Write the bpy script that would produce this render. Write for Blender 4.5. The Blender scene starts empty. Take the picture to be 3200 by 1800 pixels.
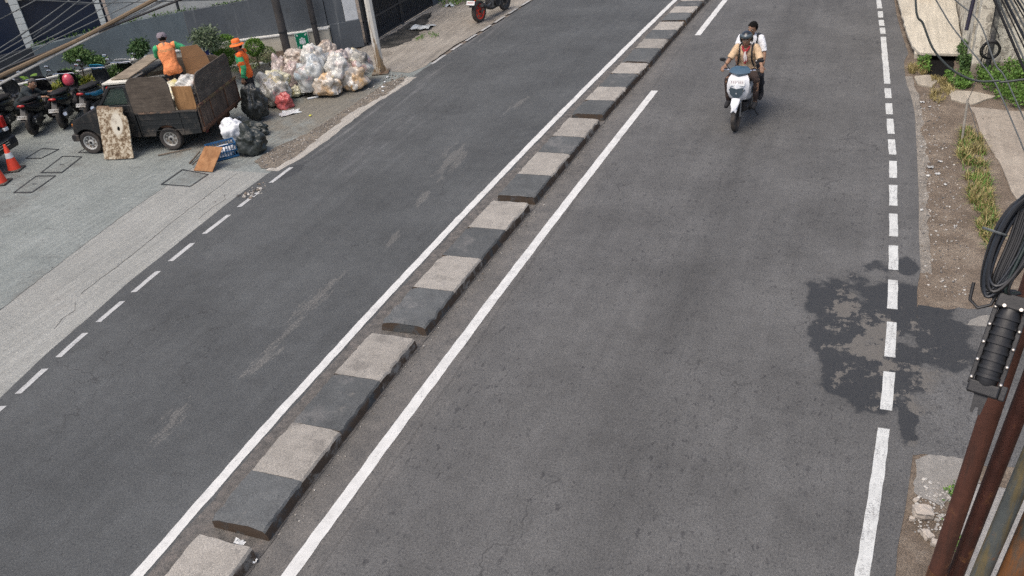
import bpy, bmesh, math, random
import numpy as np
from mathutils import Vector, Matrix, noise as mnoise
random.seed(7)
R = math.radians
scene = bpy.context.scene
COL = scene.collection

# ------------------------------------------------------------------ camera
CAM_H = 6.2
def cam_axes(pitch, roll, yaw):
    cp, sp = math.cos(pitch), math.sin(pitch)
    fwd = Vector((math.sin(yaw)*cp, math.cos(yaw)*cp, -sp))
    right = Vector((math.cos(yaw), -math.sin(yaw), 0))
    up = right.cross(fwd)
    return (math.cos(roll)*right+math.sin(roll)*up, -math.sin(roll)*right+math.cos(roll)*up, fwd)
ax = cam_axes(R(30.77), R(-6.92), R(-24.49))
cd = bpy.data.cameras.new('camera'); cam = bpy.data.objects.new('camera', cd); COL.objects.link(cam)
cd.sensor_width = 36; cd.lens = 18*1.691; cd.clip_start = .05; cd.clip_end = 1500
cam.matrix_world = Matrix(((ax[0].x, ax[1].x, -ax[2].x, 0), (ax[0].y, ax[1].y, -ax[2].y, 0), (ax[0].z, ax[1].z, -ax[2].z, CAM_H), (0, 0, 0, 1)))
scene.camera = cam

# ------------------------------------------------------------------ world, sun, exposure (overcast morning)
SUN_EL, SUN_AZ = 66, 205           # azimuth measured from +Y towards +X
w = bpy.data.worlds.new('World'); scene.world = w; w.use_nodes = True
wn = w.node_tree.nodes; wl = w.node_tree.links
bg = wn['Background']; sky = wn.new('ShaderNodeTexSky'); sky.sky_type = 'NISHITA'; sky.sun_disc = False
sky.sun_elevation = R(SUN_EL); sky.sun_rotation = R(SUN_AZ); sky.air_density = .9; sky.dust_density = 5.0; sky.ozone_density = .8
wl.new(sky.outputs[0], bg.inputs[0]); bg.inputs[1].default_value = .145
sd = bpy.data.lights.new('sun', 'SUN'); so = bpy.data.objects.new('sun', sd); COL.objects.link(so)
sd.energy = 1.0; sd.angle = R(35); sd.color = (1, .94, .84)
sdir = Vector((math.sin(R(SUN_AZ))*math.cos(R(SUN_EL)), math.cos(R(SUN_AZ))*math.cos(R(SUN_EL)), math.sin(R(SUN_EL))))
so.rotation_euler = sdir.to_track_quat('Z', 'Y').to_euler()
vs = scene.view_settings; vs.view_transform = 'Standard'; vs.look = 'None'; vs.gamma = 1; vs.exposure = 0.54; vs.use_curve_mapping = False
scene.cycles.max_bounces = 5; scene.cycles.adaptive_threshold = .012; scene.cycles.use_denoising = False

# ------------------------------------------------------------------ node helper
class G:
    def __init__(s, name):
        s.m = bpy.data.materials.new(name); s.m.use_nodes = True; s.t = s.m.node_tree; s.n = s.t.nodes
        s.p = s.n['Principled BSDF']; s.tc = None
    def new(s, t): return s.n.new('ShaderNode'+t)
    def put(s, sock, v):
        if v is None: return
        if isinstance(v, bpy.types.NodeSocket): s.t.links.new(v, sock)
        elif isinstance(v, (tuple, list)) and sock.type == 'RGBA' and len(v) == 3: sock.default_value = (*v, 1)
        else: sock.default_value = v
    def co(s, kind='Object'):
        if s.tc is None: s.tc = s.new('TexCoord')
        return s.tc.outputs[kind]
    def map(s, v, scale=(1, 1, 1), rot=(0, 0, 0), loc=(0, 0, 0)):
        n = s.new('Mapping'); s.put(n.inputs[0], v); n.inputs['Scale'].default_value = scale; n.inputs['Rotation'].default_value = rot; n.inputs['Location'].default_value = loc
        return n.outputs[0]
    def noise(s, v=None, scale=5, detail=3, rough=.55, dist=0):
        n = s.new('TexNoise'); s.put(n.inputs['Vector'], v or s.co()); n.inputs['Scale'].default_value = scale; n.inputs['Detail'].default_value = detail
        n.inputs['Roughness'].default_value = rough; n.inputs['Distortion'].default_value = dist
        return n.outputs[0]
    def noisec(s, v=None, scale=5, detail=2):
        n = s.new('TexNoise'); s.put(n.inputs['Vector'], v or s.co()); n.inputs['Scale'].default_value = scale; n.inputs['Detail'].default_value = detail
        return n.outputs[1]
    def voro(s, v=None, scale=5, feat='F1', out=0, rnd=1):
        n = s.new('TexVoronoi'); n.feature = feat; s.put(n.inputs['Vector'], v or s.co()); n.inputs['Scale'].default_value = scale; n.inputs['Randomness'].default_value = rnd
        return n.outputs[out]
    def wave(s, v, scale, dist=0, detail=2):
        n = s.new('TexWave'); s.put(n.inputs['Vector'], v); n.inputs['Scale'].default_value = scale; n.inputs['Distortion'].default_value = dist; n.inputs['Detail'].default_value = detail
        return n.outputs[1]
    def math(s, op, a, b=None, c=None, clamp=False):
        n = s.new('Math'); n.operation = op; n.use_clamp = clamp
        for i, x in enumerate((a, b, c)):
            if x is not None: s.put(n.inputs[i], x)
        return n.outputs[0]
    def sstep(s, x, lo, hi):
        n = s.new('MapRange'); n.interpolation_type = 'SMOOTHSTEP'; s.put(n.inputs[0], x); n.inputs[1].default_value = lo; n.inputs[2].default_value = hi
        return n.outputs[0]
    def lin(s, x, lo, hi, a=0, b=1):
        n = s.new('MapRange'); s.put(n.inputs[0], x); n.inputs[1].default_value = lo; n.inputs[2].default_value = hi; n.inputs[3].default_value = a; n.inputs[4].default_value = b
        return n.outputs[0]
    def mix(s, f, a, b, mode='MIX'):
        n = s.new('Mix'); n.data_type = 'RGBA'; n.blend_type = mode; s.put(n.inputs[0], f); s.put(n.inputs[6], a); s.put(n.inputs[7], b)
        return n.outputs[2]
    def ramp(s, f, stops, interp='LINEAR'):
        n = s.new('ValToRGB'); s.put(n.inputs[0], f); cr = n.color_ramp; cr.interpolation = interp
        while len(cr.elements) < len(stops): cr.elements.new(.5)
        for e, (p, c) in zip(cr.elements, stops): e.position = p; e.color = (*c, 1) if len(c) == 3 else c
        return n.outputs[0]
    def mul(s, colr, fac):                                    # colour times a grey factor
        n = s.new('VectorMath'); n.operation = 'SCALE'; s.put(n.inputs[0], colr); s.put(n.inputs['Scale'], fac)
        return n.outputs[0]
    def xyz(s, v=None):
        n = s.new('SeparateXYZ'); s.put(n.inputs[0], v or s.co()); return n.outputs
    def rand(s): return s.new('ObjectInfo').outputs['Random']
    def island(s): return s.new('NewGeometry').outputs['Random Per Island']
    def bump(s, h, strength=.3, dist=.01):
        n = s.new('Bump'); s.put(n.inputs['Height'], h); n.inputs['Strength'].default_value = strength; n.inputs['Distance'].default_value = dist
        return n.outputs[0]
    def ell(s, X, Y, cx, cy, rx, ry, rot=0):                  # 1 - normalised elliptical distance
        c, sn = math.cos(rot), math.sin(rot)
        dx = s.math('SUBTRACT', X, cx); dy = s.math('SUBTRACT', Y, cy)
        u = s.math('ADD', s.math('MULTIPLY', dx, c/rx), s.math('MULTIPLY', dy, sn/rx))
        v = s.math('ADD', s.math('MULTIPLY', dx, -sn/ry), s.math('MULTIPLY', dy, c/ry))
        return s.math('SUBTRACT', 1, s.math('SQRT', s.math('ADD', s.math('MULTIPLY', u, u), s.math('MULTIPLY', v, v))))
    def out(s, base, rough=.7, metal=0, normal=None, spec=None, alpha=None, trans=None, coat=None, emit=None, estr=0):
        p = s.p; s.put(p.inputs['Base Color'], base); s.put(p.inputs['Roughness'], rough); s.put(p.inputs['Metallic'], metal); s.put(p.inputs['Normal'], normal)
        s.put(p.inputs['Specular IOR Level'], spec); s.put(p.inputs['Alpha'], alpha); s.put(p.inputs['Transmission Weight'], trans); s.put(p.inputs['Coat Weight'], coat)
        if emit: s.put(p.inputs['Emission Color'], emit); p.inputs['Emission Strength'].default_value = estr
        return s.m
_mc = {}
def smat(name, c, rough=.6, var=.25, scale=6, bump=.15, bscale=60, metal=0, c2=None, amt=(.45, .62), spec=None, coat=None, sc2=4, jit=0, alpha=None, trans=None):
    """plain surface: colour with mottling, fine relief and optional dirt / wear colour c2"""
    if name in _mc: return _mc[name]
    g = G(name); n = g.noise(scale=scale, detail=5); f = g.lin(n, .25, .75, 1-var, 1+var)
    b = g.mul((*c, ) if False else c, f)
    if c2: b = g.mix(g.sstep(g.noise(scale=sc2, detail=6, rough=.65), *amt), b, c2)
    if jit: b = g.mul(b, g.lin(g.rand(), 0, 1, 1-jit, 1+jit))
    r = g.lin(n, .3, .7, rough-.08, min(1, rough+.08))
    nm = g.bump(g.noise(scale=bscale, detail=3), bump, .01) if bump else None
    _mc[name] = g.out(b, r, metal, nm, spec, alpha, trans, coat)
    return _mc[name]

# ------------------------------------------------------------------ mesh helper
class MB:
    def __init__(s): s.v = []; s.f = []; s.mi = []
    def add(s, vs, fs, mi=0):
        o = len(s.v); s.v += [tuple(x) for x in vs]; s.f += [tuple(i+o for i in f) for f in fs]; s.mi += [mi]*len(fs); return s
    def box(s, x0, x1, y0, y1, z0, z1, mi=0, M=None):
        vs = [Vector(p) for p in ((x0, y0, z0), (x1, y0, z0), (x1, y1, z0), (x0, y1, z0), (x0, y0, z1), (x1, y0, z1), (x1, y1, z1), (x0, y1, z1))]
        if M: vs = [M @ p for p in vs]
        return s.add(vs, [(3, 2, 1, 0), (4, 5, 6, 7), (0, 1, 5, 4), (1, 2, 6, 5), (2, 3, 7, 6), (3, 0, 4, 7)], mi)
    def bar(s, a, b, w, h, mi=0, up=(0, 0, 1)):               # rectangular bar from a to b
        a, b = Vector(a), Vector(b); d = (b-a); L = d.length; d.normalize(); up = Vector(up)
        if abs(d.dot(up)) > .98: up = Vector((1, 0, 0))
        x = d.cross(up).normalized(); z = x.cross(d)
        M = Matrix(((x.x, d.x, z.x, a.x), (x.y, d.y, z.y, a.y), (x.z, d.z, z.z, a.z), (0, 0, 0, 1)))
        return s.box(-w/2, w/2, 0, L, -h/2, h/2, mi, M)
    def tube(s, pts, r, n=8, mi=0, closed=False, cap=True):
        pts = [Vector(p) for p in pts]; m = len(pts); rr = r if isinstance(r, (list, tuple)) else [r]*m
        o = len(s.v); prev = None
        for i, p in enumerate(pts):
            a = pts[i-1] if (i or closed) else p; b = pts[(i+1) % m] if (i < m-1 or closed) else p
            d = (b-a)
            d = d.normalized() if d.length > 1e-9 else Vector((0, 0, 1))
            if prev is None: x = d.orthogonal().normalized()
            else:
                x = prev-d*prev.dot(d); x = x.normalized() if x.length > 1e-6 else d.orthogonal().normalized()
            prev = x; y = d.cross(x)
            for k in range(n):
                t = 2*math.pi*k/n; s.v.append(tuple(p+(x*math.cos(t)+y*math.sin(t))*rr[i]))
        seg = m if closed else m-1
        for i in range(seg):
            for k in range(n):
                a = o+i*n+k; b = o+i*n+(k+1) % n; c = o+((i+1) % m)*n+(k+1) % n; d = o+((i+1) % m)*n+k
                s.f.append((a, b, c, d)); s.mi.append(mi)
        if cap and not closed:
            s.f.append(tuple(o+k for k in reversed(range(n)))); s.f.append(tuple(o+(m-1)*n+k for k in range(n))); s.mi += [mi, mi]
        return s
    def lathe(s, prof, n=16, M=None, mi=0, cap0=True):                    # profile (r, z) about local z
        o = len(s.v); M = M or Matrix()
        for r, z in prof:
            for k in range(n):
                t = 2*math.pi*k/n; s.v.append(tuple(M @ Vector((r*math.cos(t), r*math.sin(t), z))))
        for i in range(len(prof)-1):
            for k in range(n):
                s.f.append((o+i*n+k, o+i*n+(k+1) % n, o+(i+1)*n+(k+1) % n, o+(i+1)*n+k)); s.mi.append(mi)
        if cap0: s.f.append(tuple(o+k for k in reversed(range(n)))); s.mi.append(mi)
        s.f.append(tuple(o+(len(prof)-1)*n+k for k in range(n))); s.mi.append(mi)
        return s
    def prism(s, poly, t0, t1, M=None, mi=0):                  # polygon in local xy extruded along z
        M = M or Matrix(); n = len(poly)
        vs = [M @ Vector((x, y, t0)) for x, y in poly]+[M @ Vector((x, y, t1)) for x, y in poly]
        fs = [tuple(reversed(range(n))), tuple(range(n, 2*n))]+[(i, (i+1) % n, n+(i+1) % n, n+i) for i in range(n)]
        return s.add(vs, fs, mi)
    def loft(s, rings, mi=0, cap=True):
        n = len(rings[0]); o = len(s.v)
        for rg in rings: s.v += [tuple(p) for p in rg]
        for i in range(len(rings)-1):
            for k in range(n): s.f.append((o+i*n+k, o+i*n+(k+1) % n, o+(i+1)*n+(k+1) % n, o+(i+1)*n+k)); s.mi.append(mi)
        if cap:
            s.f.append(tuple(o+k for k in reversed(range(n)))); s.f.append(tuple(o+(len(rings)-1)*n+k for k in range(n))); s.mi += [mi, mi]
        return s
    def ball(s, c, r, n=12, mi=0, M=None):
        rx, ry, rz = r if isinstance(r, (tuple, list)) else (r, r, r); c = Vector(c); rings = []
        for i in range(1, n//2):
            a = math.pi*i/(n//2); rings.append([c+(M @ Vector((rx*math.sin(a)*math.cos(2*math.pi*k/n), ry*math.sin(a)*math.sin(2*math.pi*k/n), -rz*math.cos(a))) if M else Vector((rx*math.sin(a)*math.cos(2*math.pi*k/n), ry*math.sin(a)*math.sin(2*math.pi*k/n), -rz*math.cos(a)))) for k in range(n)])
        return s.loft(rings, mi)
    def mesh(s, name):
        me = bpy.data.meshes.new(name); me.from_pydata(s.v, [], s.f); me.update()
        bm = bmesh.new(); bm.from_mesh(me); bmesh.ops.recalc_face_normals(bm, faces=bm.faces); bm.to_mesh(me); bm.free()
        if any(s.mi): me.polygons.foreach_set('material_index', s.mi)
        return me
    def build(s, name, mats, parent=None, smooth=False, bevel=0, sub=0, seg=2, angle=40):
        return obj(name, s.mesh(name), mats, parent, smooth, bevel, sub, seg, angle)
def obj(name, me, mats, parent=None, smooth=False, bevel=0, sub=0, seg=2, angle=40):
    for m in (mats if isinstance(mats, (list, tuple)) else [mats]): me.materials.append(m)
    o = bpy.data.objects.new(name, me); COL.objects.link(o)
    if parent: o.parent = parent
    if bevel:
        b = o.modifiers.new('bevel', 'BEVEL'); b.width = bevel; b.segments = seg; b.limit_method = 'ANGLE'; b.angle_limit = R(35)
    if sub:
        m_ = o.modifiers.new('sub', 'SUBSURF'); m_.levels = sub; m_.render_levels = sub
    if smooth:
        me.polygons.foreach_set('use_smooth', [True]*len(me.polygons))
        if angle < 180 and not sub:
            try: me.set_sharp_from_angle(angle=R(angle))
            except Exception: pass
    return o
def tag(o, label, cat, group=None, kind=None):
    if label: o['label'] = label
    if cat: o['category'] = cat
    if group: o['group'] = group
    if kind: o['kind'] = kind
    return o
def thing(name, label, cat, loc=(0, 0, 0), rz=0, group=None):
    o = bpy.data.objects.new(name, None); COL.objects.link(o); o.location = loc; o.rotation_euler = (0, 0, rz); o.empty_display_size = .1
    return tag(o, label, cat, group)
def struct(o): o['kind'] = 'structure'; return o
def copy_tree(o, parent=None):
    c = o.copy(); COL.objects.link(c); c.parent = parent
    for ch in list(o.children): copy_tree(ch, c)
    return c
def interp(poly, y):                                           # polyline (x, y) sorted by y -> x
    if y <= poly[0][1]:
        (x0, y0), (x1, y1) = poly[0], poly[1]
    elif y >= poly[-1][1]:
        (x0, y0), (x1, y1) = poly[-2], poly[-1]
    else:
        for (x0, y0), (x1, y1) in zip(poly[:-1], poly[1:]):
            if y0 <= y <= y1: break
    return x0+(x1-x0)*(y-y0)/(y1-y0)
def fbm(p, o=4): return mnoise.fractal(Vector(p), 1.0, 2.0, o)
# ------------------------------------------------------------------ setting: plan curves (x, y) in metres
L_EDGE = [(-9.6, -6), (-9.78, 5.0), (-10.11, 6.61), (-10.2, 7.41), (-10.36, 8.48), (-10.42, 9.41), (-10.48, 10.12), (-10.56, 11.2), (-10.58, 11.8), (-10.6, 12.6), (-10.45, 13.3), (-10.42, 14.4), (-10.5, 15.9), (-10.45, 16.9), (-10.35, 18.0), (-10.36, 19.0), (-10.25, 20.5), (-10.12, 22.0), (-9.9, 25.4), (-8.6, 40), (-4, 80), (4, 140)]
R_EDGE = [(.2, -6), (.6, 5.0), (.656, 5.67), (.669, 6.0), (.734, 6.52), (.785, 7.08), (.816, 7.45), (.84, 8.6), (.86, 9.8), (.87, 10.5), (.918, 10.96), (.905, 11.9), (.918, 13.35), (.909, 14.86), (.89, 16.84), (.836, 17.67), (.74, 18.6), (.70, 19.9), (.79, 20.5), (.67, 21.79), (.54, 23.5), (.465, 25.1), (.0, 34), (2.5, 80), (10, 140)]
L_LINE = [(-5.98, -6), (-6.05, 3.76), (-6.1, 5.88), (-6.09, 8.5), (-6.04, 11.17), (-5.97, 13.6), (-5.89, 15.93), (-5.8, 18.2), (-5.63, 22), (-5.445, 25.5), (-4.6, 38)]
R_LINE = [(-4.66, -6), (-4.61, 4.17), (-4.59, 6.5), (-4.535, 9.43), (-4.45, 12.5), (-4.36, 15.2), (-4.263, 17.76), (-4.15, 21.4), (-4.014, 25.45), (-3.2, 38)]
R_DASH = [(.05, 2), (.334, 5.58), (.42, 6.7), (.47, 7.61), (.495, 7.95), (.528, 9.96), (.52, 11.6), (.505, 13.2), (.485, 14.53), (.449, 15.47), (.347, 18.16), (.202, 21.75), (.023, 25.17), (-.7, 36)]
L_DASH = [(-9.5, 3), (-9.766, 5.75), (-9.9, 6.54), (-10.0, 7.4), (-10.085, 8.22), (-10.165, 9.17), (-10.23, 10.11), (-10.27, 11.14), (-10.3, 12.2), (-10.36, 15.5), (-10.36, 19.4), (-10.34, 20.6), (-10.29, 21.44), (-10.24, 22.42), (-10.18, 23.28), (-10.12, 24.26), (-10.06, 25.2), (-9.5, 33)]
def smooth_poly(poly, y):                                       # small moving average keeps the painted curves smooth
    return sum(interp(poly, y+d) for d in (-.5, -.25, 0, .25, .5))/5

# --- asphalt
def asphalt():
    g = G('asphalt'); X, Y, Z = g.xyz()
    fine = g.noise(scale=150, detail=2, rough=.7); grit = g.noise(scale=45, detail=3); med = g.noise(scale=5, detail=5, rough=.6); big = g.noise(scale=.7, detail=4)
    strk = g.noise(g.map(g.co(), (5, .28, 1)), scale=1, detail=5, rough=.65)
    right = g.sstep(X, -5.5, -5.2)
    b = g.mix(right, (.067, .0705, .0705), (.092, .0912, .088))
    # the dusty margin beside the kerb and the scoured strip along the left lane edge
    dust = g.math('MULTIPLY', g.sstep(X, -5.35, -4.95), g.sstep(X, -3.9, -4.7)); b = g.mix(g.math('MULTIPLY', dust, g.lin(med, .3, .7, .25, .75)), b, (.135, .125, .112))
    sc = g.math('MULTIPLY', g.sstep(X, -9.3, -10.2), g.sstep(strk, .48, .68)); sc = g.math('MULTIPLY', sc, g.sstep(Y, 12.5, 14)); b = g.mix(g.math('MULTIPLY', sc, .55), b, (.15, .148, .145))
    strk2 = g.noise(g.map(g.co(), (4, .25, 1), (0, 0, .12)), scale=1.6, detail=6, rough=.7)
    smear = g.math('MULTIPLY', g.math('MULTIPLY', g.sstep(X, -7.9, -9.2), g.sstep(Y, 12.0, 13.5)), g.math('MULTIPLY', g.sstep(Y, 19.5, 17), g.sstep(strk2, .5, .72)))
    b = g.mix(g.math('MULTIPLY', smear, .45), b, (.16, .16, .162))
    # tan worn patches left of the kerb
    ed = g.math('MULTIPLY', g.math('SUBTRACT', g.noise(g.map(g.co(), (8, 1.6, 1), (0, 0, .1)), 1, 7, .75), .5), 5.0)
    pm = None
    for cx, cy, rx, ry, ro in ((-7.15, 13.6, .33, .95, .2), (-6.95, 12.0, .13, .45, .15), (-6.98, 16.6, .13, .65, -.15), (-6.74, 10.5, .1, .45, .1), (-7.0, 8.7, .17, .8, 0), (-6.93, 7.4, .16, .9, .12), (-7.25, 5.75, .16, .55, .2)):
        e = g.ell(X, Y, cx, cy, rx, ry, ro); pm = e if pm is None else g.math('MAXIMUM', pm, e)
    pm = g.sstep(g.math('ADD', pm, ed), .3, .62); b = g.mix(g.math('MULTIPLY', pm, g.lin(grit, .3, .7, .0, .55)), b, (.19, .18, .162))
    # dark pits and oil drips on the right lane
    pit = g.math('MULTIPLY', g.sstep(g.noise(g.map(g.co(), (17, 8, 1)), 1, 4, .6), .59, .64), g.sstep(g.noise(g.map(g.co(), (1.1, .5, 1)), 1, 4), .4, .56)); pit = g.math('MULTIPLY', pit, right)
    b = g.mix(g.math('MULTIPLY', pit, .55), b, (.03, .03, .032))
    pit2 = g.sstep(g.noise(g.map(g.co(), (42, 15, 1), (0, 0, .1)), 1, 3, .6), .6, .67); b = g.mix(g.math('MULTIPLY', pit2, .6), b, (.035, .035, .037))
    b = g.mul(b, g.lin(strk, .3, .7, .92, 1.08)); b = g.mul(b, g.lin(big, .3, .7, .82, 1.18)); b = g.mul(b, g.lin(med, .3, .7, .9, 1.1))
    b = g.mul(b, g.lin(fine, .3, .7, .52, 1.48)); b = g.mul(b, g.lin(grit, .3, .7, .74, 1.26))
    oil = g.math('MULTIPLY', g.sstep(g.math('ABSOLUTE', g.math('ADD', X, 1.9)), .9, .0), g.noise(g.map(g.co(), (2.2, .22, 1)), 1, 6, .7)); b = g.mul(b, g.lin(oil, .2, .62, 1.05, .84))
    seam = g.math('ABSOLUTE', g.math('ADD', g.math('SUBTRACT', X, -4.28), g.math('MULTIPLY', g.math('SUBTRACT', g.noise(scale=1.4, detail=5), .5), .12))); b = g.mix(g.math('MULTIPLY', g.sstep(seam, .022, .004), .35), b, (.05, .048, .045))
    wv_ = g.new('VectorMath'); wv_.operation = 'ADD'; g.put(wv_.inputs[0], g.co()); g.put(wv_.inputs[1], g.noisec(None, 2.2, 3)); ck = g.math('MULTIPLY', g.sstep(g.voro(g.map(wv_.outputs[0], (1, .45, 1)), .42, 'DISTANCE_TO_EDGE'), .0042, .001), g.sstep(g.noise(scale=.5, detail=2), .5, .56)); b = g.mix(g.math('MULTIPLY', ck, .6), b, (.03, .03, .03))
    spk = g.math('MULTIPLY', g.sstep(g.voro(scale=75), .16, .08), g.sstep(g.noise(scale=9, detail=2), .45, .6)); b = g.mix(g.math('MULTIPLY', spk, .4), b, (.26, .25, .24))
    # water spilt across the right edge line, running from the side entrance
    wn_ = g.noise(scale=1.15, detail=10, rough=.58)
    wd = g.math('MULTIPLY', g.math('SUBTRACT', wn_, .5), 2.3)
    wm = None
    for cx, cy, rx, ry, ro in ((.6, 10.0, .75, 1.2, 0), (-.1, 10.0, .6, .7, .4), (.05, 8.9, .5, 1.0, .25), (.55, 8.6, .55, 1.1, 0), (.75, 7.9, .15, .6, 0), (1.15, 9.3, .5, .7, 0), (.75, 11.0, .2, .4, 0)):
        e = g.ell(X, Y, cx, cy, rx, ry, ro); wm = e if wm is None else g.math('MAXIMUM', wm, e)
    wf = g.math('ADD', wm, wd)
    isl = g.sstep(g.math('ADD', g.noise(g.map(g.co(), (2.9, 2.3, 1), loc=(3.3, 1.7, 0)), 1, 10, .7), g.math('MULTIPLY', g.math('MAXIMUM', g.ell(X, Y, .45, 9.1, .5, 1.0, .3), g.math('MAXIMUM', g.ell(X, Y, 1.0, 8.3, .5, .5, 0), g.ell(X, Y, .05, 9.75, .3, .35, 0))), .09)), .535, .565)
    damp = g.sstep(wf, .0, .42); wet = g.math('MULTIPLY', g.sstep(wf, .2, .34), g.math('SUBTRACT', 1, g.math('MULTIPLY', isl, .92)))
    w2 = g.ell(X, Y, -10.15, 12.75, .28, .7, 0); w2 = g.sstep(g.math('ADD', w2, wd), .25, .4); wm = g.math('MAXIMUM', wet, g.math('MULTIPLY', w2, .7))
    b = g.mul(b, g.lin(damp, 0, 1, 1, .8)); b = g.mix(g.math('MULTIPLY', g.math('MULTIPLY', isl, damp), .5), b, (.165, .15, .128)); b = g.mix(g.math('MULTIPLY', wm, .8), b, (.024, .0255, .027))
    rough = g.mix(wm, (.88,)*3, (.6,)*3)
    nm = g.bump(fine, .5, .006)
    return g.out(b, rough, 0, nm, .35)
M_ASPH = asphalt()
def strip_mesh(le, re, ys, z=0.0, cols=1):
    mb = MB(); vs = []; fs = []
    for y in ys:
        a, b = (le(y) if callable(le) else interp(le, y)), (re(y) if callable(re) else interp(re, y))
        vs += [(a+(b-a)*i/cols, y, z) for i in range(cols+1)]
    k = cols+1
    for j in range(len(ys)-1):
        for i in range(cols): fs.append((j*k+i, j*k+i+1, (j+1)*k+i+1, (j+1)*k+i))
    return mb.add(vs, fs)
def flat(poly, z): return MB().add([(x, y, z) for x, y in poly], [tuple(range(len(poly)))])

ground = struct(flat([(-400, -120), (400, -120), (400, 700), (-400, 700)], -.03).build('ground', smat('packed_earth', (.16, .13, .1), .9, .3, 3, .4, 30, c2=(.1, .085, .07))))
road = struct(strip_mesh(L_EDGE, R_EDGE, [-6+.25*i for i in range(0, 160)]+[34+4*i for i in range(0, 27)], 0, 6).build('road', M_ASPH))

# --- painted markings: each line and dash is a part of the road
def paint(name, wear, tint):
    g = G(name); n = g.noise(scale=60, detail=4, rough=.7); big = g.noise(scale=3, detail=5, rough=.65); st = g.noise(g.map(g.co(), (30, 4, 1)), scale=1, detail=4)
    b = g.mul(tint, g.lin(g.noise(scale=7, detail=4), .3, .7, .88, 1.08))
    b = g.mix(g.math('MULTIPLY', g.sstep(g.math('ADD', g.math('MULTIPLY', n, .7), g.math('MULTIPLY', st, .3)), .52-wear, .62-wear*.6), g.lin(big, .35, .65, .15, 1)), b, (.16, .16, .158)); b = g.mix(g.math('MULTIPLY', g.sstep(g.noise(scale=1.8, detail=6, rough=.7), .52, .7), .45), b, (.3, .295, .28))
    return g.out(b, .75, 0, g.bump(n, .3, .004), .3)
P_SOLID = paint('line_paint', -.03, (.56, .56, .535)); P_OLD = paint('line_paint_worn', .04, (.54, .55, .525)); P_EDGE = paint('line_paint_faded', .05, (.4, .4, .385)); P_LEFT = paint('line_paint_thin', .02, (.43, .435, .425))
def marking(name, curve, y0, y1, wdt, z, m, ragged=0, step=.2, taper=0):
    n = max(2, int((y1-y0)/step)+1); vs = []; fs = []
    for i in range(n):
        y = y0+(y1-y0)*i/(n-1); x = smooth_poly(curve, y); j = ragged*fbm((x*3, y*4, 1.3)) if ragged else 0; k = ragged*fbm((x*3+7, y*4, 5.1)) if ragged else 0
        vs += [(x+j, y-taper*wdt*.15, z), (x+wdt+k, y+taper*wdt*.2, z)]
    fs = [(2*i, 2*i+1, 2*i+3, 2*i+2) for i in range(n-1)]
    return MB().add(vs, fs).build(name, m, road)
marking('edge_line', L_LINE, -4, 38, .125, .004, P_SOLID, .009, .06)
marking('edge_line', R_LINE, -4, 17.75, .145, .004, P_SOLID, .008, .06)
marking('edge_line', R_LINE, 21.93, 38, .145, .004, P_SOLID, .008, .06)
marking('edge_line', R_DASH, 1, 7.6, .115, .004, P_OLD, .007, .05)
for a, b in [[7.91, 8.6], [8.89, 9.63], [9.93, 10.64], [10.91, 11.59], [11.86, 12.58], [12.85, 13.59], [13.86, 14.54], [14.81, 15.48], [15.74, 16.48], [16.71, 17.3], [17.59, 18.16], [18.44, 21.75], [22.0, 22.52], [22.68, 23.2], [23.43, 24.01], [24.3, 25.2], [25.6, 26.3], [26.8, 27.6]]:
    marking('dash', R_DASH, a, b, .118, .004, P_OLD, .008, .1)
for a, b in [(4.95, 5.5), (5.75, 6.28), (6.54, 7.12), (7.4, 7.96), (8.22, 8.85), (9.17, 9.78), (10.11, 10.83), (11.14, 11.75), (12.18, 12.9), (19.4, 20.2), (20.6, 21.2), (21.44, 22.1), (22.42, 23.03), (23.28, 23.95), (24.26, 24.87), (25.18, 25.8), (26.1, 26.8)]:
    marking('dash', L_DASH, a, b, .085, .004, P_EDGE if a > 15 else P_LEFT, .008, .1, 1)

# --- median: rough mortar bed and painted precast kerb units
def bedmat():
    g = G('kerb_bed'); n = g.noise(scale=9, detail=6, rough=.7); b = g.ramp(n, [(.3, (.055, .052, .048)), (.5, (.1, .094, .086)), (.65, (.14, .125, .112)), (.8, (.09, .074, .06))])
    b = g.mul(b, g.lin(g.noise(scale=90, detail=2), .3, .7, .7, 1.3))
    return g.out(b, .92, 0, g.bump(g.noise(scale=40, detail=4), .8, .015))
K_L = [(-5.6, 2), (-5.6, 4.3), (-5.647, 4.5), (-5.65, 5.2), (-5.66, 6.0), (-5.665, 6.94), (-5.665, 7.84), (-5.64, 8.12), (-5.625, 9.0), (-5.61, 9.94), (-5.58, 10.87), (-5.55, 11.85), (-5.52, 12.9), (-5.5, 13.9), (-5.47, 14.7), (-5.46, 15.8), (-5.43, 16.7), (-5.39, 17.54), (-5.35, 18.45), (-5.31, 19.25), (-5.28, 20.36), (-5.25, 21.16), (-5.21, 21.93), (-5.18, 22.8), (-5.15, 23.6), (-5.12, 24.24), (-5.08, 24.9), (-4.4, 36)]
def kx(y, s): x = smooth_poly(K_L, y); return x if s < 0 else x+.655+.0*y
strip_mesh(lambda y: smooth_poly(L_LINE, y)+.16+.035*fbm((y*2.2, 3, 1)), lambda y: kx(y, 1)+.03+.03*fbm((y*3, 8, 1)), [-3+.07*i for i in range(0, 560)], .006).build('median_bed', bedmat(), road)
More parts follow.
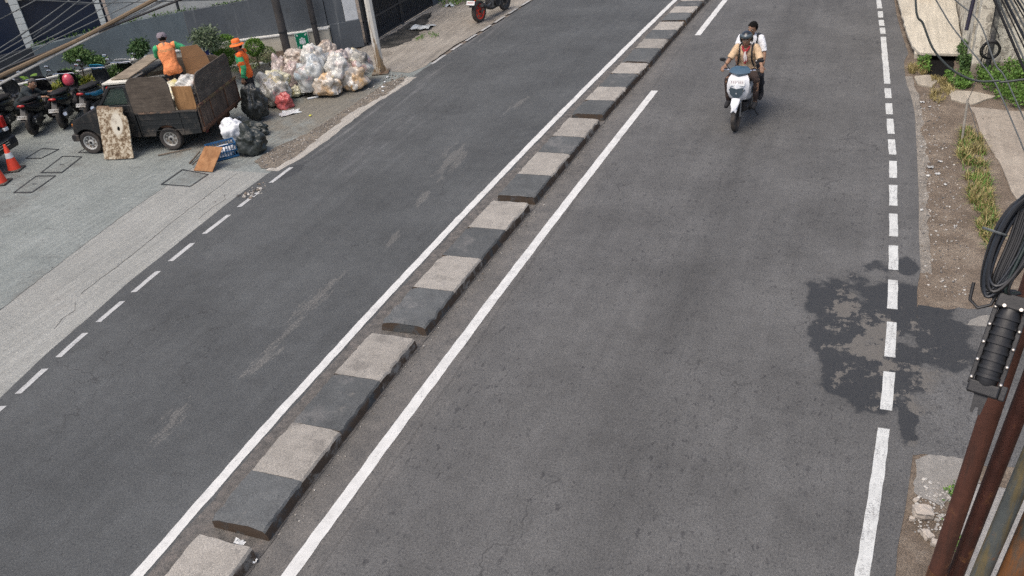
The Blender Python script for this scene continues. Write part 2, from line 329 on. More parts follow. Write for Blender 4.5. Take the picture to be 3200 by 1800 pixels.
def kerbmat(name, c, c2):
    g = G(name); X, Y, Z = g.xyz(g.co('Object')); n = g.noise(scale=4, detail=6, rough=.68); f = g.noise(scale=70, detail=3, rough=.7)
    b = g.mul(c, g.lin(n, .25, .75, .78, 1.2)); b = g.mix(g.math('MULTIPLY', g.sstep(g.noise(scale=2.3, detail=7, rough=.7), .52, .66), .7), b, c2)
    b = g.mul(b, g.lin(f, .3, .7, .62, 1.35)); b = g.mul(b, g.lin(g.rand(), 0, 1, .84, 1.12)); b = g.mix(g.math('MULTIPLY', g.sstep(g.noise(scale=7, detail=7, rough=.75), .58, .66), .6), b, (.16, .152, .14))
    nz = g.new('NewGeometry').outputs['Normal']; up = g.xyz(nz)[2]                    # broken, unpainted sides
    side = g.math('MULTIPLY', g.sstep(up, .5, .2), g.sstep(g.math('ADD', n, g.math('MULTIPLY', f, .25)), .5, .64)); b = g.mix(side, b, (.085, .062, .045))
    end = g.sstep(g.math('MULTIPLY', g.xyz(nz)[1], -1), .45, .75); b = g.mix(g.math('MULTIPLY', end, g.sstep(g.math('ADD', n, g.math('MULTIPLY', f, .3)), .5, .72)), b, (.085, .062, .045))
    return g.out(b, .9, 0, g.bump(g.math('ADD', g.math('MULTIPLY', f, .6), n), .5, .012), .2)
KM_D = kerbmat('kerb_dark_paint', (.098, .103, .103), (.165, .163, .158)); KM_W = kerbmat('kerb_white_paint', (.3, .28, .248), (.165, .155, .14))
UNITS = [[.9, 1.75, 2.6, 3.45, 4.29], [4.5, 5.2, 6.0, 6.93, 7.84], [8.11, 9.0, 9.93, 10.85, 11.82], [12.04, 12.89, 13.86, 14.67, 15.64], [15.88, 16.67, 17.51, 18.42, 19.2], [19.3, 20.33, 21.1, 21.9, 22.68], [22.82, 23.55, 24.2, 24.78, 25.7], [25.85, 26.7, 27.5, 28.4, 29.3]]
KL = ['kerb unit whose far pale end shows at the bottom edge of the photo', 'long kerb unit at the bottom of the median, dark end broken and brown', 'second full kerb unit up the median, with peeled grey patch on pale section',
      'third full kerb unit up the median, with rust-brown near end', 'fourth full kerb unit, level with the far end of the long right solid line', 'fifth kerb unit, beside the gap in the right solid line', 'kerb unit at the top edge of the photo, green tinted', 'last kerb unit, just past the top edge of the photo']
def kerb_block(y0, y1, first, last, seed):
    """one painted section: top with chamfered, chipped edges"""
    mb = MB(); ny, nx = 12, 7; H = .155
    rings = []
    for j in range(ny+1):
        y = y0+(y1-y0)*j/ny; ex = (.04*(1-j/1.0) if (first and j < 1) else 0)
        xl, xr = kx(y, -1), kx(y, 1); e = 0
        if (first and j == 0) or (last and j == ny): e = .022
        elif j == 0 or j == ny: e = .006
        pts = [(xl-.006, 0), (xl-.003, .05), (xl+.002+e*.2, H-.022-e*.3), (xl+.018+e*.5, H-e*.25)]
        for i in range(1, nx): pts.append((xl+.035+(xr-xl-.08)*i/nx, H+.004*fbm((i*1.3, y*2, seed))-e*.4))
        pts += [(xr-.022-e*.5, H-e*.25-.002), (xr-.003-e*.2, H-.026-e*.3), (xr+.003, .05), (xr+.008, 0)]
        rg = []
        for i, (x, z) in enumerate(pts):
            chip = max(0, fbm((x*6, y*9, seed*1.7))-.02)*.055 if i in (2, 3, len(pts)-3, len(pts)-4) else 0
            d = .008*fbm((x*9, y*9+z*20, seed))
            yy = y+(.018*fbm((x*7, seed, z*9)) if e > .02 else 0)
            rg.append((x+(d if 0 < i < len(pts)-1 else 0), yy, max(0, z-chip+(.004*fbm((x*4, y*4, seed+5)) if z > .05 else 0))))
        rings.append(rg)
    return mb.loft(rings)
for ui, U in enumerate(UNITS):
    t = thing('median_kerb', KL[ui], 'kerb', (0, 0, 0), 0, 'painted kerb units of the median')
    for k in range(4):
        o = kerb_block(U[k]+.002, U[k+1]-.002, k == 0, k == 3, ui*4+k).build('painted_block', KM_W if k % 2 else KM_D, t, smooth=True, angle=28)
        o['label'] = ('pale' if k % 2 else 'dark')+' painted section of the kerb unit'

# --- left side: concrete forecourt, paler strip by the road, broken gutter, dirt by the gate
def concrete(name, c, c2, brooms, rot, amp, stain=(.09, .088, .08), blotch=.6, dirty=False):
    g = G(name); X, Y, Z = g.xyz(); n = g.noise(scale=1.1, detail=6, rough=.65); f = g.noise(scale=60, detail=3, rough=.7)
    b = g.mix(g.lin(n, .3, .7), c, c2)
    br = g.noise(g.map(g.co(), (brooms, .6, 1), (0, 0, rot)), scale=1, detail=3, rough=.6)
    br2 = g.noise(g.map(g.co(), (9, .5, 1), (0, 0, rot)), scale=1, detail=5, rough=.7)
    if dirty:                                                # brown grime spread from the rubbish corner, grey-black smears near the truck
        gr = g.math('ADD', g.math('MAXIMUM', g.ell(X, Y, -11.6, 16.3, 2.3, 3.0, .2), g.ell(X, Y, -12.9, 14.2, 1.6, 1.4, 0)), g.math('MULTIPLY', g.math('SUBTRACT', g.noise(scale=1.6, detail=7, rough=.72), .5), 2.2)); b = g.mix(g.math('MULTIPLY', g.sstep(gr, .0, .75), .85), b, (.155, .14, .112))
        sm = g.noise(g.map(g.co(), (1.2, 3.5, 1), (0, 0, R(-20))), 1, 7, .72); b = g.mix(g.math('MULTIPLY', g.sstep(sm, .55, .68), .5), b, (.1, .105, .1)); b = g.mix(g.math('MULTIPLY', g.sstep(sm, .42, .3), .5), b, (.33, .345, .33))
    b = g.mul(b, g.lin(br, .3, .7, 1-amp, 1+amp)); b = g.mul(b, g.lin(br2, .3, .7, .88, 1.1)); b = g.mul(b, g.lin(f, .3, .7, .76, 1.24)); b = g.mul(b, g.lin(g.noise(scale=17, detail=4, rough=.7), .3, .7, .86, 1.14))
    b = g.mix(g.math('MULTIPLY', g.sstep(g.noise(scale=.55, detail=8, rough=.72), .53, .68), blotch), b, stain)
    b = g.mix(g.math('MULTIPLY', g.sstep(g.voro(g.map(g.co(), (1, .6, 1)), 5), .1, .04), g.sstep(g.noise(scale=1.2), .5, .6)), b, (.05, .048, .045))
    return g.out(b, .88, 0, g.bump(g.math('ADD', g.math('MULTIPLY', br, 1.3), f), .5, .012), .3)
apron = struct(strip_mesh(lambda y: -30 if y < 45 else -30, L_EDGE, [-6, -2, 2, 5, 6, 7, 8, 9, 10, 11, 12, 13, 14, 15, 16, 17, 18, 19, 19.6], -.008, 8).build('forecourt', concrete('forecourt_concrete', (.165, .182, .172), (.225, .243, .23), 30, R(-20), .12, dirty=True)))
S_IN = [(-11.5, -6), (-11.5, 5), (-11.85, 7.33), (-12.05, 8.5), (-12.33, 10.5), (-12.38, 11.57), (-12.46, 12.75), (-12.5, 13.6)]
cs = struct(strip_mesh(S_IN, lambda y: interp(L_EDGE, y)+.02*fbm((y*3, 1, 1)), [-6+.3*i for i in range(0, 63)], -.004, 3).build('concrete_strip', concrete('strip_concrete', (.222, .226, .21), (.285, .287, .266), 34, R(-18), .12, (.17, .165, .15), .5)))
# joint cracks in the strip
cr = smat('crack_dirt', (.05, .045, .04), .95, .3)
for pts, wd in (([(-11.86, 7.3), (-12.05, 8.5), (-12.33, 10.5), (-12.39, 11.6), (-12.47, 12.8)], .012), ([(-10.9, 8.0), (-10.98, 9.2), (-11.15, 10.6), (-11.2, 11.4), (-11.28, 12.6)], .012), ([(-10.5, 7.1), (-10.62, 7.35), (-10.6, 7.6), (-10.8, 7.8)], .01), ([(-10.7, 10.6), (-10.75, 11.0), (-10.72, 11.4), (-10.9, 11.6)], .01)):
    vs = []; fs = []; q = []
    for (a, b) in zip(pts[:-1], pts[1:]):
        for i in range(12): q.append((a[0]+(b[0]-a[0])*i/12, a[1]+(b[1]-a[1])*i/12))
    for x, y in q: d = .02*fbm((x*5, y*5, 2)); ww = wd*(.6+.7*abs(fbm((x*8, y*8, 4)))); vs += [(x+d-ww/2, y, -.001), (x+d+ww/2, y, -.001)]
    o = MB().add(vs, [(2*i, 2*i+1, 2*i+3, 2*i+2) for i in range(len(q)-1)]).build('crack', cr, cs)
def dirtmat(name, c, c2, c3, sc=3):
    g = G(name); n = g.noise(scale=sc, detail=7, rough=.7); f = g.noise(scale=55, detail=4, rough=.75)
    b = g.ramp(n, [(.3, c), (.5, c2), (.68, c3)]); b = g.mul(b, g.lin(f, .3, .7, .6, 1.4))
    b = g.mix(g.math('MULTIPLY', g.sstep(g.voro(scale=38), .2, .1), g.sstep(g.noise(scale=5), .5, .65)), b, (.24, .22, .2))
    return g.out(b, .95, 0, g.bump(g.math('ADD', f, n), .8, .02), .2)
M_GUT = dirtmat('gutter_dirt', (.1, .09, .075), (.16, .14, .115), (.22, .19, .15))
GUT = [(-11.28, 13.1), (-11.3, 13.7), (-11.13, 14.2), (-10.98, 14.75), (-10.95, 15.5), (-10.89, 16.4), (-10.87, 17.8), (-10.6, 18.5), (-10.45, 18.1), (-10.42, 17.2), (-10.5, 16.7), (-10.66, 15.9), (-10.6, 15.0), (-10.55, 14.2), (-10.5, 13.4), (-10.6, 12.8), (-10.9, 12.8)]
def ragged(poly, z, amp=.05, sub=8, seed=1):
    out = []
    for (a, b) in zip(poly, poly[1:]+poly[:1]):
        for i in range(sub):
            x = a[0]+(b[0]-a[0])*i/sub; y = a[1]+(b[1]-a[1])*i/sub
            out.append((x+amp*fbm((x*4, y*4, seed)), y+amp*fbm((x*4+9, y*4, seed))))
    return flat(out, z)
struct(strip_mesh(lambda y: interp([(-10.75, 12.6), (-10.7, 14), (-10.75, 15), (-10.75, 16), (-10.6, 17), (-10.5, 18.4)], y), lambda y: interp(L_EDGE, y)+.12+.05*fbm((y*2.5, 7, 3)), [12.7+.15*i for i in range(0, 39)], .001).build('gutter_lip', concrete('lip_concrete', (.3, .28, .245), (.38, .36, .32), 12, 0, .15, (.2, .18, .15), .5)))
gut = struct(ragged(GUT, .002).build('gutter', M_GUT))
def stones(name, n, sampler, smin, smax, mats, parent=None, z=0.0, seed=3):
    rnd = random.Random(seed); mb = MB()
    ico = [(0, 0, 1), (.9, 0, .3), (.28, .85, .3), (-.72, .53, .35), (-.72, -.53, .3), (.28, -.85, .35), (.6, .5, -.5), (-.3, .8, -.5), (-.8, 0, -.5), (-.3, -.8, -.5), (.6, -.5, -.5)]
    fc = [(0, 1, 2), (0, 2, 3), (0, 3, 4), (0, 4, 5), (0, 5, 1), (1, 6, 2), (2, 6, 7), (2, 7, 3), (3, 7, 8), (3, 8, 4), (4, 8, 9), (4, 9, 5), (5, 9, 10), (5, 10, 1), (1, 10, 6)]
    for i in range(n):
        x, y = sampler(rnd); s = smin*(smax/smin)**(rnd.random()**2); q = rnd.uniform(0, 6.28); c, sn = math.cos(q), math.sin(q); sx, sy, sz = s*rnd.uniform(.7, 1.3), s*rnd.uniform(.6, 1), s*rnd.uniform(.4, .8)
        vs = [(x+(px*sx*c-py*sy*sn)*rnd.uniform(.85, 1.15), y+(px*sx*sn+py*sy*c)*rnd.uniform(.85, 1.15), z+pz*sz+sz*.3) for px, py, pz in ico]
        mb.add(vs, fc, rnd.randrange(len(mats)))
    return mb.build(name, mats, parent)
ST = [smat('stone_grey', (.3, .28, .25), .9, .3, 20), smat('stone_pale', (.42, .4, .36), .9, .3, 20), smat('stone_brown', (.17, .14, .11), .9, .3, 20), smat('stone_dark', (.09, .085, .08), .9, .3, 20)]
def in_poly(poly):
    xs = [p[0] for p in poly]; ys = [p[1] for p in poly]
    def f(rnd):
        while True:
            x, y = rnd.uniform(min(xs), max(xs)), rnd.uniform(min(ys), max(ys)); ins = False
            for (x1, y1), (x2, y2) in zip(poly, poly[1:]+poly[:1]):
                if (y1 > y) != (y2 > y) and x < (x2-x1)*(y-y1)/(y2-y1)+x1: ins = not ins
            if ins: return x, y
    return f
tag(stones('gravel', 900, in_poly(GUT), .007, .026, ST+ST[2:], z=.002), 'grey and brown gravel loose in the broken roadside gutter', 'gravel', kind='stuff')
M_SOIL = dirtmat('gate_dirt', (.085, .075, .062), (.14, .12, .1), (.24, .215, .18), 1.6)
struct(ragged([(-13.4, 19.2), (-10.6, 18.7), (-10.4, 19.3), (-10.42, 21), (-10.15, 23.5), (-9.9, 26), (-9, 40), (-13, 40), (-13.2, 26), (-13.1, 21)], -.002, .06).build('pavement_by_gate', concrete('gate_pavement', (.21, .19, .16), (.3, .275, .235), 5, R(10), .2, (.09, .078, .062), .8)))
g_ = G('puddle_mud'); n_ = g_.noise(scale=2.5, detail=6); b_ = g_.ramp(n_, [(.35, (.035, .036, .034)), (.6, (.07, .066, .058))]); M_PUD = g_.out(b_, g_.lin(n_, .4, .6, .12, .5), 0, None, .5)
struct(ragged([(-12.75, 20.7), (-12.22, 20.85), (-11.96, 21.4), (-12.0, 22.05), (-12.3, 23.2), (-12.74, 24.6), (-12.95, 24.3), (-12.93, 22.6), (-12.97, 21.6)], .003, .12).build('puddle', M_PUD))
# ------------------------------------------------------------------ left background: walls, building, planter, gate, poles, signs
WALL = [(-23.2, 10.9), (-21.6, 12.95), (-20.14, 14.96), (-19.5, 15.76), (-18.6, 16.8), (-17.75, 17.7), (-16.9, 18.45), (-16.1, 19.03), (-15.4, 19.4), (-14.86, 19.66), (-13.78, 20.3)]
def wall_normal(i, pl):                                        # unit normal pointing away from the road
    a = Vector(pl[max(0, i-1)]); b = Vector(pl[min(len(pl)-1, i+1)]); t = (b-a).normalized(); return Vector((-t.y, t.x))
def offset(pl, d):
    ds = d if isinstance(d, (list, tuple)) else [d]*len(pl)
    return [tuple(Vector(p)+wall_normal(i, pl)*ds[i]) for i, p in enumerate(pl)]
def ribbon(mb, pl, d0, d1, z0, z1, mi=0):                        # solid wall along a polyline
    A = offset(pl, d0); B = offset(pl, d1); n = len(pl); Z0 = z0 if isinstance(z0, list) else [z0]*n; Z1 = z1 if isinstance(z1, list) else [z1]*n
    rings = [[(A[i][0], A[i][1], Z0[i]), (B[i][0], B[i][1], Z0[i]), (B[i][0], B[i][1], Z1[i]), (A[i][0], A[i][1], Z1[i])] for i in range(n)]
    return mb.loft(rings, mi)
def plaster(name, c, streak, dirt, damt=.5, rough=.85):
    g = G(name); n = g.noise(scale=1.5, detail=6, rough=.65); st = g.noise(g.map(g.co(), (7, 7, .45)), scale=1, detail=6, rough=.7); f = g.noise(scale=45, detail=3)
    b = g.mul(c, g.lin(n, .3, .7, .85, 1.15)); b = g.mix(g.math('MULTIPLY', g.sstep(st, .55, .72), damt), b, streak); b = g.mix(g.math('MULTIPLY', g.sstep(g.noise(scale=3.1, detail=7, rough=.72), .56, .7), damt), b, dirt)
    b = g.mul(b, g.lin(f, .3, .7, .88, 1.12))
    return g.out(b, rough, 0, g.bump(g.math('ADD', f, n), .3, .01), .3)
M_GREYW = plaster('grey_render', (.125, .152, .162), (.165, .19, .198), (.1, .12, .13), .35, .7); M_GREYS = plaster('stained_grey_render', (.1, .112, .122), (.24, .25, .245), (.065, .072, .077), .6)
M_CREAM = plaster('cream_paint', (.5, .47, .385), (.33, .29, .22), (.26, .2, .14), .45); M_CAP = plaster('pale_cap', (.55, .55, .52), (.3, .29, .26), (.25, .23, .2), .4)
M_DARKP = smat('dark_panel', (.03, .034, .04), .5, .2, 2, .05); M_SOIL2 = dirtmat('planter_soil', (.05, .038, .03), (.08, .06, .045), (.12, .095, .07), 5)
wl = thing('boundary_wall', 'long grey rendered boundary wall behind the planter, darker and streaked near the poles', 'wall')
i1 = 3; i2 = 6
ribbon(MB(), WALL[:i1+1], .12, .3, 0, [1.25, 1.32, 1.4, 1.45]).build('wall_panel', M_DARKP, wl)['label'] = 'near-black panel of the wall'
ribbon(MB(), WALL[i1:i2+1], .122, .302, 0, [1.45, 1.53, 1.6, 1.62]).build('wall_panel', M_GREYW, wl)
ribbon(MB(), WALL[i2:], .11, .29, 0, [1.62, 1.63, 1.68, 1.7, 2.2]).build('wall_panel', M_GREYS, wl)['label'] = 'stained dark grey panel of the wall'
pw = thing('planter_wall', 'low cream wall with pale cap at the back of the planter', 'wall')
ribbon(MB(), WALL[1:], 0, .12, 0, .655).build('wall_face', M_CREAM, pw)
ribbon(MB(), WALL[1:], -.025, .119, .657, .7).build('cap', M_CAP, pw, bevel=.008)
PF = offset(WALL[1:], [-.25, -.4, -.5, -.65, -.85, -1.05, -1.2, -1.3, -1.3, -1.15])
pk = thing('planter_kerb', 'knee-high cream planter front wall behind the orange worker and the bikes', 'planter')
def ribbon2(mb, pl, thick, z0, z1): return ribbon(mb, pl, 0, thick, z0, z1)
PFv = PF[:9]
ribbon2(MB(), PFv, .12, 0, .3).build('wall_face', plaster('planter_face', (.33, .31, .27), (.2, .18, .15), (.16, .13, .1), .6), pk)
ribbon2(MB(), offset(PFv, -.02), .16, .302, .335).build('cap', M_CAP, pk, bevel=.006)
soil = MB(); vs = []; fs = []
for i in range(9): vs += [(*offset(PFv, .12)[i], .27), (*WALL[1:][i], .27)]
soil.add(vs, [(2*i, 2*i+1, 2*i+3, 2*i+2) for i in range(8)]); soil.build('soil', M_SOIL2, pk)
# building behind
g_ = G('blue_glass'); n_ = g_.noise(scale=.8, detail=3); M_BLUE = g_.out(g_.mix(n_, (.012, .018, .035), (.02, .03, .055)), .25, 0, None, .5)
bd = thing('office_building', 'dark blue fronted building with white tiled columns behind the boundary wall', 'building')
BP = [(-27, 8.9), (-20.3, 15.9), (-18.66, 17.6)]
ribbon(MB(), BP, .0, .25, 0, 5).build('glass_front', M_BLUE, bd)
M_TILE = smat('white_tile', (.6, .62, .58), .35, .12, 4, .1)
def column(bx, by, w_, n, z0=1.2, dz=.16):
    c = MB().box(-w_/2+.01, w_/2-.01, -w_/2+.01, w_/2-.01, 0, 5).build('column', smat('tile_grout', (.3, .3, .28), .8), bd); c.location = (bx, by, 0); c.rotation_euler = (0, 0, R(46))
    for k in range(n):
        q = MB().box(-w_/2, w_/2, -w_/2, w_/2, z0+k*dz, z0+(k+1)*dz-.012).build('tile', M_TILE, c, bevel=.004)
column(-19.95, 16.1, .2, 20); column(-18.68, 17.45, .14, 20)
for k in range(1, 4):
    o = MB().bar((-26.5+1.6*k*.98, 9.28+1.6*k, 0), (-26.5+1.6*k*.98, 9.28+1.6*k, 5), .04, .04).build('mullion', smat('mullion', (.05, .055, .06), .5), bd)
MB().box(0, 2.6, -.06, .12, 0, .5).build('facade_band', M_CREAM, bd).matrix_local = Matrix.Translation((-20.05, 15.98, 2.55)) @ Matrix.Rotation(R(46), 4, 'Z')
aw = MB().prism([(0, 0), (1.6, 0), (1.6, .1), (0, .12)], 0, .5).build('canopy_slab', smat('canopy_white', (.62, .66, .6), .6), bd); aw.matrix_local = Matrix.Translation((-22.1, 14.2, 2.25)) @ Matrix.Rotation(R(46), 4, 'Z') @ Matrix.Rotation(R(90), 4, 'X')
cw = thing('cream_building', 'pale cream house wall rising behind the vine-topped grey wall', 'building')
ribbon(MB(), [(-18.6, 17.66), (-17.4, 18.95), (-14.4, 22.0)], .1, .4, 0, [5, 5, 5]).build('wall', plaster('pale_house', (.55, .55, .5), (.36, .35, .32), (.42, .4, .37), .4), cw)
MB().bar((-17.42, 18.86, 0), (-17.36, 18.92, 5), .05, .05).build('down_pipe', M_DARKP, cw)

# --- gate pillar, gate, wall beyond
pl_ = thing('gate_pillar', 'square gate pillar, stained grey below and white above, beside the black gate', 'pillar', (-13.8, 20.42, 0), math.atan2(.517, .661))
MB().box(-.0, .84, 0, .5, 0, .75).build('grey_base', M_GREYS, pl_, bevel=.01)
MB().box(.46, .82, .02, .48, .752, 4).build('white_shaft', plaster('white_paint', (.6, .62, .62), (.35, .35, .34), (.3, .29, .27), .35), pl_, bevel=.01)
MB().box(-.02, .45, .03, .48, .752, 2.4).build('grey_upper', M_GREYS, pl_)
ce = thing('wall_stub', 'short stained cream wall end beside the second dark pole', 'wall', (-14.3, 20.05, 0), math.atan2(.55, .7))
MB().box(.02, .6, -.06, .12, 0, .68).build('wall_face', M_CREAM, ce); MB().box(0, .62, -.08, .14, .682, .72).build('cap', M_CAP, ce, bevel=.01)
gt = thing('sliding_gate', 'tall black metal gate with close vertical bars and zigzag foot panel', 'gate', (-13.06, 21.0, 0), R(90))
M_BLK = smat('black_iron', (.022, .024, .028), .45, .3, 8, .1, c2=(.05, .045, .04), amt=(.6, .75))
GL = 4.25
MB().box(0, GL, .03, .045, .02, 3.6).build('backing_sheet', smat('gate_sheet', (.03, .034, .04), .55, .2), gt)
fr = MB()
for z in (.04, .62, 1.6, 2.6, 3.55): fr.box(0, GL, -.012, .028, z, z+.05)
for x in (0, 2.1, 2.18, GL-.05): fr.box(x, x+.05, -.014, .03, .02, 3.6)
fr.build('frame', M_BLK, gt)
bar_me = None
for k in range(46):
    x = .1+k*.09
    if bar_me is None: b0 = MB().box(-.011, .011, -.012, .012, .67, 3.54).build('bar', M_BLK, gt); bar_me = b0.data; b0.location = (x, 0, 0)
    else: b0 = bpy.data.objects.new('bar', bar_me); COL.objects.link(b0); b0.parent = gt; b0.location = (x, 0, 0)
zz = MB()
for k in range(34):
    x = .06+k*.12; zz.bar((x, -.004, .09), (x+.08, -.004, .6), .012, .012); zz.bar((x+.08, .012, .09), (x, .012, .6), .012, .012)
zz.build('zigzag_panel', M_BLK, gt)
for x in (1.95, 2.4): MB().box(x, x+.03, -.06, -.015, 1.35, 1.62).build('handle', smat('bare_steel', (.5, .5, .5), .35, .1, metal=.9), gt)
tag(MB().box(-13.35, -13.1, 25.3, 40, 0, 2.6).build('side_wall', M_GREYS), 'grey street wall beyond the far end of the black gate', 'wall')

# --- poles
g_ = G('white_pole_paint'); X, Y, Z = g_.xyz(); st = g_.noise(g_.map(g_.co(), (14, 14, 1.6)), scale=1, detail=6, rough=.72); n_ = g_.noise(scale=8, detail=6)
low = g_.lin(Z, 0, 1.3, .22, 0); b_ = g_.mix(g_.sstep(g_.math('ADD', st, low), .56, .7), (.6, .58, .52), (.27, .19, .11)); b_ = g_.mix(g_.math('MULTIPLY', g_.sstep(n_, .6, .7), .8), b_, (.13, .085, .05))
M_WPOLE = g_.out(b_, .6, 0, g_.bump(n_, .3, .008))
wp = thing('white_pole', 'off-white rust-stained octagonal pole bolted to a square base plate beside the bag heap', 'pole', (-11.4, 18.7, 0))
MB().lathe([(.1, .03), (.098, 1.0), (.085, 4.0), (.075, 7)], 8).build('shaft', M_WPOLE, wp)
MB().box(-.21, .21, -.21, .21, .0, .03).build('base_plate', smat('rusty_plate', (.2, .17, .13), .8, .4, 9, .4, c2=(.1, .06, .035)), wp, bevel=.004).rotation_euler = (0, 0, R(20))
for a in range(4):
    c_, s_ = math.cos(R(20+90*a)), math.sin(R(20+90*a)); MB().add([(c_*.09, s_*.09, .03), (c_*.19, s_*.19, .03), (c_*.095, s_*.095, .2), (c_*.09-s_*.012, s_*.09+c_*.012, .03), (c_*.19-s_*.012, s_*.19+c_*.012, .03), (c_*.095-s_*.012, s_*.095+c_*.012, .2)], [(0, 1, 2), (5, 4, 3), (0, 3, 4, 1), (1, 4, 5, 2), (2, 5, 3, 0)]).build('gusset', M_WPOLE, wp)
M_DPOLE = smat('dark_pole', (.055, .05, .047), .7, .35, 5, .3, c2=(.12, .1, .085), amt=(.58, .7))
M_DPOLE2 = smat('tarred_pole', (.04, .037, .036), .7, .4, 7, .4, c2=(.2, .17, .14), amt=(.6, .7))
for q, rr, mm, lab in (((-14.42, 19.15), .105, M_DPOLE, 'thick dark brown pole left of the green sign'), ((-13.98, 19.98), .075, M_DPOLE2, 'thinner blotched dark pole right of the green sign')):
    t = thing('utility_pole', lab, 'pole', (*q, 0), 0, 'dark poles in front of the planter wall'); MB().lathe([(rr*1.05, 0), (rr, 2), (rr*.8, 8)], 14).build('shaft', mm, t, smooth=True)
    MB().lathe([(rr*1.12, .9), (rr*1.12, .94)], 14).build('band', M_BLK, t)

# --- signs
def panel_frame(loc, dirv):                                     # local x along dirv, y up, z facing the road
    d = Vector((*dirv, 0)).normalized(); u = Vector((0, 0, 1)); n = d.cross(u)
    return Matrix(((d.x, u.x, n.x, loc[0]), (d.y, u.y, n.y, loc[1]), (d.z, u.z, n.z, loc[2]), (0, 0, 0, 1)))
M_SGREEN = smat('sign_green', (.0, .19, .095), .4, .08, 5, 0); M_SWHITE = smat('sign_white', (.75, .78, .76), .4, .05, 5, 0); M_SBLUE = smat('sign_blue', (.012, .022, .12), .4, .1, 5, 0)
sg = thing('assembly_sign', 'green assembly point sign with white people and arrows on the cream wall', 'sign'); sg.matrix_world = panel_frame((-14.56, 19.80, .17), (.866, .5))
W_, H_ = .36, .52
MB().box(0, W_, 0, H_, 0, .012).build('panel', M_SWHITE, sg, bevel=.003); MB().box(.012, W_-.012, .012, H_-.012, .0125, .0145).build('green_face', M_SGREEN, sg)
def icon(name, polys, z, m, parent):
    mb = MB()
    for p in polys: mb.prism(p, z, z+.0015)
    return mb.build(name, m, parent)
def disc(cx, cy, r, n=12): return [(cx+r*math.cos(2*math.pi*k/n), cy+r*math.sin(2*math.pi*k/n)) for k in range(n)]
def arrow(cx, cy, a, s):
    p = [(s, 0), (.1*s, .75*s), (.1*s, .28*s), (-s, .28*s), (-s, -.28*s), (.1*s, -.28*s), (.1*s, -.75*s)]; c, n = math.cos(a), math.sin(a); return [(cx+x*c-y*n, cy+x*n+y*c) for x, y in p]
icon('people_symbol', [disc(.18, .36, .028), disc(.13, .335, .024), disc(.235, .335, .024), [(.15, .2), (.21, .2), (.212, .325), (.148, .325)], [(.1, .215), (.146, .215), (.144, .305), (.1, .305)], [(.214, .215), (.262, .215), (.262, .305), (.216, .305)]], .015, M_SWHITE, sg)
for q in ((.065, .455, R(-45)), (.295, .455, R(-135)), (.065, .13, R(45)), (.295, .13, R(135))): icon('arrow', [arrow(*q, .038)], .015, M_SWHITE, sg)
icon('lettering', [[(.06, .04), (.14, .04), (.14, .065), (.06, .065)], [(.155, .04), (.23, .04), (.23, .065), (.155, .065)], [(.245, .04), (.3, .04), (.3, .065), (.245, .065)]], .015, M_SWHITE, sg)
ps = thing('parking_sign', 'dark blue motorcycle parking sign with white letter beside the cardboard', 'sign'); ps.matrix_world = panel_frame((-15.72, 17.36, .55), (.91, .41))
MB().box(0, .36, 0, .52, 0, .012).build('panel', M_SWHITE, ps, bevel=.003); MB().box(.01, .33, .13, .51, .0125, .0145).build('blue_face', M_SBLUE, ps)
P = [disc(.13, .43, .055, 18)]
pm_ = MB()
for k in range(18):                                              # bowl of the letter P
    a0, a1 = -math.pi/2+math.pi*k/18*1.0, -math.pi/2+math.pi*(k+1)/18; ro, ri = .062, .034
    pm_.prism([(.13+ro*math.cos(a0), .425+ro*math.sin(a0)), (.13+ro*math.cos(a1), .425+ro*math.sin(a1)), (.13+ri*math.cos(a1), .425+ri*math.sin(a1)), (.13+ri*math.cos(a0), .425+ri*math.sin(a0))], .015, .0165)
pm_.prism([(.08, .459), (.13, .459), (.13, .487), (.08, .487)], .015, .0165); pm_.prism([(.1, .363), (.13, .363), (.13, .391), (.1, .391)], .015, .0165); pm_.prism([(.07, .28), (.1, .28), (.1, .487), (.07, .487)], .015, .0165)
pm_.build('letter', M_SWHITE, ps)
icon('motorcycle_symbol', [disc(.195, .2, .033, 16), disc(.285, .2, .033, 16), [(.19, .215), (.24, .235), (.29, .215), (.275, .25), (.225, .262), (.2, .245)], disc(.235, .29, .018), [(.222, .24), (.25, .24), (.246, .275), (.228, .275)]], .015, M_SWHITE, ps)
icon('text_bars', [[(.14, .1), (.33, .1), (.33, .115), (.14, .115)], [(.15, .075), (.31, .075), (.31, .09), (.15, .09)], [(.16, .05), (.32, .05), (.32, .064), (.16, .064)]], .0125, M_BLK, ps)
for x in (.05, .3): MB().box(x, x+.025, -.55, .5, -.03, -.002).build('post', M_BLK, ps)

# ------------------------------------------------------------------ plants
def leafmat(name, c, c2, tr=.25):
    g = G(name); b = g.mix(g.island(), c, c2); b = g.mul(b, g.lin(g.noise(scale=3), .3, .7, .75, 1.25))
    return g.out(b, .55, 0, None, .35)
LM = {'green': leafmat('leaf_green', (.045, .1, .028), (.12, .2, .055)), 'bright': leafmat('leaf_bright', (.055, .14, .015), (.15, .25, .04)), 'dark': leafmat('leaf_dark', (.03, .075, .024), (.08, .14, .045)),
      'varieg': leafmat('leaf_variegated', (.12, .17, .06), (.34, .36, .2)), 'yellow': leafmat('leaf_yellow', (.13, .17, .025), (.3, .3, .05)), 'grey': leafmat('leaf_greygreen', (.07, .11, .055), (.17, .21, .12)),
      'dry': leafmat('grass_dry', (.2, .16, .06), (.36, .3, .13)), 'weed': leafmat('weed_green', (.06, .13, .022), (.15, .26, .05))}
M_BARK = smat('bark', (.13, .1, .07), .9, .4, 20, .6, 40)
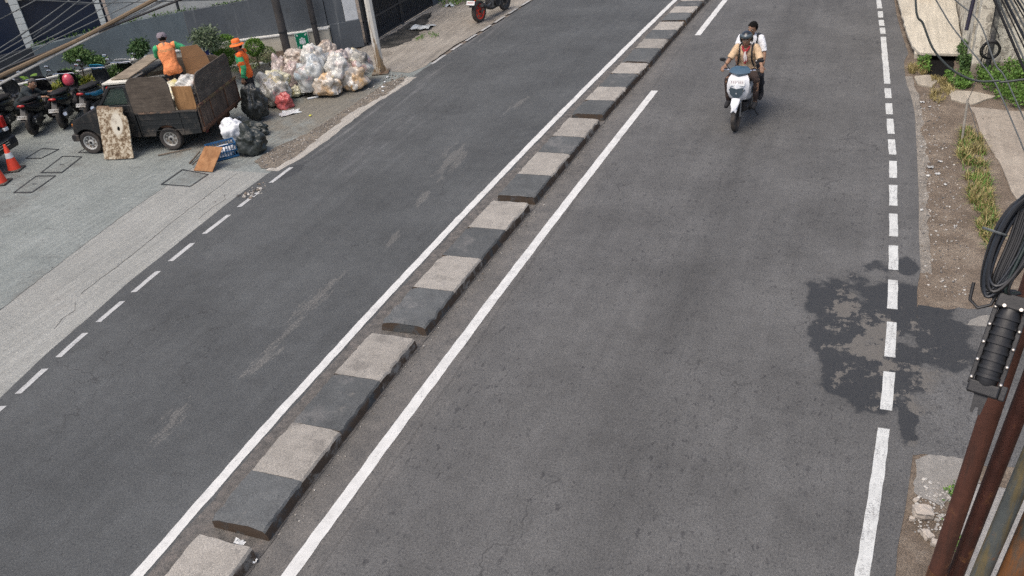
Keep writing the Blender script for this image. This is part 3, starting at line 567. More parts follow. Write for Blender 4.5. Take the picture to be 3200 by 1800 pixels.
def leaf_mesh(n, sampler, l0, l1, wr=.45, seed=1, droop=.2):
    rnd = random.Random(seed); vs = []; fs = []
    for i in range(n):
        p, nr = sampler(rnd); L = rnd.uniform(l0, l1); d = (nr+Vector((rnd.gauss(0, .6), rnd.gauss(0, .6), rnd.gauss(0, .5)-droop))).normalized(); s = d.orthogonal().normalized(); s = (Matrix.Rotation(rnd.uniform(0, 6.28), 3, d) @ s); u = d.cross(s)
        o = len(vs); w_ = L*wr*.5; vs += [p, p+d*L*.5+s*w_+u*w_*.35, p+d*L, p+d*L*.5-s*w_+u*w_*.35]; fs += [(o, o+1, o+2, o+3)]
    mb = MB(); mb.v = [tuple(v) for v in vs]; mb.f = fs; mb.mi = [0]*len(fs); return mb
def noisy_ball(c, r, shell=.55, lump=.35, seed=0, sq=1.0):
    c = Vector(c); rx, ry, rz = r if isinstance(r, (tuple, list)) else (r, r, r*sq)
    def f(rnd):
        while True:
            d = Vector((rnd.gauss(0, 1), rnd.gauss(0, 1), rnd.gauss(0, 1))).normalized(); q = 1+lump*fbm((d.x*2.2+seed, d.y*2.2, d.z*2.2), 3)
            t = (shell+(1-shell)*rnd.random()**.5)*q
            return c+Vector((d.x*rx, d.y*ry, d.z*rz))*t, d
    return f
def plant(name, label, base, crowns, mat, n, leaf, trunk=None, seed=1, cat='shrub', droop=.2, wr=.45, group='plants in the planter'):
    """crowns: list of (centre, radius, shell, lump); trunk: list of polylines with radii"""
    t = thing(name, label, cat, base, 0, group); base = Vector(base)
    vs = MB(); tot = sum((c[1] if not isinstance(c[1], (tuple, list)) else c[1][0])**2 for c in crowns)
    for i, (c, r, sh, lu) in enumerate(crowns):
        rr = r if not isinstance(r, (tuple, list)) else r[0]; k = leaf_mesh(max(20, int(n*rr*rr/tot)), noisy_ball(Vector(c)-base, r, sh, lu, seed+i), leaf[0], leaf[1], wr, seed*31+i, droop); vs.add(k.v, k.f)
    me = bpy.data.meshes.new('crown'); me.from_pydata(vs.v, [], vs.f); obj('crown', me, mat, t)
    tb = MB()
    for pts, r0, r1 in (trunk or []):
        m = len(pts); tb.tube([Vector(p)-base for p in pts], [r0+(r1-r0)*i/(m-1) for i in range(m)], 7)
    if trunk: tb.build('trunk', M_BARK, t, smooth=True)
    return t
V = Vector
# three little standard trees, two clipped balls, loose bushes
def standard(label, b, c, r, mat, n, leaf, seed, forks=5, droop=.5):
    b, c = V(b), V(c); rnd = random.Random(seed); mid = b.lerp(c, .62); tr = [([b, b.lerp(mid, .5)+V((rnd.uniform(-.02, .02), rnd.uniform(-.02, .02), 0)), mid], .022, .016)]
    cr = []
    for k in range(forks):
        a = 6.28*k/forks+seed; e = c+V((math.cos(a)*r*.6, math.sin(a)*r*.6, rnd.uniform(-.25, .45)*r)); tr.append(([mid, mid.lerp(e, .5)+V((0, 0, -.02)), e], .011, .004)); cr.append((e, r*.55, .25, .6))
    cr.append((c+V((0, 0, r*.35)), r*.6, .25, .6))
    return plant('small_tree', label, b, cr, mat, n, leaf, tr, seed, 'tree', droop, .38)
standard('bushy dark green little tree left of the truck, taller than its neighbour', (-18.75, 16.3, .27), (-18.42, 16.1, 1.2), .3, LM['green'], 2600, (.05, .1), 3)
standard('sparse little tree with forked stem and flat crown just left of the truck roof', (-18.15, 16.25, .27), (-18.04, 16.22, .92), .2, LM['green'], 700, (.06, .11), 5, 4, .2)
standard('little tree with drooping narrow leaves behind the truck cab boards', (-16.95, 16.6, .27), (-16.72, 16.42, 1.28), .21, LM['dark'], 1400, (.06, .12), 8, 5, .8)
plant('bush', 'pale loose-leaved bush above the blue sign', (-15.6, 17.5, .27), [((-15.3, 17.2, 1.38), (.3, .3, .2), .1, .7), ((-15.5, 17.3, 1.2), .18, .1, .6), ((-15.1, 17.2, 1.2), .2, .1, .6)], LM['grey'], 1500, (.06, .13), [([(-15.5, 17.45, .27), (-15.35, 17.3, .8), (-15.3, 17.25, 1.2)], .02, .01)], 11, wr=.3)
plant('clipped_bush', 'large round clipped green bush between the blue sign and the orange worker', (-15.2, 17.72, .27), [((-15.2, 17.68, .97), (.32, .32, .27), .75, .12), ((-15.3, 17.72, .66), (.24, .24, .22), .6, .2)], LM['bright'], 5200, (.03, .055), [([(-15.25, 17.72, .27), (-15.22, 17.7, .7)], .02, .015)], 13, wr=.55)
plant('clipped_bush', 'smaller round green bush just right of the orange hat', (-14.62, 18.1, .27), [((-14.6, 18.08, .82), (.23, .22, .21), .7, .15)], LM['bright'], 2600, (.03, .055), [([(-14.62, 18.1, .27), (-14.6, 18.08, .7)], .018, .012)], 17, wr=.55)
plant('clipped_bush', 'pale variegated round bush left of the bag heap', (-14.38, 18.25, .27), [((-14.38, 18.2, .6), (.24, .23, .19), .7, .18)], LM['varieg'], 2400, (.025, .05), [([(-14.38, 18.25, .27), (-14.38, 18.22, .5)], .018, .012)], 19, wr=.5)
plant('bush', 'low variegated bush at the orange worker’s back', (-14.75, 18.0, .27), [((-14.8, 17.95, .42), (.26, .2, .14), .4, .4), ((-15.05, 17.8, .4), (.2, .16, .12), .4, .4)], LM['varieg'], 1300, (.03, .06), None, 23)
plant('bush', 'leafy green bush at the front corner of the truck roof boards', (-17.5, 16.35, .27), [((-17.45, 16.2, .72), (.28, .24, .17), .3, .5), ((-17.75, 16.1, .6), .17, .3, .5)], LM['green'], 1400, (.05, .1), None, 29)
plant('bush', 'yellow-leaved bush behind the parked bikes, nearest the truck', (-18.2, 15.95, .27), [((-18.2, 15.95, .55), (.26, .22, .16), .3, .5)], LM['yellow'], 700, (.06, .11), None, 31)
plant('bush', 'low yellow-green bush behind the parked bikes, beside the guard', (-18.75, 15.4, .27), [((-18.7, 15.4, .5), (.22, .2, .2), .3, .5)], LM['yellow'], 600, (.05, .1), None, 37)
plant('bush', 'dark green bush between the two yellow-leaved bushes', (-18.55, 15.75, .27), [((-18.55, 15.7, .7), (.26, .22, .25), .3, .5)], LM['green'], 1200, (.06, .11), None, 41)
plant('bush', 'small round olive bush right of the big-leaved plant', (-19.15, 15.45, .27), [((-19.1, 15.5, .5), (.16, .16, .12), .6, .2)], LM['grey'], 700, (.03, .05), None, 43)
t = thing('broadleaf_plant', 'plant with a few very large green leaves behind the guard', 'plant', (-19.4, 15.3, .27), 0, 'plants in the planter'); rnd = random.Random(4)
for k in range(9):
    a = R(40*k+10); tilt = rnd.uniform(.5, 1.0); L = rnd.uniform(.26, .38); hgt = rnd.uniform(.32, .6); d = V((math.cos(a)*math.cos(tilt), math.sin(a)*math.cos(tilt), math.sin(tilt)-.35)); s = V((-math.sin(a), math.cos(a), 0)); p0 = V((.03*math.cos(a), .03*math.sin(a), hgt)); vs = []; fs = []
    for i in range(7):
        u = i/6; ww = .1*math.sin(math.pi*min(1, u*.95+.05))**.8; c = p0+d*L*u+V((0, 0, -.22*u*u*L)); vs += [c-s*ww+V((0, 0, .02)), c, c+s*ww+V((0, 0, .02))]
        if i: o = 3*(i-1); fs += [(o, o+1, o+4, o+3), (o+1, o+2, o+5, o+4)]
    MB().add(vs, fs).build('leaf', LM['bright'], t, smooth=True)
    MB().tube([(0, 0, 0), p0*.6, p0], .008, 5).build('stalk', LM['green'], t)
# creeper along the wall top
crp = MB(); rnd = random.Random(9)
def along(rnd):
    while True:
        i = rnd.randrange(3, 9); u = rnd.random(); a, b = V(offset(WALL, .2)[i]), V(offset(WALL, .2)[i+1]); p = a.lerp(b, u)
        if fbm((p.x*2.1, p.y*2.1, 3)) > -.15: return V((p.x+rnd.gauss(0, .03), p.y+rnd.gauss(0, .03), 1.5+.12*min(1, max(0, (p.x+19.5)/1.5))+rnd.gauss(0, .035))), V((.3, -.3, .6))
k = leaf_mesh(900, along, .03, .07, .6, 5); me = bpy.data.meshes.new('creeper'); me.from_pydata(k.v, [], k.f)
tag(obj('creeper', me, LM['green']), 'thin green creeper running along the top of the grey wall', 'creeper', kind='stuff')
# ------------------------------------------------------------------ pickup truck (local x = towards the tail, y = away from the road)
TR = Matrix.Translation((-15.432, 12.976, 0)) @ Matrix.Rotation(math.atan2(.2159, .9764), 4, 'Z')
TW = 1.78
def woodmat(name, c, c2, grain=(2, 2, 14), scr=.5, axis_rot=(0, 0, 0), rough=.85):
    g = G(name); v = g.map(g.co(), grain, axis_rot); n = g.noise(v, 1.5, 6, .7, .4); b = g.mix(g.sstep(n, .35, .65), c, c2); blot = g.noise(scale=2.6, detail=7, rough=.7)
    b = g.mul(b, g.lin(blot, .3, .7, .65, 1.3)); b = g.mix(g.math('MULTIPLY', g.sstep(g.noise(scale=16, detail=5, rough=.7), .64, .72), scr), b, (.3, .27, .24))
    return g.out(b, rough, 0, g.bump(n, .4, .006), .25)
g_ = G('truck_black'); n_ = g_.noise(scale=3, detail=7, rough=.7); b_ = g_.mix(g_.sstep(n_, .5, .72), (.015, .017, .018), (.075, .064, .052)); X, Y, Z = g_.xyz()
sc_ = g_.math('MULTIPLY', g_.sstep(g_.noise(g_.map(g_.co(), (3, 3, 12)), 3, 5, .7), .66, .71), .7); b_ = g_.mix(sc_, b_, (.25, .24, .23)); b_ = g_.mix(g_.math('MULTIPLY', g_.sstep(g_.math('ADD', g_.lin(Z, .25, .75, .25, -.1), n_), .58, .75), .5), b_, (.12, .1, .08))
M_TB = g_.out(b_, g_.lin(n_, .3, .7, .32, .6), 0, g_.bump(g_.noise(scale=25), .1, .005), .5)
M_BOARD = woodmat('dark_plywood', (.075, .061, .049), (.12, .098, .077), scr=.75); M_TAIL = woodmat('tailgate_wood', (.075, .053, .04), (.15, .108, .078), (12, 12, 1.2), .25)
M_RUST = smat('rust_brown', (.13, .06, .03), .85, .45, 9, .5, c2=(.05, .03, .022), amt=(.5, .65)); M_RUBBER = smat('tyre_rubber', (.045, .04, .036), .85, .3, 12, .4, c2=(.12, .095, .075), amt=(.5, .7)); M_STEEL = smat('wheel_steel', (.42, .41, .38), .45, .25, 10, .2, metal=.4, c2=(.2, .15, .1), amt=(.55, .7))
M_GLASS = None
g_ = G('vehicle_glass'); M_GLASS = g_.out((.055, .085, .07), .06, 0, None, .6, .55)
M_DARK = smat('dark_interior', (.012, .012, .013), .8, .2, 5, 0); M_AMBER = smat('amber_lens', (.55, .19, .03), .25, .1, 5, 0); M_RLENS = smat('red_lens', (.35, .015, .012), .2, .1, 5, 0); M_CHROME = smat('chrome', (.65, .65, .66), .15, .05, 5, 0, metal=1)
trk = thing('pickup_truck', 'battered black pickup with high plywood sides, its bed full of rubbish', 'truck'); trk.matrix_world = TR
def arc(cx, cz, r, a0, a1, n=10): return [(cx+r*math.cos(R(a0+(a1-a0)*i/n)), cz+r*math.sin(R(a0+(a1-a0)*i/n))) for i in range(n+1)]
UZ = Matrix(((1, 0, 0, 0), (0, 0, 1, 0), (0, 1, 0, 0), (0, 0, 0, 1)))       # polygon (u, z) extruded along v
low = [(-.27, .3), (-.29, .45), (-.28, .62), (-.22, .76), (.1, .88), (.5, 1.03), (1.26, 1.04), (1.26, .33), (.36, .33)]+arc(0, .25, .31, 15, 150)+[(-.27, .3)][:0]
body = MB()
for v0, v1 in ((0, .14), (TW-.14, TW)): body.prism(low, v0, v1, UZ)
body.prism([(-.28, .34), (-.29, .5), (-.275, .62), (-.215, .755), (.1, .872), (.48, 1.02), (.5, .97), (.12, .84), (-.16, .74), (-.2, .6), (-.2, .34)], .141, TW-.141, UZ)
body.box(1.2, 1.255, .141, TW-.141, .33, 1.03)
body.build('cab_body', M_TB, trk, bevel=.018, seg=3)
MB().box(-.1, 1.2, .16, TW-.16, .3, .36).build('cab_floor', M_DARK, trk)
def pil(a, b, w_=.055): return MB().bar((a[0], a[2], a[1]), (b[0], b[2], b[1]), w_, w_)
for v in (.06, TW-.06):
    pil((.5, 1.02, v), (.86, 1.42, v)).build('windscreen_pillar', M_TB, trk, bevel=.008); pil((1.22, 1.03, v), (1.23, 1.42, v), .08).build('rear_pillar', M_TB, trk, bevel=.008)
    MB().add([(.56, v+.001, 1.045), (1.19, v+.001, 1.05), (1.19, v+.001, 1.385), (.87, v+.001, 1.385), (.56, v+.004, 1.045), (1.19, v+.004, 1.05), (1.19, v+.004, 1.385), (.87, v+.004, 1.385)], [(0, 1, 2, 3), (7, 6, 5, 4), (0, 4, 5, 1), (1, 5, 6, 2), (2, 6, 7, 3), (3, 7, 4, 0)]).build('side_window', M_GLASS, trk)
roof = MB().prism([(.8, 1.4), (.86, 1.44), (1.26, 1.455), (1.27, 1.4)], .03, TW-.03, UZ).build('roof', M_TB, trk, bevel=.015)
MB().add([(.5, .1, 1.03), (.5, TW-.1, 1.03), (.84, TW-.1, 1.41), (.84, .1, 1.41), (.504, .1, 1.03), (.504, TW-.1, 1.03), (.844, TW-.1, 1.41), (.844, .1, 1.41)], [(0, 1, 2, 3), (7, 6, 5, 4), (0, 4, 5, 1), (1, 5, 6, 2), (2, 6, 7, 3), (3, 7, 4, 0)]).build('windscreen', M_GLASS, trk)
MB().bar((.45, .3, 1.02), (.58, .8, 1.12), .012, .01).build('wiper', M_DARK, trk)
MB().box(.85, 1.1, .2, .75, .36, .78).build('driver_seat', smat('grey_cloth', (.06, .06, .065), .9), trk, bevel=.05); MB().box(1.06, 1.16, .2, .75, .7, 1.3).build('seat_back', smat('grey_cloth', (.06, .06, .065), .9), trk, bevel=.04)
sw_ = MB(); sw_.tube([(.62+.06*math.sin(6.28*k/18), .5+.16*math.cos(6.28*k/18), 1.06+.12*math.sin(6.28*k/18)) for k in range(18)], .012, 6, closed=True); sw_.build('steering_wheel', M_DARK, trk)
for z0 in (.33, 1.035):                                       # door shut lines as shallow dark strips
    pass
dl = MB().bar((.42, -.002, .36), (.5, -.002, 1.02), .01, .012); dl.bar((1.19, -.002, .36), (1.19, -.002, 1.02), .01, .012); dl.bar((.42, -.002, .36), (1.19, -.002, .36), .012, .01); dl.build('door_gap', M_DARK, trk)
MB().box(1.05, 1.15, -.018, -.001, .88, .91).build('door_handle', M_DARK, trk, bevel=.004)
MB().box(-.26, 1.25, -.006, -.001, .70, .725).build('side_moulding', smat('trim_black', (.02, .02, .02), .6), trk)
bp = MB().prism([(-.36, .3), (-.38, .38), (-.36, .45), (-.29, .46), (-.2, .44), (-.2, .3)], -.02, TW+.02, UZ).build('front_bumper', smat('black_plastic', (.02, .02, .021), .6, .2, 6, .1, c2=(.07, .06, .05)), trk, bevel=.02)
for v in (.04, TW-.16): MB().box(-.31, -.24, v, v+.12, .56, .68).build('indicator', M_AMBER, trk, bevel=.01)
for v in (.2, TW-.48): MB().box(-.305, -.25, v, v+.28, .55, .69).build('headlight', smat('lamp_glass', (.5, .52, .52), .1, .05, 5, 0), trk, bevel=.012)
MB().box(-.3, -.26, .5, TW-.5, .56, .68).build('grille', M_DARK, trk)
# bed
side = [(1.29, .33), (1.55, .33)]+arc(1.895, .25, .31, 165, 15)+[(2.26, .33), (2.66, .36), (2.68, .82), (1.29, .83)]
for v0, lab in ((0, 1), (TW-.05, 0)):
    MB().prism(side, v0, v0+.05, UZ).build('bed_side', M_TB, trk, bevel=.008)
    MB().box(1.28, 2.7, v0-.02, v0+.06, .825, .86).build('bed_rail', smat('worn_rail', (.035, .033, .03), .6, .3, 8, .2, c2=(.14, .09, .06)), trk, bevel=.006)
for z in (.45, .58, .7): MB().box(1.34, 2.6, -.012, -.002, z, z+.014).build('pressed_rib', M_TB, trk, bevel=.003)
for u in (1.3, 2.25): MB().box(u, u+.03, -.012, -.001, .36, .82).build('stake_pocket', M_TB, trk)
MB().box(1.29, 2.66, .05, TW-.05, .5, .55).build('bed_floor', M_RUST, trk); MB().box(1.29, 1.33, .05, TW-.05, .55, .86).build('bed_headboard', M_TB, trk)
def rounded(u0, u1, z0, z1, r, n=7, r2=None, wob=.0, sd=1):
    r2 = r if r2 is None else r2; p = [(u0, z0), (u1, z0)]+[(u1-r2+r2*math.cos(R(90*i/n)), z1-r2+r2*math.sin(R(90*i/n))) for i in range(n+1)]+[(u0+r-r*math.sin(R(90*i/n)), z1-r+r*math.cos(R(90*i/n))) for i in range(n+1)]
    return [(x+wob*fbm((x*9, z*9, sd)), z+wob*fbm((x*9, z*9, sd+3))) for x, z in p]
sb = MB().prism(rounded(1.27, 2.22, .862, 1.6, .22, r2=.2, wob=.012), .0, .025, UZ).build('side_board', M_BOARD, trk); sb['label'] = 'dark plywood board with rounded top standing on the bed side'
MB().prism(rounded(1.3, 2.6, .862, 1.5, .2, wob=.012, sd=6), TW-.03, TW-.005, UZ).build('side_board', M_BOARD, trk)
VZ = Matrix(((0, 0, 1, 0), (1, 0, 0, 0), (0, 1, 0, 0), (0, 0, 0, 1)))       # polygon (v, z) extruded along u
tg = MB().prism([(.0, .42), (TW+.1, .42), (TW+.12, .9), (.0, .91)], 2.7, 2.716, VZ).build('tailgate', M_DARK, trk); tg['label'] = 'streaky brown plank tailgate'
for k in range(7):
    w0 = (TW+.1)/7; o = MB().prism([(k*w0+.004, .425+.006*fbm((k, 1, 2))), ((k+1)*w0-.004, .425), ((k+1)*w0-.004, .9+.008*fbm((k, 5, 2))), (k*w0+.004, .905)], 2.717, 2.735+.004*fbm((k*3.3, 0, 1)), VZ).build('plank', M_TAIL, tg, bevel=.003)
rb = MB().prism(rounded(.16, TW+.0, .93, 1.54, .24, r2=.14, wob=.014, sd=9), 2.705, 2.73, VZ).build('rear_board', M_BOARD, trk); rb['label'] = 'tall dark plywood board with rounded corners above the tailgate'
rl = MB().bar((2.745, .02, .93), (2.745, TW+.1, .945), .03, .05).build('tail_rail', smat('yellow_rust', (.17, .12, .05), .8, .4, 6, .4, c2=(.1, .045, .028), amt=(.42, .55)), trk)
MB().bar((2.74, 0, .45), (2.74, TW+.1, .44), .05, .05).build('tail_beam', M_RUST, trk)
for v in (.02, .5, 1.2, TW): MB().bar((2.735, v+.03, .43), (2.735, v+.03, .91), .012, .035).build('tail_strap', M_RUST, trk)
MB().box(2.55, 2.72, .05, TW-.05, .36, .46).build('rear_crossmember', M_RUST, trk, bevel=.01)
for v in (.12, TW-.2): MB().box(2.69, 2.71, v, v+.1, .31, .37).build('tail_light', smat('dirty_red_lens', (.1, .012, .01), .4, .3), trk, bevel=.006)
MB().box(2.5, 2.52, TW*.55, TW*.9, .16, .42).build('mud_flap', M_RUST, trk)
for v in (.35, TW-.42): MB().box(-.2, 2.6, v, v+.07, .3, .42).build('chassis_rail', M_DARK, trk)
for u in (0, 1.895): MB().tube([(u, .1, .25), (u, TW-.1, .25)], .04, 8).build('axle', M_DARK, trk)
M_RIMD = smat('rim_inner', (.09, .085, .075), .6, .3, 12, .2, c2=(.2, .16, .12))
def wheel(r, w_, rim_r, parent, loc, mat_r, holes=8, face=-1, name='wheel'):
    wh = bpy.data.objects.new(name, None); COL.objects.link(wh); wh.parent = parent; wh.location = loc; wh.empty_display_size = .05; My = Matrix.Rotation(R(90), 4, 'X')
    h = w_/2; pr = [(rim_r, -h*.8), (rim_r+.02, -h), (r*.93, -h*.98), (r*.99, -h*.7), (r, -h*.3), (r, h*.3), (r*.99, h*.7), (r*.93, h*.98), (rim_r+.02, h), (rim_r, h*.8)]
    tm = MB(); o = 0; n = 28; rings = []
    for k in range(n): a = 2*math.pi*k/n; rings.append([(q*math.cos(a), z, q*math.sin(a)) for q, z in pr])
    rings.append(rings[0]); tm.loft(rings, cap=False); tm.build('tyre', M_RUBBER, wh, smooth=True)
    rm = MB().lathe([(rim_r*1.02, -h*.82), (rim_r*1.02, -h*.86), (rim_r*.9, -h*.8), (rim_r*.82, -h*.45), (rim_r*.45, -h*.42), (rim_r*.3, -h*.62), (.02, -h*.62)], 24, Matrix.Rotation(R(90), 4, 'X') if face > 0 else Matrix.Rotation(R(-90), 4, 'X'), cap0=False)
    rm.build('rim', mat_r, wh, smooth=True)
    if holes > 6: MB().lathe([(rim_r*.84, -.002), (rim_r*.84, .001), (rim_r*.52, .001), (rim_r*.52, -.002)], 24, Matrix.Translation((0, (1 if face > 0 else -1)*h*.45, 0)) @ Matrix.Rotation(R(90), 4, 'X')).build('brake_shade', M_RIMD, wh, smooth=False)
    s = 1 if face > 0 else -1
    for k in range(holes):
        a = 2*math.pi*k/holes; MB().lathe([(rim_r*.13, -.006), (rim_r*.13, .006)], 8, Matrix.Translation((rim_r*.68*math.cos(a), s*(h*.46), rim_r*.68*math.sin(a))) @ Matrix.Rotation(R(90), 4, 'X')).build('rim_hole', M_DARK if holes <= 6 else mat_r, wh)
    MB().lathe([(rim_r*.2, 0), (rim_r*.18, .02), (rim_r*.1, .028)], 10, Matrix.Translation((0, s*h*.6, 0)) @ Matrix.Rotation(R(-90*s), 4, 'X')).build('hub_cap', M_DARK if holes > 6 else mat_r, wh)
    return wh
M_RIMW = smat('rim_white', (.45, .45, .43), .4, .2, 10, .1, c2=(.25, .2, .15), amt=(.58, .72))
for u, mt in ((0, M_RIMW), (1.895, M_STEEL)):
    wheel(.25, .15, .155, trk, (u, .08, .25), mt, 8, -1); wheel(.25, .15, .155, trk, (u, TW-.08, .25), mt, 8, 1)

# ------------------------------------------------------------------ things on and around the truck
def place(o, m): o.matrix_world = m; return o
def put_t(mb, name, mats, label, cat, M=None, **k):              # a one-mesh thing in the truck's frame
    o = mb.build(name, mats, None, **k); o.matrix_world = TR @ (M or Matrix()); return tag(o, label, cat)
def quad_slab(a, b, c, d, t):                                    # slab from four corners
    a, b, c, d = map(Vector, (a, b, c, d)); n = (b-a).cross(d-a).normalized()*t
    return MB().add([a, b, c, d, a+n, b+n, c+n, d+n], [(3, 2, 1, 0), (4, 5, 6, 7), (0, 1, 5, 4), (1, 2, 6, 5), (2, 3, 7, 6), (3, 0, 4, 7)])
put_t(quad_slab((.72, .06, 1.47), (1.26, .08, 1.475), (1.28, .75, 1.475), (.76, .7, 1.47), .035), 'foam_board', smat('foam_white', (.6, .58, .5), .8, .15, 4, .2, c2=(.35, .27, .17), amt=(.6, .7)), 'dirty white foam board lying on the truck roof', 'board')
put_t(quad_slab((.84, .24, 1.515), (1.27, .22, 1.53), (1.5, 1.42, 1.68), (1.08, 1.46, 1.66), .02), 'plywood_sheet', woodmat('grey_plywood', (.17, .14, .105), (.25, .205, .15), (2, 10, 2)), 'weathered brown plywood sheet sloping over the truck cab', 'board')
o = put_t(MB().prism([(.0, .0), (.44, 0), (.45, .5), (.0, .52)], 0, .018, UZ), 'plywood_offcut', woodmat('orange_plywood', (.26, .14, .06), (.36, .2, .09), (9, 2, 1.2), .2), 'orange-brown plywood offcut upright inside the truck bed', 'board', Matrix.Translation((2.215, .1, .83)))
# cardboard: opened box sheets with fold lines
g_ = G('cardboard'); n_ = g_.noise(scale=3, detail=5); w_n = g_.wave(g_.map(g_.co(), (40, 40, 40)), 1); b_ = g_.mix(n_, (.27, .145, .07), (.36, .205, .105)); M_CARD = g_.out(b_, .85, 0, g_.bump(w_n, .08, .004), .25)
cb = thing('cardboard_box', 'large brown cardboard box opened flat beside the worker in the truck', 'cardboard'); cb.matrix_world = TR
pts = [(2.02, 1.28, 1.05), (2.5, 1.42, 1.05), (2.5, 1.4, 1.52), (2.0, 1.27, 1.48), (2.5, 1.36, 1.86), (2.02, 1.24, 1.84)]
quad_slab((1.98, 1.22, .95), (2.52, 1.36, .95), (2.53, 1.38, 1.36), (1.99, 1.24, 1.34), .008).build('lower_flap', M_CARD, cb)
quad_slab((1.99, 1.24, 1.345), (2.53, 1.38, 1.365), (2.5, 1.36, 1.62), (2.0, 1.22, 1.60), .008).build('middle_panel', M_CARD, cb)
quad_slab((2.0, 1.22, 1.605), (2.5, 1.36, 1.625), (2.38, 1.31, 1.86), (2.03, 1.2, 1.86), .008).build('upper_flap', M_CARD, cb)
quad_slab((1.98, 1.22, .95), (1.99, 1.24, 1.34), (1.9, 1.5, 1.34), (1.9, 1.5, .95), .008).build('side_flap', M_CARD, cb)

# mottled plank leaning on the truck door: outline with a notch and a hole
g_ = G('mottled_board'); n1 = g_.noise(g_.map(g_.co(), (14, 14, 20)), 1, 5, .75); n2 = g_.noise(scale=4, detail=5); X, Y, Z = g_.xyz(); h = g_.sstep(g_.ell(X, Y, .42, .72, .16, .28, 0), .05, .3)
b_ = g_.ramp(n1, [(.36, (.09, .058, .036)), (.47, (.22, .16, .1)), (.55, (.47, .41, .31)), (.7, (.55, .5, .4))]); b_ = g_.mix(h, b_, (.55, .51, .42)); ed = g_.sstep(n2, .58, .72); b_ = g_.mix(g_.math('MULTIPLY', ed, .55), b_, (.15, .1, .065)); top = g_.sstep(Y, .98, 1.08); b_ = g_.mix(g_.math('MULTIPLY', top, .7), b_, (.2, .13, .085)); M_MOT = g_.out(b_, .85, 0, g_.bump(n1, .6, .01), .2)
outl = [(0, 0), (.22, -.01), (.66, .0), (.685, .02), (.675, .3), (.69, .5), (.68, .78), (.655, .86), (.6, .9), (.585, .95), (.61, 1.0), (.6, 1.06), (.3, 1.07), (.28, 1.1), (.03, 1.11), (.0, 1.06), (.01, .6)]
hole = [(.44+.035*math.cos(-R(40*k))*(1+.4*fbm((k, 1, 1))), .62+.05*math.sin(-R(40*k))*(1+.4*fbm((k, 2, 2)))) for k in range(9)]
poly = outl[:6]+[(.69, .62)]+hole+[hole[0], (.69, .621)]+outl[6:]
lean = math.atan2(.33, 1.05)
put_t(MB().prism(poly, 0, .03), 'plywood_board', M_MOT, 'mottled cream and brown plank with a hole, leaning against the truck door', 'board', Matrix.Translation((.5, -.37, .012)) @ Matrix.Rotation(R(0), 4, 'Z') @ Matrix.Rotation(R(90)-lean, 4, 'X'), bevel=.004)

# ------------------------------------------------------------------ bags
def bag_mesh(name, r, seed, wr=.09, knot=False, n=3, flat=.55, lump=.22, pleat=.035):
    """soft sack: lumpy body, sharp creases, pleats gathered to a tied mouth that flops to one side"""
    bm = bmesh.new(); bmesh.ops.create_icosphere(bm, subdivisions=n+1, radius=1); rx, ry, rz = r; S = Vector((seed*3.1, seed*1.7, seed*2.3)); rnd = random.Random(seed)
    ax_ = Vector((rnd.uniform(-.7, .7), rnd.uniform(-.7, .3), .8)).normalized(); e1 = ax_.orthogonal().normalized(); e2 = ax_.cross(e1); np_ = rnd.randrange(9, 14)
    for v in bm.verts:
        d = v.co.normalized(); w1 = Vector((mnoise.noise(d*2+S), mnoise.noise(d*2+S+Vector((9, 0, 0))), mnoise.noise(d*2+S+Vector((0, 9, 0)))))*.6
        q = 1+lump*fbm(d*1.5+S, 2)+wr*(.55-1.7*abs(mnoise.noise(d*2.6+w1+S*2)))+wr*.45*(.5-1.6*abs(mnoise.noise(d*5.5+w1*2+S)))+wr*.14*(.5-1.5*abs(mnoise.noise(d*12+w1*3+S)))
        c = d.dot(ax_); ph = math.atan2(d.dot(e2), d.dot(e1)); k = max(0, c-.1)/.9
        q += pleat*k*math.cos(np_*ph+2*mnoise.noise(d*3+S))*(1-k*.3)
        if knot: q += .38*max(0, c-.93)/.07-.12*max(0, (c-.6)/.4)*(c < .93)
        p = d*q; z = p.z
        if z < -flat: z = -flat-(z+flat)*.12
        sp = 1+.14*max(0, -d.z)
        v.co = Vector((p.x*rx*sp, p.y*ry*sp, (z+flat)*rz))
    me = bpy.data.meshes.new(name); bm.to_mesh(me); bm.free(); me.polygons.foreach_set('use_smooth', [True]*len(me.polygons)); return me
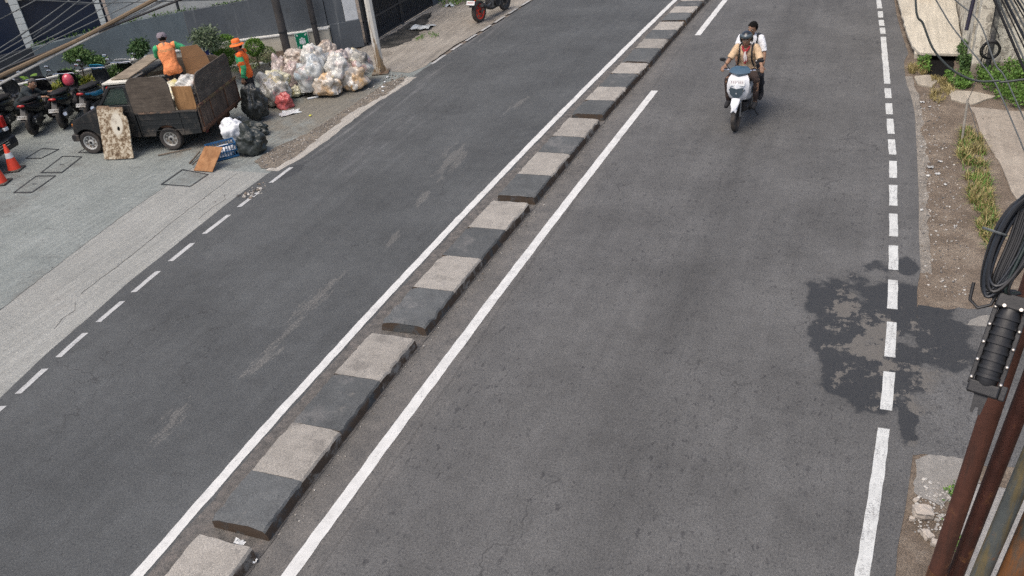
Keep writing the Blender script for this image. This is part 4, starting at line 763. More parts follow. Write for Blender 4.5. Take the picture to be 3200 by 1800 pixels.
def plasticmat(name, film, trash, cover=.55, rough=.28, patch=None):
    """clear sack: crumpled rubbish seen through a milky film"""
    g = G(name); off = g.new('VectorMath'); off.operation = 'ADD'; g.put(off.inputs[0], g.co()); r3 = g.new('CombineXYZ'); rn = g.math('MULTIPLY', g.rand(), 31); [g.put(r3.inputs[i], rn) for i in range(3)]; g.put(off.inputs[1], r3.outputs[0]); v = off.outputs[0]
    vd = g.new('VectorMath'); vd.operation = 'ADD'; g.put(vd.inputs[0], v); nz = g.noisec(v, 5, 2); sc = g.new('VectorMath'); sc.operation = 'SCALE'; g.put(sc.inputs[0], nz); sc.inputs['Scale'].default_value = .25; g.put(vd.inputs[1], sc.outputs[0]); v2 = vd.outputs[0]
    cell = g.voro(v2, 5.0, out=1); hx = g.new('SeparateColor'); g.put(hx.inputs[0], cell); n = len(trash); stops = [(i/n, c) for i, c in enumerate(trash)]
    t = g.ramp(hx.outputs[0], stops, 'CONSTANT'); t = g.mul(t, g.lin(g.noise(v, 18, 4), .3, .7, .55, 1.35))
    cov = g.sstep(g.noise(v, 3.6, 5, .65), cover-.14, cover+.14); b = g.mix(g.math('MULTIPLY', cov, .85), film, t)
    cr = g.math('SUBTRACT', 1, g.math('ABSOLUTE', g.math('MULTIPLY', g.math('SUBTRACT', g.noise(v, 9, 5, .6, .8), .5), 9), clamp=True)); b = g.mix(g.math('MULTIPLY', g.math('MAXIMUM', cr, 0), .16), b, (.75, .75, .72))
    if patch: b = g.mix(g.sstep(g.noise(v, 1.9, 3), .5, .6), b, patch)
    return g.out(b, rough, 0, g.bump(g.math('ADD', cr, g.noise(v, 22, 3)), .4, .01), .55, coat=.3)
TRASH = [(.5, .48, .44), (.3, .26, .21), (.66, .66, .64), (.16, .12, .08), (.42, .38, .3), (.5, .4, .18), (.28, .31, .34), (.6, .57, .54), (.09, .075, .06), (.5, .27, .25), (.66, .65, .62)]
PM = {'white': plasticmat('bag_white', (.54, .53, .48), TRASH, .58), 'clear': plasticmat('bag_clear', (.33, .32, .27), TRASH, .5), 'pink': plasticmat('bag_pink', (.4, .31, .28), TRASH[3:]+[(.6, .3, .3)], .6), 'beige': plasticmat('bag_beige', (.31, .25, .2), [(.4, .3, .2), (.5, .42, .32), (.3, .2, .13), (.55, .5, .42)], .5), 'yellow': plasticmat('bag_yellow', (.5, .48, .33), [(.6, .5, .12), (.65, .62, .5), (.5, .45, .3), (.7, .68, .62)], .5), 'blue': plasticmat('bag_bluish', (.38, .4, .39), TRASH+[(.3, .42, .5)], .55), 'orange': plasticmat('bag_orange', (.42, .37, .3), [(.6, .35, .12), (.6, .5, .4), (.66, .62, .55), (.5, .3, .12), (.35, .25, .15)], .45), 'lilac': plasticmat('bag_lilac', (.4, .37, .36), TRASH, .6)}
g_ = G('bag_black'); n_ = g_.noise(scale=6, detail=5); M_BBAG = g_.out(g_.mix(n_, (.013, .014, .014), (.035, .04, .038)), g_.lin(n_, .3, .7, .22, .45), 0, g_.bump(g_.math('ABSOLUTE', g_.math('SUBTRACT', g_.noise(scale=11, detail=5, dist=.8), .5)), .55, .03), .5)
g_ = G('bag_black_green'); n_ = g_.noise(scale=5, detail=5); M_GBAG = g_.out(g_.mix(n_, (.014, .018, .016), (.04, .048, .043)), g_.lin(n_, .3, .7, .3, .5), 0, g_.bump(g_.math('ABSOLUTE', g_.math('SUBTRACT', g_.noise(scale=9, detail=5, dist=.8), .5)), .55, .03), .5)
def bag(label, c, r, mat, seed, knot=False, rot=(0, 0, 0), group='rubbish bags', name='rubbish_bag', M=None, knotc=None, **k):
    """c = centre; r = radii"""
    k.setdefault('n', 4); k.setdefault('wr', .06); k.setdefault('lump', .32); me = bag_mesh(name, (r[0], r[1], r[2]*1.25), seed, knot=knot, **k); me.materials.append(mat); o = bpy.data.objects.new(name, me); COL.objects.link(o)
    m = Matrix.Translation((c[0], c[1], c[2]-r[2]*.75)) @ Matrix.Rotation(rot[2], 4, 'Z') @ Matrix.Rotation(rot[0], 4, 'X') @ Matrix.Rotation(rot[1], 4, 'Y')
    o.matrix_world = (M @ m) if M else m
    return tag(o, label, 'rubbish bag', group)
BG = 'clear rubbish bags in the roadside heap'
bag('big clear bag at the front left of the heap, above the red bag', (-12.9, 16.34, .32), (.36, .34, .33), PM['clear'], 1, knot=True, rot=(.1, -.1, .3), group=BG)
bag('red plastic bag at the right foot of the front left clear bag', (-12.6, 16.1, .15), (.2, .16, .17), smat('bag_red', (.42, .09, .085), .35, .3, 8, .6, 14, coat=.2), 21, rot=(0, .5, 0), group=BG)
bag('yellowish-white bag lying behind the front left clear bag', (-13.12, 16.7, .5), (.3, .2, .15), PM['yellow'], 2, rot=(0, .2, .4), group=BG)
bag('pinkish bag at the far left end of the heap', (-13.5, 17.55, .42), (.25, .23, .28), PM['pink'], 3, knot=True, group=BG)
bag('flattened brown-beige bag on top at the left of the heap', (-13.05, 17.6, .72), (.3, .26, .17), PM['beige'], 4, rot=(0, .15, .5), group=BG)
bag('tall white bag crowning the heap under the green sign', (-12.42, 17.45, .8), (.29, .27, .25), PM['white'], 5, group=BG, rot=(.1, -.15, 0))
bag('beige bag tucked right of the top white bag', (-12.45, 18.1, .72), (.22, .22, .22), PM['beige'], 6, group=BG)
bag('pink and red bag on the right shoulder of the heap', (-12.2, 18.05, .55), (.27, .22, .2), PM['pink'], 7, group=BG, rot=(0, .3, 0))
bag('white and pink bag at the back right of the heap', (-12.05, 18.5, .36), (.27, .25, .22), PM['lilac'], 8, knot=True, group=BG)
bag('dull pink bag in the middle left of the heap', (-13.05, 17.4, .34), (.23, .23, .3), PM['pink'], 9, group=BG, rot=(.1, .1, 0))
bag('huge bluish clear bag in the front centre of the heap', (-12.3, 17.05, .42), (.38, .34, .38), PM['blue'], 10, group=BG)
bag('bright white bag in the heap, right of the bluish one', (-11.72, 17.3, .55), (.28, .28, .28), PM['white'], 11, group=BG)
bag('low clear bag with orange wrappers at the front of the heap', (-11.9, 17.0, .24), (.36, .26, .24), PM['orange'], 12, group=BG)
bag('greyish white bag leaning on the foot of the white pole', (-11.42, 17.85, .5), (.28, .27, .26), PM['clear'], 13, knot=True, group=BG)
bag('clear bag with peach-coloured sheet inside, rightmost in the heap', (-11.42, 17.5, .25), (.31, .28, .26), PM['orange'], 14, group=BG, rot=(0, -.2, .8))
bag('small torn yellow bag spilling between the front bags', (-12.72, 16.85, .12), (.17, .15, .12), PM['yellow'], 15, group=BG)
bag('grey bag hidden deep in the centre of the heap', (-12.5, 17.7, .35), (.4, .4, .4), PM['clear'], 16, group=BG)
BK = 'black rubbish bags beside the truck'
bag('upright shiny black bag in front of the orange worker’s legs', (-12.74, 15.3, .33), (.27, .25, .34), M_BBAG, 17, lump=.3, group=BK, flat=.7, wr=.1)
bag('slumped dark green-black bag beside the blue crate', (-11.62, 13.5, .24), (.3, .25, .25), M_GBAG, 18, knot=True, group=BK, wr=.1, rot=(0, .25, .3))
bag('flat black bag lying between the other two black bags', (-12.25, 14.45, .12), (.36, .2, .13), M_GBAG, 19, group=BK, wr=.1)
bag('small black bag under the tailgate', (-12.72, 14.35, .14), (.22, .2, .16), M_BBAG, 22, group=BK, wr=.1)
bag('plain white sack leaning on the blue crate', (-12.2, 13.85, .33), (.25, .17, .22), smat('sack_white', (.72, .73, .74), .55, .1, 6, .5, 12), 20, group='sacks', name='sack', rot=(.1, -.35, .3), wr=.07)
WG = 'bags in the truck bed'
bag('white bag bulging over the orange-brown offcut in the truck', (2.42, .42, 1.24), (.26, .24, .2), PM['white'], 31, M=TR, group=WG)
bag('lilac-white bag squeezed against the rear board of the truck', (2.47, .5, .95), (.14, .3, .24), PM['lilac'], 32, M=TR, group=WG)
bag('bag with yellow contents deep in the truck bed', (2.0, .75, .85), (.45, .45, .32), PM['yellow'], 33, M=TR, group=WG)
bag('clear bag at the far side of the truck bed', (2.2, 1.3, .8), (.45, .35, .3), PM['clear'], 34, M=TR, group=WG)
bag('clear bag behind the truck cab', (1.65, .6, .85), (.33, .5, .3), PM['clear'], 35, M=TR, group=WG)

# ------------------------------------------------------------------ blue crate, boards, sticks, litter
cr_ = thing('plastic_crate', 'blue slatted plastic crate full of crumpled paper beside the truck', 'crate', (-12.12, 13.2, 0), R(48)); M_CR = smat('crate_blue', (.012, .085, .2), .45, .2, 6, .1)
CL, CW_, CH = .58, .36, .3
MB().box(-CL/2, CL/2, -CW_/2, CW_/2, .005, .02).build('base', M_CR, cr_)
rim = MB()
for z in (.02, .14, CH-.035):
    h_ = .035 if z > .2 else .02
    rim.box(-CL/2, CL/2, -CW_/2, -CW_/2+.018, z, z+h_); rim.box(-CL/2, CL/2, CW_/2-.018, CW_/2, z, z+h_); rim.box(-CL/2, -CL/2+.018, -CW_/2+.018, CW_/2-.018, z, z+h_); rim.box(CL/2-.018, CL/2, -CW_/2+.018, CW_/2-.018, z, z+h_)
rim.build('rim_bands', M_CR, cr_)
def slatset(n, L, fn):
    for i in range(n): fn(-L/2+L*i/(n-1))
sl1 = MB().box(-.008, .008, -.007, .007, .02, CH-.02).mesh('slat'); sl1.materials.append(M_CR)
def slat(x, y):
    o = bpy.data.objects.new('slat', sl1); COL.objects.link(o); o.parent = cr_; o.location = (x, y, 0)
for s in (-1, 1):
    slatset(11, CL-.03, lambda x: slat(x, s*(CW_/2-.009))); slatset(7, CW_-.08, lambda y: slat(s*(CL/2-.009), y))
pp = bag_mesh('paper_fill', (CL*.46, CW_*.46, .13), 77, wr=.2); pp.materials.append(plasticmat('paper_scraps', (.66, .67, .69), [(.7, .7, .7), (.62, .66, .7), (.68, .68, .66), (.3, .4, .55)], .55, .6)); o = bpy.data.objects.new('paper_fill', pp); COL.objects.link(o); o.parent = cr_; o.location = (0, 0, .04)
tag(quad_slab((-12.3, 12.47, .008), (-11.83, 12.46, .008), (-11.76, 12.86, .37), (-12.2, 12.86, .37), .014).build('wood_panel', woodmat('rusty_panel', (.24, .115, .05), (.34, .18, .085), (5, 3, 3), .15)), 'orange-brown wood panel leaning on the near end of the blue crate', 'board')
def stick(label, a, b, r=.014, m=None): tag(MB().tube([a, Vector(a).lerp(Vector(b), .5)+Vector((.01, 0, .004)), b], [r, r*.9, r*.75], 7).build('stick', m or smat('stick_wood', (.12, .09, .065), .85, .3, 12, .4)), label, 'stick')
stick('thin dark stick lying beside the truck’s rear wheel', (-13.72, 13.06, .016), (-13.18, 13.48, .02))
stick('short stick behind the leaning orange-brown panel', (-12.66, 12.78, .016), (-12.8, 13.3, .05), .018)
stick('second short stick under the panel edge, nearer the crate', (-12.55, 12.72, .016), (-12.6, 13.3, .05), .014)
M_PAP = smat('paper_white', (.68, .7, .7), .8, .1, 6, .3)
def scrap(label, x, y, s, seed, mat=None, h=.02, name='paper_scrap', el=1.0, rz=0):
    rnd = random.Random(seed); n = 6; vs = []; fs = []
    for j in range(n):
        for i in range(n):
            u, v = i/(n-1)-.5, j/(n-1)-.5; q = 1+.25*fbm((i*.7, j*.7, seed)); vs.append((s*el*u*q, s*v*q, max(.004, h*(.5+.9*fbm((i*.55, j*.55, seed+3))))))
    for j in range(n-1):
        for i in range(n-1):
            if not ((i in (0, n-2)) and (j in (0, n-2)) and rnd.random() < .5): fs.append((j*n+i, j*n+i+1, (j+1)*n+i+1, (j+1)*n+i))
    o = MB().add(vs, fs).build(name, mat or M_PAP, None, smooth=True); o.location = (x, y, 0); o.rotation_euler = (0, 0, rz); return tag(o, label, 'litter', 'litter')
M_FILM = smat('clear_film', (.55, .58, .58), .25, .2, 8, .4, coat=.3)
scrap('crumpled white paper on the pavement in front of the heap', -12.6, 16.95, .13, 1, h=.06)
scrap('flat clear plastic sheet below the red bag', -12.2, 15.75, .34, 2, M_FILM, .03, 'plastic_sheet', 1.4, .8)
scrap('tiny yellow wrapper alone on the forecourt', -11.55, 15.62, .06, 3, smat('wrapper_yellow', (.6, .6, .05), .5, .1), .03, 'wrapper')
tag(MB().box(-.13, .13, -.025, .025, 0, .03).build('foam_strip', M_PAP, None, bevel=.004), 'short white foam strip on the pavement before the heap', 'litter', 'litter').matrix_world = Matrix.Translation((-12.2, 16.75, 0)) @ Matrix.Rotation(R(42), 4, 'Z')
scrap('large clear plastic bag lying by the puddle near the gate', -12.2, 22.75, .55, 5, M_FILM, .1, 'plastic_sheet', 1.2)
scrap('pale plastic scrap by the weeds past the gate', -12.45, 25.3, .3, 6, M_FILM, .08, 'plastic_sheet')
scrap('white paper by the worker’s feet near the tailgate', -13.3, 15.3, .1, 8, h=.05)
for k, (x, y, s) in enumerate([(-10.75, 17.6, .08), (-10.9, 17.95, .06), (-10.6, 17.3, .05), (-11.0, 18.3, .07)]): scrap(['pale scrap in the gutter below the white pole', 'small scrap nearest the pole base plate', 'tiny pale scrap at the wet gutter edge', 'scrap right beside the base plate corner'][k], x, y, s, 20+k, h=.04)

# ------------------------------------------------------------------ access covers set in the forecourt
def cover(label, pts, slot=True):
    t = thing('access_cover', label, 'manhole cover', (0, 0, 0), 0, 'concrete access covers in the forecourt'); pts = [Vector((x, y, 0)) for x, y in pts]; c = sum(pts, Vector())/4
    fr = MB(); m = smat('cover_steel', (.035, .038, .04), .55, .3, 10, .2)
    for a, b in zip(pts, pts[1:]+pts[:1]): fr.bar(a+Vector((0, 0, -.004)), b+Vector((0, 0, -.004)), .035, .012)
    fr.build('steel_frame', m, t)
    MB().add([(*(c+(p-c)*.9).xy, -.002) for p in pts], [(0, 1, 2, 3)]).build('concrete_fill', bpy.data.materials['forecourt_concrete'], t)
    if slot: d = (pts[1]-pts[0]).normalized()*.05; MB().bar(c-d, c+d, .02, .006).build('lift_slot', m, t)
    return t
cover('near access cover of the row, left of the truck', [(-15.62, 10.98), (-15.2, 11.04), (-15.38, 11.83), (-15.84, 11.76)])
cover('middle access cover of the row, left of the truck', [(-15.88, 11.92), (-15.37, 11.99), (-15.62, 12.8), (-16.14, 12.77)])
cover('far access cover beside the dark car at the left edge', [(-17.0, 12.55), (-16.6, 12.6), (-16.6, 13.1), (-17.1, 13.1)], False)
cover('square access cover in front of the orange-brown panel', [(-12.56, 11.8), (-11.85, 11.8), (-11.87, 12.36), (-12.62, 12.5)], False)
cover('access cover partly under the truck’s front wheel', [(-15.9, 13.0), (-15.5, 13.05), (-15.55, 13.35), (-15.95, 13.3)], False)
# ------------------------------------------------------------------ people: overlapping limbs fused to one skin, clothes as shells over it
SKIN = smat('skin', (.27, .15, .09), .55, .15, 8, .1); HAIRM = smat('hair_black', (.006, .0055, .005), .85, .3, 60, .6, 120, spec=.15); EYEW = smat('eye_white', (.6, .58, .55), .3, 0, 5, 0); LIP = smat('lip', (.24, .1, .075), .5, .1, 5, 0)
def cloth(name, c, var=.18): return smat('cloth_'+name, c, .9, var, 14, .5, 30)
def person(name, label, loc, rz, J, look, shirt, trousers, shoes, shirt_fn=None, sleeve=1.0, voxel=.011, scale=1.0, fingers=None, group=None, shirt_hem=-.09):
    """J: joint positions (local metres, x forward, y left). look: unit vector of the face."""
    J = {k: Vector(v) for k, v in J.items()}; look = Vector(look).normalized()
    caps = []                                                  # a, b, ra, rb, region
    def cp(a, b, ra, rb, reg): caps.append((Vector(a), Vector(b), ra, rb, reg))
    pel, ch, nk, hd = J['pel'], J['chest'], J['neck'], J['head']; side = (J['shL']-J['shR']).normalized(); hs = (J['hipL']-J['hipR']).normalized()
    mb = MB()
    def ring(c, ax_, sd, wx, wy, n=16):
        sd = (sd-ax_*sd.dot(ax_)).normalized(); f = sd.cross(ax_); return [c+sd*wx*math.cos(2*math.pi*k/n)+f*wy*math.sin(2*math.pi*k/n) for k in range(n)]
    axis = (nk-pel).normalized(); mid = pel.lerp(ch, .5)
    mb.loft([ring(pel-axis*.10, axis, hs, .10, .085), ring(pel-axis*.05, axis, hs, .15, .115), ring(pel+axis*.03, axis, hs, .16, .12), ring(mid, axis, side, .14, .105), ring(ch-axis*.05, (nk-ch).normalized(), side, .165, .12), ring(ch+(nk-ch)*.35, (nk-ch).normalized(), side, .175, .115), ring(ch+(nk-ch)*.78, (nk-ch).normalized(), side, .14, .09), ring(nk, (nk-ch).normalized(), side, .07, .065)])
    for s in (-1, 1):
        cp(pel+hs*s*.07-axis*.02, mid+side*s*.06, .1, .1, 'shirt'); cp(mid+side*s*.06, ch+side*s*.075, .1, .11, 'shirt'); cp(ch+side*s*.075, ch.lerp(nk, .8)+side*s*.08, .11, .08, 'shirt')
    cp(pel-axis*.09, pel-axis*.03, .13, .14, 'trouser')
    def limb(a, b, ra, rb, reg, n=10, geo=True):
        cp(a, b, ra, rb, reg)
        if geo:
            a, b = Vector(a), Vector(b); d = (b-a).normalized(); pts = [a-d*ra*.9, a-d*ra*.55, a, a.lerp(b, .35), a.lerp(b, .7), b, b+d*rb*.55, b+d*rb*.9]; rs = [ra*.35, ra*.82, ra, ra*.65+rb*.35+.004, ra*.3+rb*.7, rb, rb*.82, rb*.35]; mb.tube(pts, rs, n)
    for S, s in (('L', 1), ('R', -1)):
        sh, el, wr = J['sh'+S], J['el'+S], J['wr'+S]; limb(sh, el, .055, .042, 'shirt' if sleeve > .05 else 'skin'); limb(el, wr, .041, .027, 'sleeve2')
        hp, kn, an = J['hip'+S], J['kn'+S], J['an'+S]; limb(hp, kn, .085, .058, 'trouser'); limb(kn, an, .056, .036, 'trouser')
        td = J.get('toe'+S); td = Vector(td) if td else an+Vector((.17, 0, -.05)); limb(an+Vector((-.02, 0, -.03)), td, .042, .034, 'shoe'); limb(an, an+Vector((-.03, 0, -.04)), .04, .04, 'shoe')
        # hand
        hdv = (wr-el).normalized(); hv = J.get('hand'+S); hdv = Vector(hv).normalized() if hv is not None else hdv
        pn = J.get('palm'+S); pn = Vector(pn).normalized() if pn is not None else Vector((0, -s, 0)); pn = (pn-hdv*pn.dot(hdv)).normalized(); ac = hdv.cross(pn); curl = (fingers or {}).get(S, .35)
        pc = wr+hdv*.05
        for q in (-.024, -.008, .008, .024): limb(wr+ac*q*.6, wr+hdv*.085+ac*q*1.15, .014, .0125, 'skin', 8)
        for q, L in ((-.03, .062), (-.0105, .075), (.0105, .08), (.03, .068)):
            p0 = wr+hdv*.088+ac*q; d = hdv.copy(); 
            for seg, fl in enumerate((.45, .32, .25)):
                d = (d*math.cos(curl)+pn*math.sin(curl)).normalized(); p1 = p0+d*L*fl; limb(p0, p1, .0098, .009, 'skin', 6); p0 = p1
        th = wr+hdv*.03+ac*.03; d = (hdv*.75+ac*.55+pn*.35).normalized(); p1 = th+d*.04; limb(th, p1, .012, .011, 'skin', 6); d = (d+pn*curl*.6+hdv*.25).normalized(); limb(p1, p1+d*.032, .0105, .0095, 'skin', 6)
    limb(nk-(hd-nk).normalized()*.03, hd, .052, .05, 'skin')
    up = (hd-nk).normalized(); up = (up-look*up.dot(look)).normalized(); sd = up.cross(look)
    Mh = Matrix((look, sd, up)).transposed()
    hc = hd+up*.02; mb.ball(hc, (.092, .075, .108), 18, M=Mh); mb.ball(hc+look*.028-up*.055, (.055, .052, .055), 14, M=Mh); cp(hc-up*.06, hc+up*.06, .085, .085, 'skin')
    mb.tube([hc+look*.085+up*.005, hc+look*.108-up*.028, hc+look*.088-up*.042], [.008, .014, .011], 8)     # nose
    for s in (-1, 1): mb.ball(hc+sd*s*.076-up*.01-look*.005, (.018, .012, .028), 8, M=Mh)
    me0 = mb.mesh('tmp'); tmp = bpy.data.objects.new('tmp', me0); COL.objects.link(tmp)
    r_ = tmp.modifiers.new('r', 'REMESH'); r_.mode = 'VOXEL'; r_.voxel_size = voxel; sm = tmp.modifiers.new('s', 'SMOOTH'); sm.factor = .5; sm.iterations = 3
    dg = bpy.context.evaluated_depsgraph_get(); dg.update(); me = bpy.data.meshes.new_from_object(tmp.evaluated_get(dg)); bpy.data.objects.remove(tmp); me.name = 'body'
    nv, nf = len(me.vertices), len(me.polygons); co = np.empty(nv*3); me.vertices.foreach_get('co', co); co = co.reshape(-1, 3); no = np.empty(nv*3); me.vertices.foreach_get('normal', no); no = no.reshape(-1, 3)
    best = np.full(nv, 1e9); reg = np.zeros(nv, int); names = ['skin', 'shirt', 'sleeve2', 'trouser', 'shoe']; tpar = np.zeros(nv); capid = np.zeros(nv, int)
    for i, (a, b, ra, rb, rg) in enumerate(caps):
        a_, b_ = np.array(a), np.array(b); d = b_-a_; t = np.clip((co-a_)@d/max(1e-9, d@d), 0, 1); ds = np.linalg.norm(co-a_-t[:, None]*d, axis=1)-(ra+(rb-ra)*t); m = ds < best; best[m] = ds[m]; reg[m] = names.index(rg); tpar[m] = t[m]; capid[m] = i
    fl = np.empty(sum(p.loop_total for p in me.polygons), int); me.polygons.foreach_get('vertices', fl); ls = np.empty(nf, int); me.polygons.foreach_get('loop_start', ls); lt = np.empty(nf, int); me.polygons.foreach_get('loop_total', lt)
    faces = [fl[s:s+t] for s, t in zip(ls, lt)]
    isarm = reg == 2; shirtv = (reg == 1) | (isarm & (tpar < (sleeve-1) if sleeve > 1 else np.zeros(nv, bool)))
    if sleeve < 1:                                             # short sleeves end part-way down the upper arm
        for i, c in enumerate(caps):
            if c[4] == 'shirt' and any((c[0]-J['sh'+S]).length < 1e-6 for S in 'LR'): shirtv &= ~((capid == i) & (tpar > sleeve))
    hipc = np.array([c[4] == 'trouser' and (i == 6 or any((c[0]-J['hip'+S]).length < 1e-6 for S in 'LR')) for i, c in enumerate(caps)]); tors = ((co-np.array(pel))@np.array(axis) > shirt_hem) & hipc[capid] & ((tpar < .22) | (capid == 6)); shirtv = shirtv | tors; trouv = (reg == 3); axn = np.array(axis); low = (co-np.array(pel))@axn < shirt_hem; shirtT = shirtv & ~(((capid < 6)) & low); trouv = trouv | ((capid < 6) & (((co-np.array(pel))@axn) < shirt_hem+.03)); shoev = reg == 4
    t = thing(name, label, 'person', loc, rz, group); t.scale = (scale,)*3
    b = obj('body', me, SKIN, t, smooth=True, angle=180)
    def shell(nm, mask, off, mats, fn=None, wr=.008, sd_=1):
        idx = {}; vs = []; fs = []; mi = []
        for f in faces:
            if mask[f].all():
                g = []
                for v in f:
                    v = int(v)
                    if v not in idx:
                        idx[v] = len(vs); p = Vector(co[v]); w_ = fbm(p*7+Vector((sd_, 0, 0)), 3)*wr; vs.append(p+Vector(no[v])*(off+w_+.003))
                    g.append(idx[v])
                fs.append(g); mi.append(fn(Vector(co[f].mean(0)), Vector(no[f].mean(0)), int(capid[f[0]]), float(tpar[f[0]])) if fn else 0)
        m = bpy.data.meshes.new(nm); m.from_pydata(vs, [], fs); m.polygons.foreach_set('material_index', mi); o = obj(nm, m, mats, t, smooth=True, angle=180); s_ = o.modifiers.new('thick', 'SOLIDIFY'); s_.thickness = .006; s_.offset = -1
        return o
    shell('trousers', trouv, .008, trousers, None, .016, 2); shell('shirt', shirtT, .014, shirt, shirt_fn, .016, 5); [shell('shoe', shoev & (np.linalg.norm(co-np.array(J['an'+a]), axis=1) < np.linalg.norm(co-np.array(J['an'+b]), axis=1)), .006, shoes, None, .002, 8) for a, b in ('LR', 'RL')]
    # eyes, brows, mouth
    for s in (-1, 1):
        MB().ball(hc+look*.083+sd*s*.031+up*.012, (.009, .013, .008), 8, M=Mh).build('eye', EYEW, t, smooth=True); MB().ball(hc+look*.0915+sd*s*.031+up*.012, (.004, .006, .006), 8, M=Mh).build('iris', HAIRM, t, smooth=True)
        MB().tube([hc+look*.088+sd*s*.015+up*.03, hc+look*.087+sd*s*.032+up*.034, hc+look*.078+sd*s*.048+up*.028], .004, 5).build('eyebrow', HAIRM, t)
    MB().tube([hc+look*.076+sd*.025-up*.066, hc+look*.086-up*.064, hc+look*.076-sd*.025-up*.066], .006, 6).build('mouth', LIP, t)
    t['_h'] = 0; del t['_h']
    return t, dict(hc=hc, look=look, up=up, side=sd, M=Mh)
def hair(t, F, back=1.0, mat=HAIRM, vol=1.0):
    bm = bmesh.new(); bmesh.ops.create_icosphere(bm, subdivisions=4, radius=1)
    for v in bm.verts:
        d = v.co.normalized(); q = 1+.07*fbm(d*6, 3); v.co = Vector((d.x*.102*q*vol, d.y*.088*q*vol, d.z*.122*q*vol))
    bmesh.ops.delete(bm, geom=[v for v in bm.verts if (v.co.x > .035 and v.co.z < .055) or v.co.z < -.07 or (abs(v.co.y) > .07 and v.co.z < -.0)], context='VERTS')
    me = bpy.data.meshes.new('hair'); bm.to_mesh(me); bm.free(); o = obj('hair', me, mat, t, smooth=True, angle=180); o.matrix_local = Matrix.Translation(F['hc']) @ F['M'].to_4x4() @ Matrix.Translation((-.008, 0, .012)); s_ = o.modifiers.new('thick', 'SOLIDIFY'); s_.thickness = .012
    return o
def on_head(o, t, F, dz=0, dx=0): o.parent = t; o.matrix_local = Matrix.Translation(F['hc']) @ F['M'].to_4x4() @ Matrix.Translation((dx, 0, dz)); return o
def mirror_j(d): return d
ORG, GRN, BLKC = cloth('orange', (.78, .135, .02)), cloth('green', (.05, .36, .15)), cloth('black', (.018, .018, .02)); PEACH = cloth('peach_orange', (.8, .27, .1)); M_NAVY = cloth('navy', (.016, .018, .024)); BROWNT = cloth('dark_brown', (.035, .022, .018))

# --- worker standing by the tailgate, in profile facing the truck
STAND = dict(pel=(0, 0, .9), chest=(.02, 0, 1.2), neck=(.02, 0, 1.40), head=(.05, 0, 1.49), shL=(.0, .18, 1.34), shR=(.0, -.18, 1.34), elL=(-.04, .23, 1.06), elR=(.03, -.23, 1.07), wrL=(.03, .24, .83), wrR=(.1, -.22, .85), hipL=(0, .085, .87), hipR=(0, -.085, .87), knL=(.03, .09, .47), knR=(-.01, -.1, .47), anL=(-.01, .1, .085), anR=(-.08, -.1, .085))
def hiviz(p, n, c, tp):
    if abs(p.z-1.20) < .0: return 0
    if c >= 6 and p.z < 1.32 and abs(p.y) > .15: return 1 if not (1.14 < p.z < 1.22 and p.y > .22) else 0      # green sleeves, orange patch
    if abs(p.x-.0) < .022 and p.z < 1.3 and abs(p.y) > .1: return 2
    if p.z > 1.36 and p.x > .03: return 2
    if 1.15 < p.z < 1.33 and p.x > .02: return 1
    return 0
wt, F = person('person', 'worker in orange and green jacket and orange brimmed hat standing beside the tailgate', (-13.2, 15.86, 0), math.atan2(-.36, -.93), STAND, (1, 0, -.08), [ORG, GRN, BLKC], BLKC, BLKC, hiviz, sleeve=1.9, scale=1.0, fingers={'L': .4, 'R': .4}, group='rubbish workers', shirt_hem=-.1)
hair(wt, F)
ht = MB(); prof = [(.165, .035), (.16, .045), (.115, .065), (.102, .07), (.1, .1), (.095, .145), (.08, .165), (.02, .172)]
ht.lathe(prof, 24); o = ht.build('hat', cloth('hat_orange', (.8, .16, .03)), None, smooth=True, angle=50); on_head(o, wt, F, -.005, .0)
o = MB().lathe([(.104, .075), (.105, .095)], 24).build('hat_band', cloth('hat_band', (.35, .33, .2)), None, smooth=True); on_head(o, wt, F, -.005, .0)

# --- worker on the truck bed, seen from behind, right arm out to the cardboard
BED = dict(pel=(0, 0, .86), chest=(.10, 0.02, 1.15), neck=(.17, .03, 1.35), head=(.22, .03, 1.43), shL=(.12, .2, 1.29), shR=(.14, -.17, 1.3), elL=(.28, .24, 1.08), elR=(.16, -.36, 1.17), wrL=(.45, .12, 1.05), wrR=(.38, -.36, 1.08), hipL=(0, .09, .83), hipR=(0, -.09, .83), knL=(.06, .12, .45), knR=(.04, -.11, .45), anL=(-.02, .13, .085), anR=(-.04, -.12, .085), handR=(1, 0, -.1), palmR=(0, 1, 0))
def bedshirt(p, n, c, tp):
    if c >= 7 and abs(p.y) > .185 and p.z > .95: return 1
    if abs(p.z-1.245) < .006 or abs(p.z-1.22) < .006:
        if n.x < 0: return 2
    return 0
ow = math.atan2(.8, -.6)
wb, F = person('person', 'worker in pale orange shirt bending over in the truck bed, back to the road', tuple(TR @ Vector((1.83, 1.0, .62))), math.atan2(.75, -.66), BED, (.95, .1, -.35), [PEACH, GRN, cloth('khaki', (.35, .22, .1))], M_NAVY, BLKC, bedshirt, sleeve=.95, group='rubbish workers', shirt_hem=-.14, scale=1.0)
hair(wb, F)
o = MB().lathe([(.103, -.005), (.107, .02), (.1, .07), (.07, .11), (.01, .12)], 20).build('cap', cloth('cap_grey', (.2, .17, .19)), None, smooth=True, angle=60); on_head(o, wb, F, .008, -.004)
o = MB().prism([(.07, -.07), (.12, -.062), (.17, -.03), (.175, .0), (.17, .03), (.12, .062), (.07, .07)], 0, .006).build('cap_brim', cloth('cap_grey2', (.16, .13, .15)), None); on_head(o, wb, F, .01, 0)

